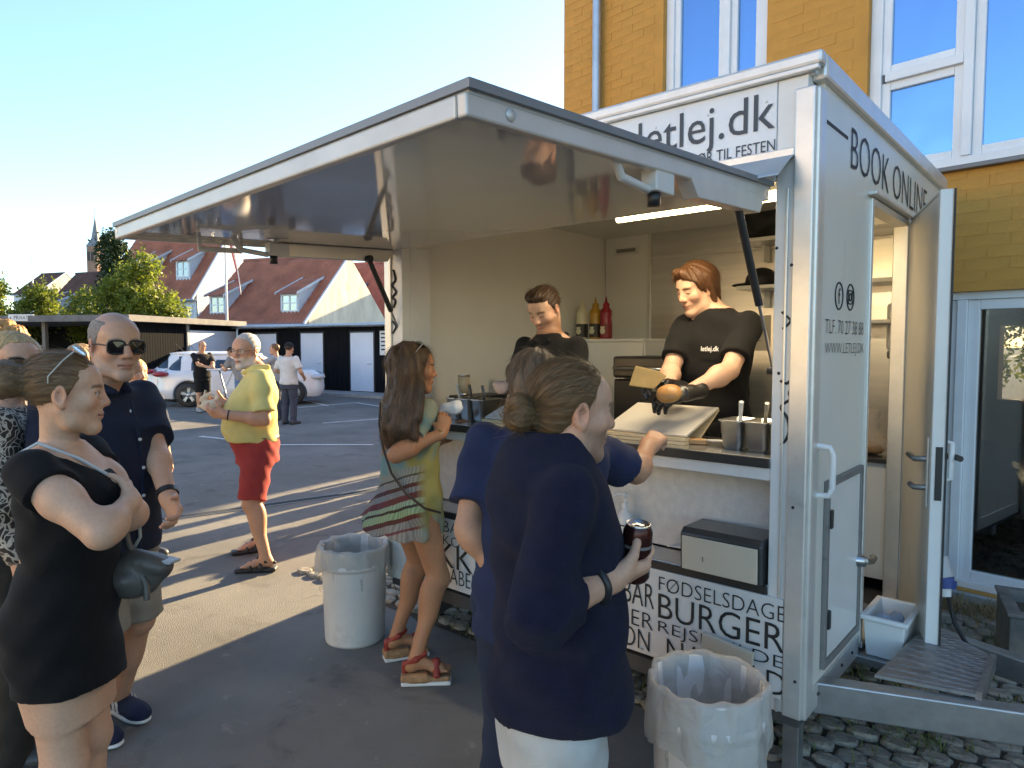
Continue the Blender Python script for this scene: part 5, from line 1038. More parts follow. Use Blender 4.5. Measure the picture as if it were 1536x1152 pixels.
# ================================================================== PEOPLE
def rotm(yaw=0., pitch=0., roll=0.):
    """head axes in body space: columns are right, forward, up. yaw + = to the person's left, pitch + = looking down"""
    y, p, r = map(math.radians, (yaw, pitch, roll))
    Rz = np.array([[math.cos(y), -math.sin(y), 0], [math.sin(y), math.cos(y), 0], [0, 0, 1]])
    Rx = np.array([[1, 0, 0], [0, math.cos(-p), -math.sin(-p)], [0, math.sin(-p), math.cos(-p)]])
    Ry = np.array([[math.cos(r), 0, math.sin(r)], [0, 1, 0], [-math.sin(r), 0, math.cos(r)]])
    return Rz @ Rx @ Ry
class Person:
    def __init__(s, loc, phi, H, label, skin=(.50, .31, .23), z=0., group=None, res=.009, name='person'):
        s.k = H/1.75; s.rz = HEAD-math.radians(phi); s.loc = v3(loc[0], loc[1], z); s.skin = v3(*skin)*v3(1.0, .88, .76); s.res = res
        s.e = empty(name, s.loc, s.rz, s.k, label=label, cat='person', group=group); s.P = []; s.fine = []; s.heads = []; s.nails = []
    def L(s, w):
        d = (np.asarray(w, float)-s.loc)/s.k; c, q = math.cos(-s.rz), math.sin(-s.rz); return v3(c*d[0]-q*d[1], q*d[0]+c*d[1], d[2])
    def at(s, px, py, d): return s.L(PD(px, py, d))
    def M(s, phi, pitch=0., roll=0.): return rotm(math.degrees((HEAD-math.radians(phi))-s.rz), pitch, roll)
    # --- skeleton pieces
    def torso(s, rows, k=.03, p=2.3): s.P.append(loft(rows, k=k, p=p))
    def arm(s, sh, el, wr, r=(.05, .041, .029), k=.025):
        sh, el, wr = map(np.asarray, (sh, el, wr)); s.P += [cap(sh, el, r[0], r[1], k=k), cap(el, wr, r[1]*1.0, r[2], k=.012), ell(el+(wr-el)*.25, (r[1]*1.12,)*3, k=.03), ell(sh+(el-sh)*.45, (r[0]*1.03,)*3, k=.03)]
    def leg(s, hip, kn, an, r=(.085, .055, .036), k=.025):
        hip, kn, an = map(np.asarray, (hip, kn, an)); m = kn+(an-kn)*.3
        s.P += [cap(hip, kn, r[0], r[1], k=k), cap(kn, an, r[1]*.93, r[2], k=.02), ell(m+v3(0, -.022, 0), (r[1]*.92, r[1]*.92, .13), k=.03), ell(kn+v3(0, .012, 0), (r[1]*.9, r[1]*.85, .06), k=.02)]
    def neck(s, a, b, r=.056): s.P += [cap(a, b, r*1.12, r, k=.026)]
    def hand(s, w, d, n, side, curl=(30, 40, 30), thumb=(.6, .7, .35), sc=1., spread=.0, fine=.0042, out=None, grow=0.):
        w = np.asarray(w, float); d = nrm(d); n = nrm(np.asarray(n, float)-d*(np.asarray(n, float)@d)); sd = np.cross(d, n)*(1 if side == 'R' else -1); P = s.P if out is None else out
        g = grow
        P += [cap(w-d*.01, w+d*.02*sc, .027*sc+g, .027*sc+g, k=.02)]
        for i, o in enumerate((.030, .010, -.010, -.029)):
            b = w+d*(.088, .092, .089, .080)[i]*sc+sd*o*sc
            P.append(cap(w+d*.018*sc+sd*o*.62*sc, b, .0155*sc+g, .0135*sc+g, k=.016))
            cc = curl[i] if isinstance(curl[0], (tuple, list)) else curl; p = b; a = 0.
            for L_, c_, r_ in zip(((.043, .027, .020), (.047, .030, .021), (.044, .028, .020), (.034, .021, .018))[i], cc, (.0096, .0088, .0078)):
                a += math.radians(c_); dd = nrm(d*math.cos(a)+n*math.sin(a)+sd*(1.5-i)*spread*math.cos(a)); q = p+dd*L_*sc; P.append(cap(p, q, r_*sc+g, (r_-.0007)*sc+g, k=.0035)); p = q
        t = nrm(d*thumb[0]+sd*thumb[1]+n*thumb[2]); b = w+d*.022*sc+sd*.026*sc; q = b+t*.044*sc; P.append(cap(b, q, .0155*sc+g, .0118*sc+g, k=.016)); t2 = nrm(t+n*.45-sd*.25+d*.15); q2 = q+t2*.030*sc; P.append(cap(q, q2, .0112*sc+g, .0098*sc+g, k=.004)); P.append(cap(q2, q2+nrm(t2+n*.2)*.018*sc, .0098*sc+g, .0085*sc+g, k=.003))
        pts = w+d*.08*sc
        if fine and out is None: s.fine.append((pts-.125*sc, pts+.125*sc, fine))
    def head(s, c, M, sc=1.06, fem=False, nose=1., lids=False, stub=None, brow=(.10, .06, .04), fine=.0036, age=0., jaw=1., mouth=0., scalp=None):
        c = np.asarray(c, float); T = lambda *p: c+M @ (v3(*p)*sc); R = M.T; f = .94 if fem else 1.; P = s.P; q = lambda *r: tuple(x*sc for x in r)
        P += [ell(T(0, -.014, .036), q(.0735, .093, .083), R, k=.03), ell(T(0, .026, -.036), q(.0575*f, .060, .073), R, k=.035), ell(T(0, .045, .045), q(.058, .042, .04), R, k=.03)]
        for x in (-1, 1):
            P += [cap(T(x*.050*f*jaw, .0, -.045), T(x*.047*f*jaw, .018, -.078), .020*sc, .016*sc, k=.03), cap(T(x*.046*f*jaw, .02, -.08), T(x*.012, .068, -.101), .017*sc, .015*sc, k=.025), ell(T(x*.040, .060, -.020), q(.022, .020, .020), R, k=.03)]
        P += [ell(T(0, .072, -.100), q(.022*f, .017, .017), R, k=.025), cap(T(-.032, .073, .026), T(.032, .073, .026), (.012 if not fem else .009)*sc, k=.02)]
        for x in (-1, 1): P += [ell(T(x*.031, .092, .006), q(.020, .016, .0125), R, k=.014, sub=True), ell(T(x*.031, .0715, .005), q(.0138, .0138, .0125), R, k=.003)]
        for x in (-1, 1): P += [cap(T(x*.018, .0815, .0125), T(x*.044, .074, .0115), .0042*sc, .0042*sc, k=.008), cap(T(x*.020, .080, -.0055), T(x*.043, .073, -.006), .0036*sc, k=.010)]
        P += [cap(T(0, .083, .020), T(0, .101*nose**.3, -.020), .0085*sc, .0115*sc*nose, k=.018), ell(T(0, .103*nose**.3, -.027), q(.0125*nose, .0125, .0105), R, k=.010)]
        for x in (-1, 1): P += [ell(T(x*.0115*nose, .092, -.031), q(.0085, .0105, .0075), R, k=.008), ell(T(x*.0068, .099, -.0385), q(.0038, .005, .004), R, k=.004, sub=True)]
        P += [ell(T(0, .074, -.058), q(.028, .018, .020), R, k=.02), ell(T(0, .0895, -.0575), q(.021, .0085, .0052), R, k=.007), ell(T(0, .0875, -.0685), q(.0185, .0088, .0062), R, k=.007), cap(T(-.024, .0855+mouth*.0, -.0625), T(.024, .0855, -.0625), .0028*sc, k=.004, sub=True)]
        for x in (-1, 1):
            Re = (M @ rotm(-x*22, 0, 0)).T
            P += [ell(T(x*.0755, -.010, -.004), q(.0095, .0205, .032), Re, k=.008), ell(T(x*.084, -.006, -.002), q(.007, .012, .020), Re, k=.006, sub=True), ell(T(x*.075, -.002, -.032), q(.007, .010, .010), Re, k=.006)]
        if fine: s.fine.append((c-.165*sc, c+.165*sc, fine))
        s.heads.append(dict(c=c, M=M, sc=sc, lids=lids, stub=stub, brow=v3(*brow), fem=fem, age=age, fine=fine or s.res, scalp=scalp))
    def colours(s, V):
        C = np.repeat(s.skin[None], len(V), 0).copy()
        n = np.sin(V[:, 0]*31+V[:, 2]*17)*np.sin(V[:, 1]*27-V[:, 2]*23); C *= (1+.05*n)[:, None]
        for h in s.heads:
            l = ((V-h['c']) @ h['M'])/h['sc']; near = np.linalg.norm(l, axis=1) < .17; x, y, z = l[:, 0], l[:, 1], l[:, 2]; ax = np.abs(x)
            def blend(mask, col, a):
                m = np.clip(mask, 0, 1)*a*near; C[:] = C*(1-m[:, None])+np.asarray(col)[None]*m[:, None]
            red = s.skin*v3(1.06, .74, .68); g = lambda cx, cy, cz, r: np.exp(-(((ax-cx)**2+(y-cy)**2+(z-cz)**2)/r**2))
            blend(g(.040, .068, -.025, .026), red, .55); blend(g(0, .105, -.026, .02), red, .6); blend(g(.078, -.008, 0, .03), red, .7); blend(g(.03, .08, -.008, .012), s.skin*.75, .5)
            if h['scalp'] is not None: blend(np.clip((z-.05-np.maximum(y, 0)*.6)/.02, 0, 1)*(.55+.25*np.sin(l[:, 0]*900)*np.sin(l[:, 1]*800)), h['scalp'], .6)
            if h['stub'] is not None:
                st, a = h['stub']; m = np.clip((-.026-z)/.02, 0, 1)*np.clip((y+.005)/.02, 0, 1)*(1-np.clip(1-((ax/.024)**2+((z+.063)/.0115)**2), 0, 1)); m = np.maximum(m, np.clip(1-np.abs(z+.046)/.008, 0, 1)*(ax < .032)*(y > .06)); blend(m, st, a)
            mw = np.clip(1.5-((ax/.025)**2+((z+.0625)/.0118)**2), 0, 1)*(y > .07); blend(mw, s.skin*v3(.86, .50, .50), .8 if h['fem'] else .55)
            blend((np.abs(z+.0625) < .0022)*(ax < .024)*(y > .07)*1., s.skin*.28, .9)
            bz = .0265-(ax-.034)**2*9; blend(np.clip(1.4-((z-bz)/(.005 if h['fem'] else .0065))**2, 0, 1)*(ax > .012)*(ax < .052)*(y > .05), h['brow'], .8)
            ed = np.sqrt((ax-.031)**2+((z-.0035)*1.7)**2); em = (ed < .0135)*(y > .068)
            if h['lids']: blend((np.abs(z+.001+((ax-.031)/.03)**2*.01) < .0026)*(ed < .016)*(y > .06)*1., (.05, .03, .02), .8)
            else:
                blend(em*1., (.62, .58, .54), .9); blend((np.sqrt((ax-.031)**2+(z-.0035)**2) < .0062)*(y > .07)*1., (.05, .05, .05), .95); blend((np.abs(ed-.0142) < .0022)*(z > .003)*(y > .06)*1., (.04, .03, .02), .8)
        return C
    def build_body(s, rough=.48):
        m = mat('skin', (1, 1, 1), .5, attr=True, var=(90, .07), bump=(260, .05), spec=.35, sss=.12)
        return surf('body', s.P, s.res, m, s.e, col=s.colours, fine=s.fine)
    def cloth(s, name, prims, m, amp=.004, seed=0, res=None, freq=(22, 26, 30), disp=None, cut=None, smooth_it=0, col=None):
        return surf(name, prims, res or s.res, m, s.e, disp=disp if disp is not None else (wrinkle(amp, freq, seed) if amp else None), cut=cut, smooth_it=smooth_it, col=col)
    def hair(s, h, m, prims=(), grow=.0, line=None, amp=.0022, dens=70, back=True, res=None, shell=True, name='hair', cutall=True, extra_cut=None, topcut=None):
        c, M, sc = h['c'], h['M'], h['sc']; T = lambda *p: c+M @ (v3(*p)*sc); R = M.T
        P = [ell(T(0, -.015, .038), tuple((q+grow)*sc for q in (.0795, .0985, .089)), R, k=.02)] if shell else []
        P += list(prims)
        ys, zs = zip(*(line or [(-.12, -.085), (-.06, -.078), (-.03, -.055), (-.008, -.028), (.012, .0), (.030, .035), (.052, .070), (.075, .082), (.12, .09)]))
        def cut(V):
            l = ((V-c) @ M)/sc; f = np.interp(l[:, 1], ys, zs); d = (f-l[:, 2])*.7*sc
            if topcut is not None: d = np.maximum(d, (l[:, 2]-np.interp(np.hypot(l[:, 0], 0), [0, .05, .09], topcut))*.7*sc)
            out = np.where(np.linalg.norm(l, axis=1) > .135, -1., d) if not cutall else d
            return out
        def disp(V):
            l = ((V-c) @ M)/sc; a = np.arctan2(l[:, 0], l[:, 2]+.02) if back else np.arctan2(l[:, 0], -l[:, 1]+.03)
            return amp*(np.sin(dens*a+1.2*np.sin((l[:, 1] if back else l[:, 2])*25))*.6+np.sin(dens*.43*a+1.5*np.sin((l[:, 1] if back else l[:, 2])*17)+1.3)+.5*np.sin(dens*.19*a+2.))
        o = surf(name, P, res or h['fine'], m, s.e, disp=disp, cut=cut); strand_attr(o, c, M, sc, back); return o
def ik(a, b, l1, l2, pole):
    a, b, pole = map(lambda q: np.asarray(q, float), (a, b, pole)); d = b-a; L = min(np.linalg.norm(d), (l1+l2)*.999); u = nrm(d); x = (l1*l1-l2*l2+L*L)/(2*L); h = math.sqrt(max(l1*l1-x*x, 0)); n = nrm(pole-u*(pole@u)); return a+u*x+n*h
def hairmat(name, c, c2=None, st=None):
    if name in MATS: return MATS[name]
    m = bpy.data.materials.new(name); m.use_nodes = True; N = m.node_tree.nodes; L = m.node_tree.links; b = N['Principled BSDF']; b.inputs['Roughness'].default_value = .48; b.inputs['Specular IOR Level'].default_value = .35
    at = N.new('ShaderNodeAttribute'); at.attribute_name = 'Str'; mp = N.new('ShaderNodeMapping'); mp.inputs['Scale'].default_value = (26, 3.5, 1); L.new(at.outputs['Vector'], mp.inputs[0])
    nz = N.new('ShaderNodeTexNoise'); nz.inputs['Scale'].default_value = 1.; nz.inputs['Detail'].default_value = 6; nz.inputs['Roughness'].default_value = .75; L.new(mp.outputs[0], nz.inputs['Vector'])
    rp = N.new('ShaderNodeValToRGB'); rp.color_ramp.elements[0].position = .3; rp.color_ramp.elements[0].color = (*[q*.42 for q in c], 1); rp.color_ramp.elements[1].position = .7; rp.color_ramp.elements[1].color = (*[min(q*1.75, .9) for q in c], 1); L.new(nz.outputs[0], rp.inputs[0]); L.new(rp.outputs[0], b.inputs['Base Color'])
    bp = N.new('ShaderNodeBump'); bp.inputs['Strength'].default_value = .55; bp.inputs['Distance'].default_value = .004; L.new(nz.outputs[0], bp.inputs['Height']); L.new(bp.outputs[0], b.inputs['Normal']); MATS[name] = m; return m
def strand_attr(o, c, M, sc, back):
    me = o.data; n = len(me.vertices); V = np.zeros(n*3, np.float32); me.vertices.foreach_get('co', V); l = ((V.reshape(-1, 3)-c) @ M)/sc
    a = np.arctan2(l[:, 0], l[:, 2]+.02) if back else np.arctan2(l[:, 0], -l[:, 1]+.03); t = l[:, 1]*10 if back else l[:, 2]*10
    at = me.color_attributes.new('Str', 'FLOAT_COLOR', 'POINT'); at.data.foreach_set('color', np.stack([a, t, 0*a, 1+0*a], 1).astype(np.float32).ravel())
def wisps(p, o, target, n, L, m, seed=1, lift=.004, fall=0., rad=.0005):
    """fine loose strands lying along the hair surface towards target (None = downwards)"""
    me = o.data; r = np.random.default_rng(seed); k = len(me.vertices); V = np.zeros(k*3, np.float32); Nn = np.zeros(k*3, np.float32); me.vertices.foreach_get('co', V); me.vertices.foreach_get('normal', Nn); V = V.reshape(-1, 3).astype(float); Nn = Nn.reshape(-1, 3).astype(float)
    i = r.integers(0, k, n); P = V[i]; N_ = Nn[i]; T = (np.asarray(target)-P) if target is not None else np.repeat(v3(0, 0, -1)[None], n, 0); T = T+r.normal(0, .12, T.shape)*np.linalg.norm(T, axis=1)[:, None]; T -= N_*np.sum(T*N_, 1)[:, None]; T /= np.linalg.norm(T, axis=1)[:, None]+1e-9; B_ = np.cross(N_, T)
    Ls = L*r.uniform(.4, 1.2, n)[:, None]; cv = r.normal(0, .12, n)[:, None]; lf = np.abs(r.normal(0, lift, n))[:, None]; VV = []
    for t, h in ((0, .0), (.35, .6), (.7, 1.), (1., 1.5)):
        c = P+T*Ls*t+N_*(.0006+lf*h-6.*(Ls*t)**2*.5)+B_*cv*Ls*t*t-v3(0, 0, fall)*(t*t)
        rr = rad*(1-.6*t)
        for q in range(3): an = q*2.0944; VV.append(c+N_*(rr*math.cos(an))+B_*(rr*math.sin(an)))
    VV = np.stack(VV, 1).reshape(-1, 3); base = (np.arange(n)*12)[:, None]; Q = []
    for s_ in range(3):
        for q in range(3): Q.append(np.concatenate([base+s_*3+q, base+s_*3+(q+1) % 3, base+(s_+1)*3+(q+1) % 3, base+(s_+1)*3+q], 1))
    w = add_np('loose_hair', VV, np.concatenate(Q), m, p.e); w['kind'] = 'stuff'
    at = w.data.color_attributes.new('Str', 'FLOAT_COLOR', 'POINT'); rv = np.repeat(r.uniform(-3, 3, n), 12); at.data.foreach_set('color', np.stack([rv, 0*rv, 0*rv, 1+0*rv], 1).astype(np.float32).ravel())
    return w
def fabric(name, c, rough=.9, v=.08, b=.25, st=None, sheen=.03): return mat(name, c, rough, var=(14, v), bump=(260, b), spec=.25, sheen=sheen, stretch=st)
TORSO = [(.82, 0, 0, .145, .10), (.92, 0, -.01, .168, .115), (1.05, 0, 0, .150, .105), (1.2, 0, .005, .162, .115), (1.33, 0, -.005, .175, .110), (1.42, 0, -.012, .140, .080), (1.475, 0, -.018, .070, .060)]
def grow(rows, gx, gy=None, z0=-9, z1=9): return [(z, cx, cy, rx+gx, ry+(gx if gy is None else gy)) for z, cx, cy, rx, ry in rows if z0 <= z <= z1]
def tube_obj(p, name, pts, r, m, n=8, keep=False): return MB().tube([tuple(q) for q in pts], r, n).build(name, m, p.e, keep=False)
M_lens = mat('dark_lens', (.012, .010, .010), .08, coat=.4); M_gfr = mat('glasses_frame', (.02, .018, .016), .3)
def glasses(p, h, lens, fr, dark=True, up=0., back=0., w=.062):
    c, M, sc = h['c'], h['M'], h['sc']; T = lambda *q: tuple(c+M @ (v3(*q)*sc)); g = MB()
    for x in (-1, 1):
        pts = [T(x*(.034+.029*math.copysign(abs(math.cos(a))**.6, math.cos(a))), .0985+back-abs(.033+.026*math.cos(a))*.12, .002+up+(.023 if dark else .019)*math.copysign(abs(math.sin(a))**.6, math.sin(a))) for a in np.linspace(0, 2*math.pi, 20, endpoint=False)]
        g.tube(pts, .0036 if dark else .0018, 6, True); g.tube([T(x*.060, .090+back, .008+up), T(x*.076, .05+back, .010+up), T(x*.080, -.005+back, .006+up), T(x*.078, -.02+back, -.006+up)], .0024, 6)
        if lens is not None:
            n = len(pts); MB().add(pts+[T(x*.033, .0965+back, .002+up)], [(i, (i+1) % n, n) for i in range(n)]).build('lens', lens, p.e, keep=False)
    g.tube([T(-.010, .0975+back, .009+up), T(0, .101+back, .011+up), T(.010, .0975+back, .009+up)], .0024, 6); g.build('glasses', fr, p.e, keep=False)
def shoe(p, an, yaw, m, msole, L=.28, name='shoe', h=.075):
    an = np.asarray(an, float); y = math.radians(yaw); f = v3(-math.sin(y), math.cos(y), 0); r = v3(math.cos(y), math.sin(y), 0); b = v3(an[0], an[1], 0); R = np.array([r, f, v3(0, 0, 1)])
    P = [ell(b-f*.03+v3(0, 0, .055), (.038, .06, .05), R, k=.03), ell(b+f*.09+v3(0, 0, .045), (.046, .11, .038), R, k=.04), ell(b+f*.155+v3(0, 0, .036), (.042, .052, .030), R, k=.03), cap(b-f*.01+v3(0, 0, .07), b-f*.005+v3(0, 0, .11), .046, .044, k=.03), rbox(b+f*.05-v3(0, 0, .08), (.2, .3, .10), R, k=.005, sub=True)]
    o = p.cloth(name, P, m, .0015, 3, .007); S = [ell(b-f*.04+v3(0, 0, .018), (.044, .06, .02), R, k=.02), ell(b+f*.03+v3(0, 0, .016), (.042, .09, .018), R, k=.02), ell(b+f*.12+v3(0, 0, .016), (.050, .095, .018), R, k=.02), rbox(b+f*.05-v3(0, 0, .1), (.2, .3, .104), R, k=.004, sub=True)]
    p.cloth('sole', S, msole, 0, 0, .007); return o, b, f, r
def bare_foot(P, an, yaw, lift=.02):
    an = np.asarray(an, float); y = math.radians(yaw); f = v3(-math.sin(y), math.cos(y), 0); r = v3(math.cos(y), math.sin(y), 0); b = v3(an[0], an[1], 0); z = v3(0, 0, 1)
    P += [ell(b-f*.025+z*(lift+.028), (.031, .035, .03), k=.03), cap(b+f*.0+z*(lift+.05), b+f*.11+z*(lift+.022), .033, .024, k=.03), cap(b+f*.09+r*.015+z*(lift+.018), b+f*.13+r*.018+z*(lift+.014), .02, .016, k=.02), cap(b+f*.09-r*.015+z*(lift+.018), b+f*.135-r*.015+z*(lift+.014), .02, .016, k=.02)]
    for i in range(5): P.append(cap(b+f*.125+r*(-.028+.014*i)+z*(lift+.012), b+f*(.175-.006*abs(i-1))+r*(-.03+.0148*i)+z*(lift+.009), .0095, .0075, k=.004))
    return b, f, r
# ------------------------------------------------------------------ 1 woman in the black dress, arms folded
def woman_black():
    p = Person(ground_at(90, 1.97), 82, 1.665, 'woman in a black dress with folded arms and hair in a bun', (.60, .385, .29), res=.008); d = 1.95
    hc = p.at(99, 590, d); Mh = p.M(62, 3)
    rows = [(.60, 0, .0, .14, .11), (.80, 0, -.02, .165, .125), (.92, 0, -.02, .172, .130), (1.06, 0, .0, .140, .108), (1.18, 0, .025, .165, .135), (1.28, 0, .03, .165, .130), (1.38, 0, .0, .150, .088), (1.44, 0, -.01, .075, .062)]
    p.torso(rows); nb = v3(hc[0]*.3, -.005, 1.41); p.neck(nb, hc+Mh @ v3(0, -.02, -.05), .046)
    shR, shL = v3(.165, -.01, 1.375), v3(-.165, -.01, 1.375)
    elR, wrR = p.at(152, 800, 1.78), p.at(196, 752, 1.93); elL, wrL = p.at(199, 770, 2.02), p.at(156, 782, 1.97)
    p.arm(shR, elR, wrR, (.054, .044, .028)); p.arm(shL, elL, wrL, (.053, .043, .028))
    dl = nrm(p.at(120, 790, 2.0)-wrL); p.hand(wrL, dl, p.L(PD(118, 700, 1.95))-wrL+v3(0, -.2, 0), 'L', (18, 25, 15), sc=.9)
    dr_ = nrm(p.at(190, 720, 2.06)-wrR); p.hand(wrR, dr_, v3(0, -1, 0), 'R', (35, 40, 30), sc=.9)
    for x in (-1, 1): p.leg((x*.076, -.012, .86), (x*.08, .01, .47), (x*.08, -.02, .08), (.083, .060, .039))
    for x in (-1, 1): p.P += [ell((x*.08, .03, .05), (.04, .11, .04), k=.03)]
    p.head(hc, Mh, 1.02, True, .95, brow=(.13, .08, .05)); p.build_body()
    h = p.heads[0]; T = lambda *q: hc+Mh @ (v3(*q)*1.02); Hm = hairmat('light_brown_hair', (.16, .09, .045))
    bun = [ell(T(.005, -.135, .035), (.052, .048, .050), k=.012), ell(T(-.01, -.15, .065), (.034, .03, .03), k=.012), ell(T(.012, -.155, .015), (.035, .032, .035), k=.012), cap(T(0, -.09, .035), T(0, -.13, .035), .038, .03, k=.02)]
    ho = p.hair(h, Hm, bun, .0, amp=.0013, dens=44); wisps(p, ho, T(0, -.14, .03), 1500, .05, Hm, 3)
    G_ = fabric('black_dress_cloth', (.0055, .0055, .006), .85, .12, .3)
    dr = [loft([(.60, 0, .0, .165, .138), (.69, 0, .0, .172, .142), (.80, 0, -.018, .182, .144), (.92, 0, -.025, .188, .148), (1.06, 0, .002, .158, .124), (1.18, 0, .03, .172, .142), (1.28, 0, .03, .180, .142), (1.36, 0, .005, .172, .105), (1.405, 0, -.005, .125, .082)], k=.03), cap(shR+v3(-.005, 0, .006), shR+(elR-shR)*.30, .0685, .073, k=.025, flat=True), cap(shL+v3(.005, 0, .006), shL+(elL-shL)*.30, .0685, .073, k=.025, flat=True), ell((.07, .10, 1.22), (.08, .075, .075), k=.04), ell((-.07, .10, 1.22), (.08, .075, .075), k=.04), ell((0, .085, 1.42), (.085, .10, .075), k=.02, sub=True)]
    p.cloth('dress', dr, G_, .0075, 2, .008, (17, 19, 27), cut=lambda V: .70+.006*np.sin(V[:, 0]*14)-V[:, 2])
    # sunglasses pushed up on the hair, bag strap and grey shoulder bag
    glasses(p, dict(c=T(0, -.028, .052)*1, M=Mh @ rotm(0, -50, 0), sc=1.05), mat('mirror_lens', (.25, .3, .33), .08, .6), mat('clear_frame', (.4, .38, .32), .25), False)
    ws = mat('white_strap', (.5, .5, .48), .5); sp = [p.at(22, 655, 1.86), p.at(45, 655, 1.80), p.at(90, 690, 1.74)]
    b0 = [v3(.1, -.09, 1.41), v3(.10, -.02, 1.452), v3(.07, .075, 1.40), v3(.0, .165, 1.31), v3(-.07, .185, 1.20), v3(-.14, .16, 1.10), v3(-.20, .08, .98), v3(-.23, .03, .90)]
    tube_obj(p, 'bag_strap', b0, .005, ws)
    return p
woman_black()
bagp = PD(205, 858, 2.12); bag = surf('shoulder_bag', [ell((0, 0, 0), (.085, .05, .075), k=.03), ell((.06, 0, .045), (.05, .04, .03), k=.03), ell((-.02, -.02, -.03), (.07, .045, .05), k=.03)], .008, mat('taupe_leather', (.085, .075, .065), .45, var=(8, .2), bump=(60, .2)), None, disp=wrinkle(.008, (34, 38, 42), 4)); bag.location = tuple(bagp); bag.rotation_euler = (0, .3, HEAD); tag(bag, 'slouchy taupe shoulder bag hanging at the side of the black dress', 'bag')
MB().tube([(-.10, 0, .17), (-.05, .0, .08), (.06, -.045, -.01), (.075, -.05, -.05)], .010, 8).build('strap', mat('taupe_leather', 0), bag, keep=False)
MB().prism([(.02, -.03, .05), (.10, -.02, .06), (.11, .03, .06), (.02, .03, .055)], (0, 0, .01)).build('flap', mat('pale_lining', (.4, .42, .43), .4), bag, .003, keep=False)
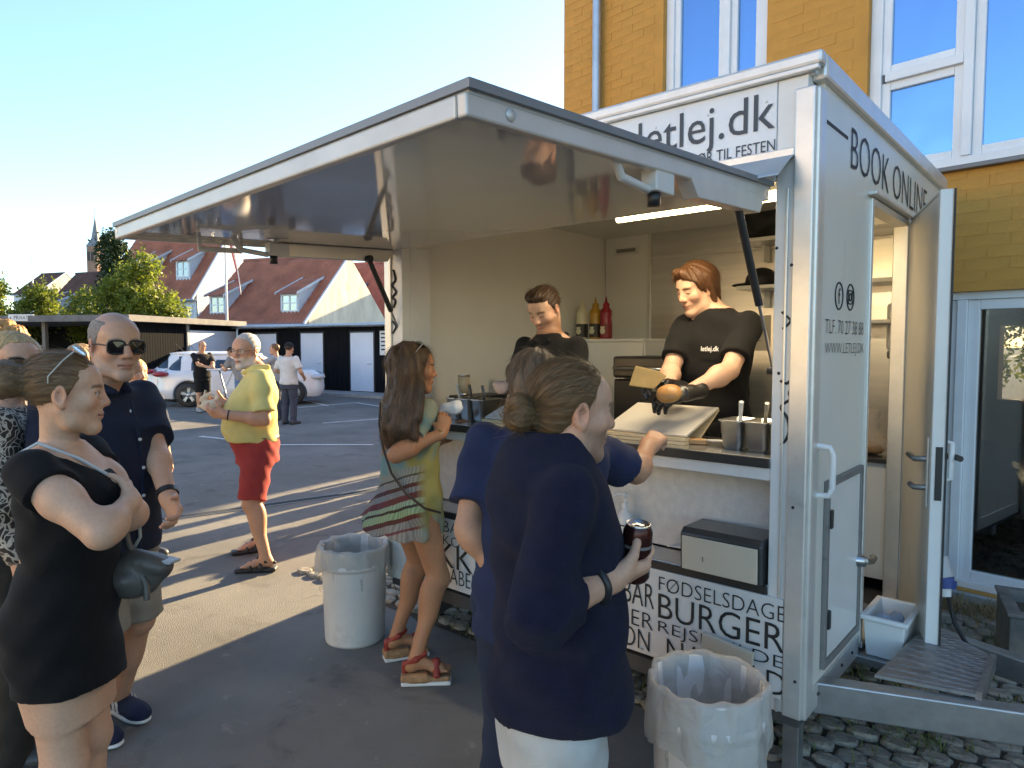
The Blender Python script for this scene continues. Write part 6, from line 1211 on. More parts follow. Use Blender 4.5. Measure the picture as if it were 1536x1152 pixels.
# ------------------------------------------------------------------ 2 man in navy shirt with sunglasses
def man_navy():
    p = Person(ground_at(150, 2.76), 108, 1.79, 'bald man in sunglasses, navy short sleeved shirt and beige shorts', (.56, .34, .255), res=.009)
    hc = p.at(173, 519, 2.70); Mh = p.M(128, 4)
    rows = [(.80, 0, 0, .16, .12), (.92, 0, 0, .18, .135), (1.05, 0, .025, .18, .145), (1.2, 0, .03, .185, .145), (1.33, 0, 0, .19, .12), (1.42, 0, -.012, .150, .085), (1.48, 0, -.018, .075, .065)]
    p.torso(rows); p.neck((0, -.015, 1.44), hc+Mh @ v3(0, -.02, -.06), .064)
    shL, shR = v3(-.205, -.01, 1.40), v3(.205, -.01, 1.40)
    wrL = p.at(253, 748, 2.66); elL = ik(shL, wrL, .295, .262, v3(-.4, -.6, 0)); p.arm(shL, elL, wrL, (.051, .044, .031))
    p.hand(wrL, p.at(266, 778, 2.60)-wrL, v3(.9, .1, -.1), 'L', (28, 35, 25))
    wrR = v3(.26, .10, .86); elR = ik(shR, wrR, .295, .26, v3(.3, -.7, 0)); p.arm(shR, elR, wrR, (.056, .048, .034)); p.hand(wrR, v3(0, .15, -1), v3(-1, 0, 0), 'R', (28, 35, 25))
    aL, aR = p.L(G(188, 1072)), p.L(G(136, 1112)); 
    for x, a in ((-1, aL), (1, aR)):
        hp = v3(x*.095, 0, .88); an = v3(a[0], a[1]-.03, .085); p.leg(hp, ik(hp, an, .42, .41, v3(0, 1, 0)), an, (.095, .062, .040))
    p.head(hc, Mh, 1.08, False, 1.12, scalp=(.30, .22, .18), stub=((.30, .24, .21), .35), brow=(.2, .15, .12), jaw=1.1); p.build_body(); h = p.heads[0]
    p.hair(h, mat('cropped_grey_hair', (.22, .19, .17), .8, var=(90, .3), bump=(200, .5)), (), -.002, amp=.0008, topcut=[.075, .085, .11], line=[(-.12, -.085), (-.05, -.07), (-.02, -.045), (-.006, -.02), (.010, .01), (.03, .045), (.05, .09), (.12, .2)])
    N = fabric('navy_shirt_cloth', (.010, .014, .030), .85, .15, .3)
    rs = [(.795, 0, .01, .205, .165), (.92, 0, .01, .205, .165), (1.05, 0, .03, .20, .168), (1.2, 0, .035, .203, .166), (1.33, 0, .0, .208, .138), (1.41, 0, -.012, .178, .10), (1.465, 0, -.016, .095, .08)]
    pr = [loft(rs, k=.03)] + [cap(s_+v3(-np.sign(s_[0])*.004, 0, .006), s_+(e_-s_)*.82, .072, .086, k=.04, flat=True) for s_, e_ in ((shL, elL), (shR, elR))]
    pr += [cap((-.06, -.07, 1.475), (-.078, .02, 1.475), .018, k=.01), cap((.06, -.07, 1.475), (.078, .02, 1.475), .018, k=.01), cap((-.06, -.07, 1.475), (.06, -.07, 1.475), .018, k=.01), cap((-.075, .025, 1.47), (-.035, .105, 1.435), .017, .012, k=.01), cap((.075, .025, 1.47), (.035, .105, 1.435), .017, .012, k=.01), ell((0, .105, 1.475), (.035, .05, .06), k=.012, sub=True)]
    p.cloth('shirt', pr, N, .007, 11, .008, (16, 18, 26))
    tube_obj(p, 'placket', [(.004, .150, 1.40), (.004, .190, 1.28), (.006, .207, 1.15), (.006, .202, 1.02), (.004, .182, .90), (.004, .178, .80)], .006, N)
    for z, y in ((1.36, .158), (1.25, .197), (1.14, .211), (1.03, .207), (.92, .19)): MB().lathe([(0, .006), (.006, .005), (.007, 0)], (.006, y, z), 10, 'y').build('button', mat('pearl', (.55, .55, .55), .3), p.e, keep=False)
    Sh = fabric('beige_shorts_cloth', (.27, .245, .205)); pr = [loft([(.78, 0, .005, .185, .145), (.86, 0, 0, .19, .145), (.95, 0, .0, .185, .14)], k=.03)]
    for x, a in ((-1, aL), (1, aR)):
        hp = v3(x*.095, 0, .88); an = v3(a[0], a[1]-.03, .085); kn = ik(hp, an, .42, .41, v3(0, 1, 0)); pr.append(cap(hp, hp+(kn-hp)*.97, .112, .098, k=.03, flat=True))
    p.cloth('shorts', pr, Sh, .006, 5, .009)
    Ns = fabric('navy_knit', (.012, .018, .045), .8, .2, .5); So = mat('white_sole', (.66, .66, .64), .5)
    for a, yw in ((aL, -12), (aR, 0)):
        o, b, f, r = shoe(p, v3(a[0], a[1], 0)-v3(-math.sin(math.radians(yw)), math.cos(math.radians(yw)), 0)*.05, yw, Ns, So)
        for sgn in (-1, 1):
            for i in range(3): q = b+f*(.075-.028*i)+r*sgn*.046; MB().bar(tuple(q+v3(0, 0, .03)), tuple(q-f*.025+r*sgn*-.006+v3(0, 0, .075)), .004, .013, tuple(f)).build('stripe', So, o, keep=False)
        for i in range(4): q = b+f*(.03+.025*i)+v3(0, 0, .098-.010*i); tube_obj(p, 'lace', [q-r*.02, q+v3(0, 0, .006), q+r*.02], .003, Ns, 6)
    glasses(p, h, M_lens, M_gfr)
    tube_obj(p, 'watch', [wrL+(elL-wrL)*t for t in (.06, .14)], .041, mat('watch_black', (.02, .02, .022), .35), 16)
man_navy()
# ------------------------------------------------------------------ 3 man in yellow polo and red shorts
def man_yellow():
    ft = G(386, 858); ft2 = G(378, 828); p = Person((ft+ft2)/2+_rt*.05, -112, 1.77, 'grey haired man in yellow polo shirt, red shorts and sandals', (.54, .31, .22), res=.010)
    hc = p.at(369, 527, 5.1); Mh = p.M(-160, 4)
    rows = [(.82, 0, 0, .15, .13), (.92, 0, .02, .17, .15), (1.05, 0, .05, .175, .17), (1.2, 0, .04, .175, .165), (1.33, 0, .0, .18, .125), (1.42, 0, -.012, .145, .085), (1.48, 0, -.018, .075, .065)]
    p.torso(rows); p.neck((0, -.01, 1.44), hc+Mh @ v3(0, -.02, -.06), .062)
    shL, shR = v3(-.20, -.02, 1.39), v3(.20, -.02, 1.39)
    wrL, wrR = p.at(338, 622, 4.85), p.at(340, 606, 5.2); elL = ik(shL, wrL, .29, .26, v3(-.2, -.6, -.8)); elR = ik(shR, wrR, .29, .26, v3(.3, -.6, -.8))
    for s_, e_, w_, sd in ((shL, elL, wrL, 'L'), (shR, elR, wrR, 'R')): p.arm(s_, e_, w_, (.056, .048, .033)); p.hand(w_, v3((.25 if sd == 'L' else -.25), .95, .15), v3((.8 if sd == 'L' else -.8), 0, .5), sd, (30, 38, 25))
    aa = [(p.L(ft), -14), (p.L(ft2), 6)]; legs = []
    for x, (a, yw) in zip((-1, 1), aa):
        hp = v3(x*.09, 0, .88); an = v3(a[0], a[1]-.06, .10); kn = ik(hp, an, .41, .40, v3(0, 1, 0)); legs.append((hp, kn)); p.leg(hp, kn, an, (.092, .060, .038)); bare_foot(p.P, an, yw, .03)
    p.head(hc, Mh, 1.08, False, 1.15, stub=((.55, .50, .46), .75), brow=(.35, .3, .27)); p.build_body(); h = p.heads[0]
    T = lambda *q: hc+Mh @ (v3(*q)*1.08)
    p.hair(h, hairmat('grey_hair', (.40, .36, .32), st=(90, 30, 90)), (), -.001, amp=.0016, line=[(-.12, -.085), (-.06, -.075), (-.03, -.055), (-.008, -.03), (.012, .01), (.028, .05), (.045, .080), (.06, .094), (.12, .12)])
    Y = fabric('yellow_polo_cloth', (.62, .53, .20), .9, .05); rs = [(.93, 0, .045, .195, .190), (1.05, 0, .06, .195, .195), (1.2, 0, .045, .195, .185), (1.33, 0, .0, .20, .145), (1.41, 0, -.012, .170, .10), (1.465, 0, -.016, .092, .08)]
    pr = [loft(rs, k=.03)]+[cap(s_+v3(-np.sign(s_[0])*.004, 0, .006), s_+(e_-s_)*.80, .070, .082, k=.04, flat=True) for s_, e_ in ((shL, elL), (shR, elR))]
    pr += [cap((-.062, -.07, 1.475), (-.078, .02, 1.475), .018, k=.01), cap((.062, -.07, 1.475), (.078, .02, 1.475), .018, k=.01), cap((-.06, -.075, 1.475), (.06, -.075, 1.475), .018, k=.01), cap((-.075, .025, 1.47), (-.035, .10, 1.43), .016, .012, k=.01), cap((.075, .025, 1.47), (.035, .10, 1.43), .016, .012, k=.01)]
    p.cloth('polo_shirt', pr, Y, .0085, 21, .009, (14, 16, 24))
    Rd = fabric('red_shorts_cloth', (.36, .045, .04)); pr = [loft([(.76, 0, .01, .175, .155), (.86, 0, .015, .185, .165), (.955, 0, .04, .185, .18)], k=.03)]+[cap(hp, hp+(kn-hp)*.93, .112, .098, k=.03, flat=True) for hp, kn in legs]
    p.cloth('shorts', pr, Rd, .007, 8, .010); pr = [loft([(.935, 0, .04, .193, .19), (.968, 0, .042, .193, .19)], k=.003)]; p.cloth('belt', pr, mat('brown_belt', (.05, .025, .015), .5), 0, 0, .008)
    Bk = mat('sandal_black', (.03, .026, .024), .6)
    for x, (a, yw) in zip((-1, 1), aa):
        y_ = math.radians(yw); f = v3(-math.sin(y_), math.cos(y_), 0); r = v3(math.cos(y_), math.sin(y_), 0); b = v3(a[0], a[1]-.06, 0); R = np.array([r, f, v3(0, 0, 1)])
        p.cloth('sandal', [rbox(b+f*.07+v3(0, 0, .016), (.046, .145, .016), R, .014, k=.01), cap(b+f*.10-r*.05+v3(0, 0, .03), b+f*.10+v3(0, 0, .072), .011, k=.01), cap(b+f*.10+r*.05+v3(0, 0, .03), b+f*.10+v3(0, 0, .072), .011, k=.01), cap(b+f*.02-r*.045+v3(0, 0, .03), b+f*.055+v3(0, 0, .10), .011, k=.01), cap(b+f*.02+r*.045+v3(0, 0, .03), b+f*.055+v3(0, 0, .10), .011, k=.01), cap(b-f*.06+v3(0, 0, .06), b-r*.04+f*.0+v3(0, 0, .08), .011, k=.01), cap(b-f*.06+v3(0, 0, .06), b+r*.04+f*.0+v3(0, 0, .08), .011, k=.01)], Bk, 0, 0, .008)
    glasses(p, h, None, mat('brown_frame', (.10, .04, .03), .3), False)
    tube_obj(p, 'wristband', [wrL+(elL-wrL)*t for t in (.06, .10)], .038, M_blkm, 14)
    return p, (wrL+wrR)/2+v3(0, .10, .03)
py_, fpos = man_yellow()
def wpos(p, l): c, q = math.cos(p.rz), math.sin(p.rz); return p.loc+p.k*v3(c*l[0]-q*l[1], q*l[0]+c*l[1], l[2])
fw3 = wpos(py_, fpos); fb = surf('burger_wrap', [ell((0, 0, 0), (.07, .05, .045), k=.02), rbox((-.02, 0, .03), (.06, .005, .07), rotm(0, 0, 25).T, .004, k=.01)], .009, mat('wrap_paper', (.62, .52, .36), .7), None, disp=wrinkle(.008, (50, 50, 50), 2)); fb.location = tuple(fw3); fb.rotation_euler = (0, 0, HEAD); tag(fb, 'paper wrapped snack in the hands of the man in yellow', 'food')
# ------------------------------------------------------------------ 4 woman in tie dye dress
def dress_mat():
    m = bpy.data.materials.new('tie_dye_dress_cloth'); m.use_nodes = True; nt = m.node_tree; N = nt.nodes; L = nt.links; b = N['Principled BSDF']; b.inputs['Roughness'].default_value = .9; b.inputs['Specular IOR Level'].default_value = .2
    tc = N.new('ShaderNodeTexCoord'); sx = N.new('ShaderNodeSeparateXYZ'); L.new(tc.outputs['Object'], sx.inputs[0])
    def mixc(f, a, c):
        x = N.new('ShaderNodeMix'); x.data_type = 'RGBA'
        if isinstance(f, float): x.inputs['Factor'].default_value = f
        else: L.new(f, x.inputs['Factor'])
        for k, v in (('A', a), ('B', c)):
            if isinstance(v, tuple): x.inputs[k].default_value = (*v, 1)
            else: L.new(v, x.inputs[k])
        return x.outputs['Result']
    def rngm(v, a, c, lo=0., hi=1.):
        r = N.new('ShaderNodeMapRange'); L.new(v, r.inputs[0]); r.inputs[1].default_value = a; r.inputs[2].default_value = c; r.inputs[3].default_value = lo; r.inputs[4].default_value = hi; return r.outputs[0]
    def noise(sc, seed):
        n = N.new('ShaderNodeTexNoise'); n.inputs['Scale'].default_value = sc; n.inputs['Detail'].default_value = 3; mp = N.new('ShaderNodeMapping'); mp.inputs['Location'].default_value = (seed, seed*2, 0); L.new(tc.outputs['Object'], mp.inputs[0]); L.new(mp.outputs[0], n.inputs['Vector']); return n.outputs[0]
    c = mixc(rngm(noise(3.2, 1.), .50, .62), (.33, .36, .28), (.40, .34, .12)); c = mixc(rngm(noise(4.2, 5.), .55, .66), c, (.17, .30, .30)); c = mixc(rngm(noise(5., 9.), .56, .66), c, (.42, .17, .07))
    ad = N.new('ShaderNodeMath'); ad.operation = 'MULTIPLY_ADD'; L.new(sx.outputs['X'], ad.inputs[0]); ad.inputs[1].default_value = -.38; L.new(sx.outputs['Z'], ad.inputs[2]); zt_ = ad.outputs[0]
    n2 = N.new('ShaderNodeMath'); n2.operation = 'MULTIPLY_ADD'; L.new(noise(9., 3.), n2.inputs[0]); n2.inputs[1].default_value = .02; L.new(zt_, n2.inputs[2]); zt_ = n2.outputs[0]
    rp = N.new('ShaderNodeValToRGB'); L.new(rngm(zt_, .70, 1.06), rp.inputs[0]); cr = rp.color_ramp; cr.interpolation = 'CONSTANT'
    st = [(0, (.45, .38, .33)), (.10, (.30, .06, .07)), (.14, (.42, .36, .32)), (.25, (.16, .02, .03)), (.32, (.42, .55, .30)), (.42, (.05, .02, .025)), (.46, (.38, .50, .33)), (.53, (.20, .03, .045)), (.62, (.30, .30, .30)), (.70, (.10, .02, .03)), (.76, (.33, .33, .31)), (.86, (.08, .05, .04)), (.89, (.36, .37, .31))]
    cr.elements[0].color = (*st[0][1], 1); cr.elements[1].position = st[1][0]; cr.elements[1].color = (*st[1][1], 1)
    for q, col in st[2:]: e = cr.elements.new(q); e.color = (*col, 1)
    wv = N.new('ShaderNodeTexWave'); wv.inputs['Scale'].default_value = 26; wv.inputs['Distortion'].default_value = 2.; L.new(tc.outputs['Object'], wv.inputs['Vector']); sp = mixc(rngm(wv.outputs[0], .35, .65, 0, .35), rp.outputs[0], (.05, .015, .02))
    lo = rngm(zt_, 1.06, 1.055); dt = N.new('ShaderNodeVectorMath'); dt.operation = 'DOT_PRODUCT'; L.new(tc.outputs['Object'], dt.inputs[0]); dt.inputs[1].default_value = (.62, .78, 0); xm = rngm(dt.outputs['Value'], .10, .045, 0., .88); mm = N.new('ShaderNodeMath'); mm.operation = 'MULTIPLY'; L.new(lo, mm.inputs[0]); L.new(xm, mm.inputs[1])
    c = mixc(mm.outputs[0], c, sp); g = rngm(sx.outputs['Z'], .75, 1.0); 
    L.new(c, b.inputs['Base Color']); bp = N.new('ShaderNodeBump'); bp.inputs['Strength'].default_value = .3; bp.inputs['Distance'].default_value = .01; L.new(noise(260., 0.), bp.inputs['Height']); L.new(bp.outputs[0], b.inputs['Normal'])
    t = N.new('ShaderNodeBsdfTranslucent'); L.new(c, t.inputs[0]); mx = N.new('ShaderNodeMixShader'); mx.inputs[0].default_value = .2; L.new(b.outputs[0], mx.inputs[1]); L.new(t.outputs[0], mx.inputs[2]); L.new(mx.outputs[0], N['Material Output'].inputs[0])
    return m
def woman_dress():
    fa, fb_ = G(603, 985), G(632, 1022); p = Person((fa+fb_)/2, 48, 1.70, 'long haired woman in a short tie dye dress and red sandals', (.42, .215, .13), res=.008)
    hc = p.at(622, 553, 3.3); Mh = p.M(68, 4)
    p.torso([(.80, 0, 0, .15, .11), (.92, 0, -.01, .165, .12), (1.05, 0, 0, .135, .10), (1.2, 0, .01, .145, .11), (1.33, 0, 0, .155, .10), (1.40, 0, -.01, .125, .075), (1.45, 0, -.015, .062, .055)])
    p.neck((0, -.01, 1.42), hc+Mh @ v3(0, -.02, -.05), .046)
    shR, shL = v3(.165, -.005, 1.375), v3(-.165, -.005, 1.375); wrR = p.at(662, 650, 3.25); elR = ik(shR, wrR, .28, .25, v3(.35, -.5, -.9)); wrL = v3(-.06, .30, 1.20); elL = ik(shL, wrL, .28, .25, v3(-.1, -.1, -1.))
    p.arm(shR, elR, wrR, (.048, .040, .026)); p.arm(shL, elL, wrL, (.048, .040, .026)); p.hand(wrR, v3(-.25, .45, .85), v3(-.6, .3, -.1), 'R', (35, 45, 30), sc=.9); p.hand(wrL, v3(.3, .5, .8), v3(.6, .3, -.1), 'L', (35, 45, 30), sc=.9)
    ft = [(p.L(fb_), -38), (p.L(fa), -20)]
    for x, (a, yw) in zip((1, -1), ft):
        hp = v3(x*.085, 0, .88); an = v3(a[0]-.0, a[1]-.03, .145); p.leg(hp, ik(hp, an, .40, .385, v3(0, 1, 0)), an, (.086, .055, .033)); bare_foot(p.P, an, yw, .062)
    p.head(hc, Mh, 1.0, True, 1.); p.build_body(); h = p.heads[0]; T = lambda *q: hc+Mh @ v3(*q)
    Hm = hairmat('long_brown_hair', (.085, .048, .028))
    lv = lambda px, py, d: p.at(px, py, d)
    pr = [cap(T(0, -.06, .03), lv(612, 600, 3.22), .085, .082, k=.05), cap(lv(610, 590, 3.24), lv(598, 640, 3.18), .082, .075, k=.05), cap(lv(596, 630, 3.20), lv(585, 662, 3.18), .070, .030, k=.04), cap(lv(612, 590, 3.2), lv(620, 655, 3.16), .055, .022, k=.04), cap(T(.03, -.03, .0), lv(634, 585, 3.2), .045, .04, k=.04), cap(lv(634, 580, 3.2), lv(630, 625, 3.16), .04, .015, k=.04), cap(lv(590, 600, 3.26), lv(574, 650, 3.24), .045, .015, k=.04)]
    def dd(V): a = V[:, 0]*1.; return .0042*(np.sin(110*V[:, 0]+1.6*np.sin(V[:, 2]*16))+.8*np.sin(95*V[:, 1]+60*V[:, 0]+1.8*np.sin(V[:, 2]*11+1)))*.7
    c0, M0 = h['c'], h['M']
    def ct(V):
        l = (V-c0) @ M0; f = np.interp(l[:, 1], [-.12, -.03, .0, .02, .04, .06, .09], [-9, -9, -.5, -.03, .03, .072, .085]); return np.where(l[:, 1] > -.01, (f-l[:, 2])*.7, -1)
    ho = surf('hair', [ell(T(0, -.015, .038), (.084, .103, .093), M0.T, k=.02)]+pr, .006, Hm, p.e, disp=dd, cut=ct); strand_attr(ho, c0, M0, 1., False); wisps(p, ho, None, 2200, .10, Hm, 6, .006)
    D = dress_mat(); tcol = lambda P_: 0
    rows = [(.70, -.10, -.03, .262, .20), (.76, -.075, -.02, .245, .195), (.86, -.03, -.01, .215, .172), (.96, 0, 0, .188, .145), (1.08, 0, .0, .172, .132), (1.2, 0, .01, .172, .134), (1.33, 0, 0, .175, .122), (1.40, 0, -.008, .150, .09), (1.425, 0, -.01, .115, .078)]
    pr = [loft(rows, k=.03), cap(shR+v3(-.004, 0, .006), shR+(elR-shR)*.52, .062, .076, k=.04, flat=True), cap(shL+v3(.004, 0, .006), shL+(elL-shL)*.52, .062, .076, k=.04, flat=True)]
    def disp(V):
        a = np.arctan2(V[:, 1], V[:, 0]+.03); t = np.clip((1.05-V[:, 2])/.3, 0, 1.2); return t*.011*(np.sin(8*a+2*np.sin(V[:, 2]*8))+.5*np.sin(15*a+1))+wrinkle(.0055, (18, 20, 26), 31)(V)
    def cut(V): a = np.arctan2(V[:, 1], V[:, 0]); return .75+.010*np.sin(5*a+1.2)+.006*np.sin(9*a)-.03*np.clip(V[:, 0]/.2, -1, 1)-V[:, 2]
    p.cloth('dress', pr, D, 0, 0, .0075, disp=disp, cut=cut)
    tube_obj(p, 'bag_strap', [v3(-.09, -.115, 1.41), v3(-.06, -.142, 1.30), v3(.0, -.155, 1.18), v3(.08, -.160, 1.07), v3(.16, -.13, .98), v3(.205, -.05, .90), v3(.20, .05, .86)], .006, mat('dark_cord', (.04, .025, .02), .6))
    Rs = mat('red_leather', (.28, .03, .02), .5); Ck = mat('cork', (.36, .19, .09), .8, var=(40, .3)); Wt = mat('white_sole', 0)
    for x, (a, yw) in zip((1, -1), ft):
        y_ = math.radians(yw); f = v3(-math.sin(y_), math.cos(y_), 0); r = v3(math.cos(y_), math.sin(y_), 0); b = v3(a[0], a[1]-.03, 0); R = np.array([r, f, v3(0, 0, 1)]); U = v3(0, 0, 1)
        p.cloth('sole', [rbox(b+f*.05+U*.011, (.042, .125, .011), R, .009, k=.01)], Wt, 0, 0, .006); p.cloth('wedge', [rbox(b-f*.01+U*.040, (.039, .066, .020), R, .01, k=.03), rbox(b+f*.07+U*.034, (.039, .10, .013), R, .01, k=.03)], Ck, 0, 0, .006)
        p.cloth('sandal_strap', [cap(b+f*.105-r*.042+U*.06, b+f*.10+U*.108, .019, k=.015), cap(b+f*.105+r*.042+U*.06, b+f*.10+U*.108, .019, k=.015), cap(b-f*.052+U*.10, b+f*.0-r*.040+U*.14, .014, k=.01), cap(b-f*.052+U*.10, b+r*.040+U*.14, .014, k=.01), cap(b-r*.040+U*.14, b+f*.04+U*.15, .014, k=.01), cap(b+r*.040+U*.14, b+f*.04+U*.15, .014, k=.01), cap(b-f*.055+U*.06, b-f*.055+U*.10, .018, k=.01)], Rs, 0, 0, .006)
    an = [wrR+(elR-wrR)*t for t in (.02, .05)]; tube_obj(p, 'bracelet', an, .031, mat('gold', (.6, .4, .15), .3, 1.), 14)
    glasses(p, dict(c=T(0, -.035, .05), M=Mh @ rotm(0, -50, 0), sc=1.03), M_lens, mat('clear_frame', 0), False)
    return p, wrR+v3(-.06, .09, .10)
pd_, fp_ = woman_dress(); q3 = wpos(pd_, fp_)
nk = surf('white_napkin_roll', [cap((-.03, 0, 0), (.03, .02, .02), .03, .035, k=.02)], .008, mat('paper', 0), None, disp=wrinkle(.007, (60, 60, 60), 3)); nk.location = tuple(q3); tag(nk, 'white napkin held by the woman in the tie dye dress', 'napkin')
# ------------------------------------------------------------------ 5 customer in blue shirt leaning on the counter
def man_blue():
    p = Person(ground_at(792, 2.05), 42, 1.72, 'customer in a blue short sleeved shirt resting a fist on the counter', (.50, .29, .20), res=.009)
    hc = p.at(802, 580, 2.16); Mh = p.M(20, 14)
    ln = v3(.02, .10, 0); rows = [(.80, 0, 0, .155, .115), (.92, 0, 0, .17, .125), (1.05, 0, .02, .16, .125), (1.2, .01, .05, .175, .13), (1.33, .02, .08, .19, .12), (1.41, .02, .09, .15, .085), (1.46, .02, .10, .075, .065)]
    p.torso(rows); p.neck((.02, .10, 1.42), hc+Mh @ v3(0, -.02, -.05), .058)
    shR, shL = p.at(880, 672, 2.16), p.at(726, 664, 2.2); wrR = p.at(972, 672, 2.50); elR = p.at(948, 706, 2.32); elR = shR+nrm(elR-shR)*.28
    p.arm(shR, elR, wrR, (.047, .040, .029)); p.hand(wrR, p.at(992, 648, 2.58)-wrR, v3(-.3, .3, -1), 'R', (75, 95, 60), thumb=(.5, .4, .9))
    elL = p.at(704, 775, 2.12); elL = shL+nrm(elL-shL)*.28; wrL = p.at(738, 850, 2.08); p.arm(shL, elL, wrL, (.047, .040, .029)); p.hand(wrL, v3(.3, .3, -.9), v3(1, 0, 0), 'L', (40, 50, 30))
    for x in (-1, 1): p.leg((x*.09, 0, .88), (x*.1, .03, .48), (x*.11, -.02, .09), (.09, .06, .04))
    p.head(hc, Mh, .95, False, 1.); p.build_body(); h = p.heads[0]; T = lambda *q: hc+Mh @ (v3(*q)*.95)
    ho = p.hair(h, hairmat('ash_hair', (.15, .095, .06)), [ell(T(0, -.09, -.02), (.06, .04, .07), k=.03)], .004, amp=.0016, dens=36, back=False, line=[(-.15, -.13), (-.06, -.11), (-.02, -.06), (.0, -.02), (.03, .03), (.06, .08), (.12, .1)])
    wisps(p, ho, None, 1300, .06, ho.data.materials[0], 8)
    sc_ = p.at(757, 583, 2.12); p.cloth('hair_tie', [ell(sc_, (.03, .03, .022), k=.01), ell(sc_+v3(-.02, 0, .012), (.02, .025, .016), k=.01)], fabric('pink_beige_cloth', (.40, .27, .21)), .006, 3, .006, (60, 60, 60))
    N = fabric('blue_shirt_cloth', (.017, .026, .066), .85, .12)
    rs = [(.78, 0, 0, .19, .145), (.92, 0, 0, .19, .145), (1.05, 0, .02, .182, .148), (1.2, .01, .05, .195, .152), (1.33, .02, .08, .196, .138), (1.40, .02, .09, .168, .102), (1.45, .02, .10, .09, .08)]
    p.cloth('shirt', [loft(rs, k=.03)]+[cap(s_, s_+(e_-s_)*.72, .066, .074, k=.05, flat=True) for s_, e_ in ((shL, elL), (shR, elR))]+[cap((-.04, .04, 1.455), (.08, .04, 1.455), .02, k=.01), cap((-.05, .05, 1.455), (-.05, .13, 1.44), .02, k=.01), cap((.09, .05, 1.455), (.09, .13, 1.44), .02, k=.01)], N, .007, 41, .008, (16, 18, 24))
    J = fabric('dark_jeans', (.02, .027, .05)); p.cloth('trousers', [loft([(.76, 0, 0, .165, .13), (.90, 0, 0, .178, .135)], k=.03)]+[cap((x*.09, 0, .86), (x*.1, .035, .48), .112, .090, k=.03) for x in (-1, 1)]+[cap((x*.1, .035, .48), (x*.11, -.02, .05), .090, .075, k=.02) for x in (-1, 1)], J, .005, 5, .011)
    for x in (-1, 1): shoe(p, v3(x*.11, -.02, 0), -x*8, mat('black_leather', (.02, .018, .016), .4), M_rub)
man_blue()
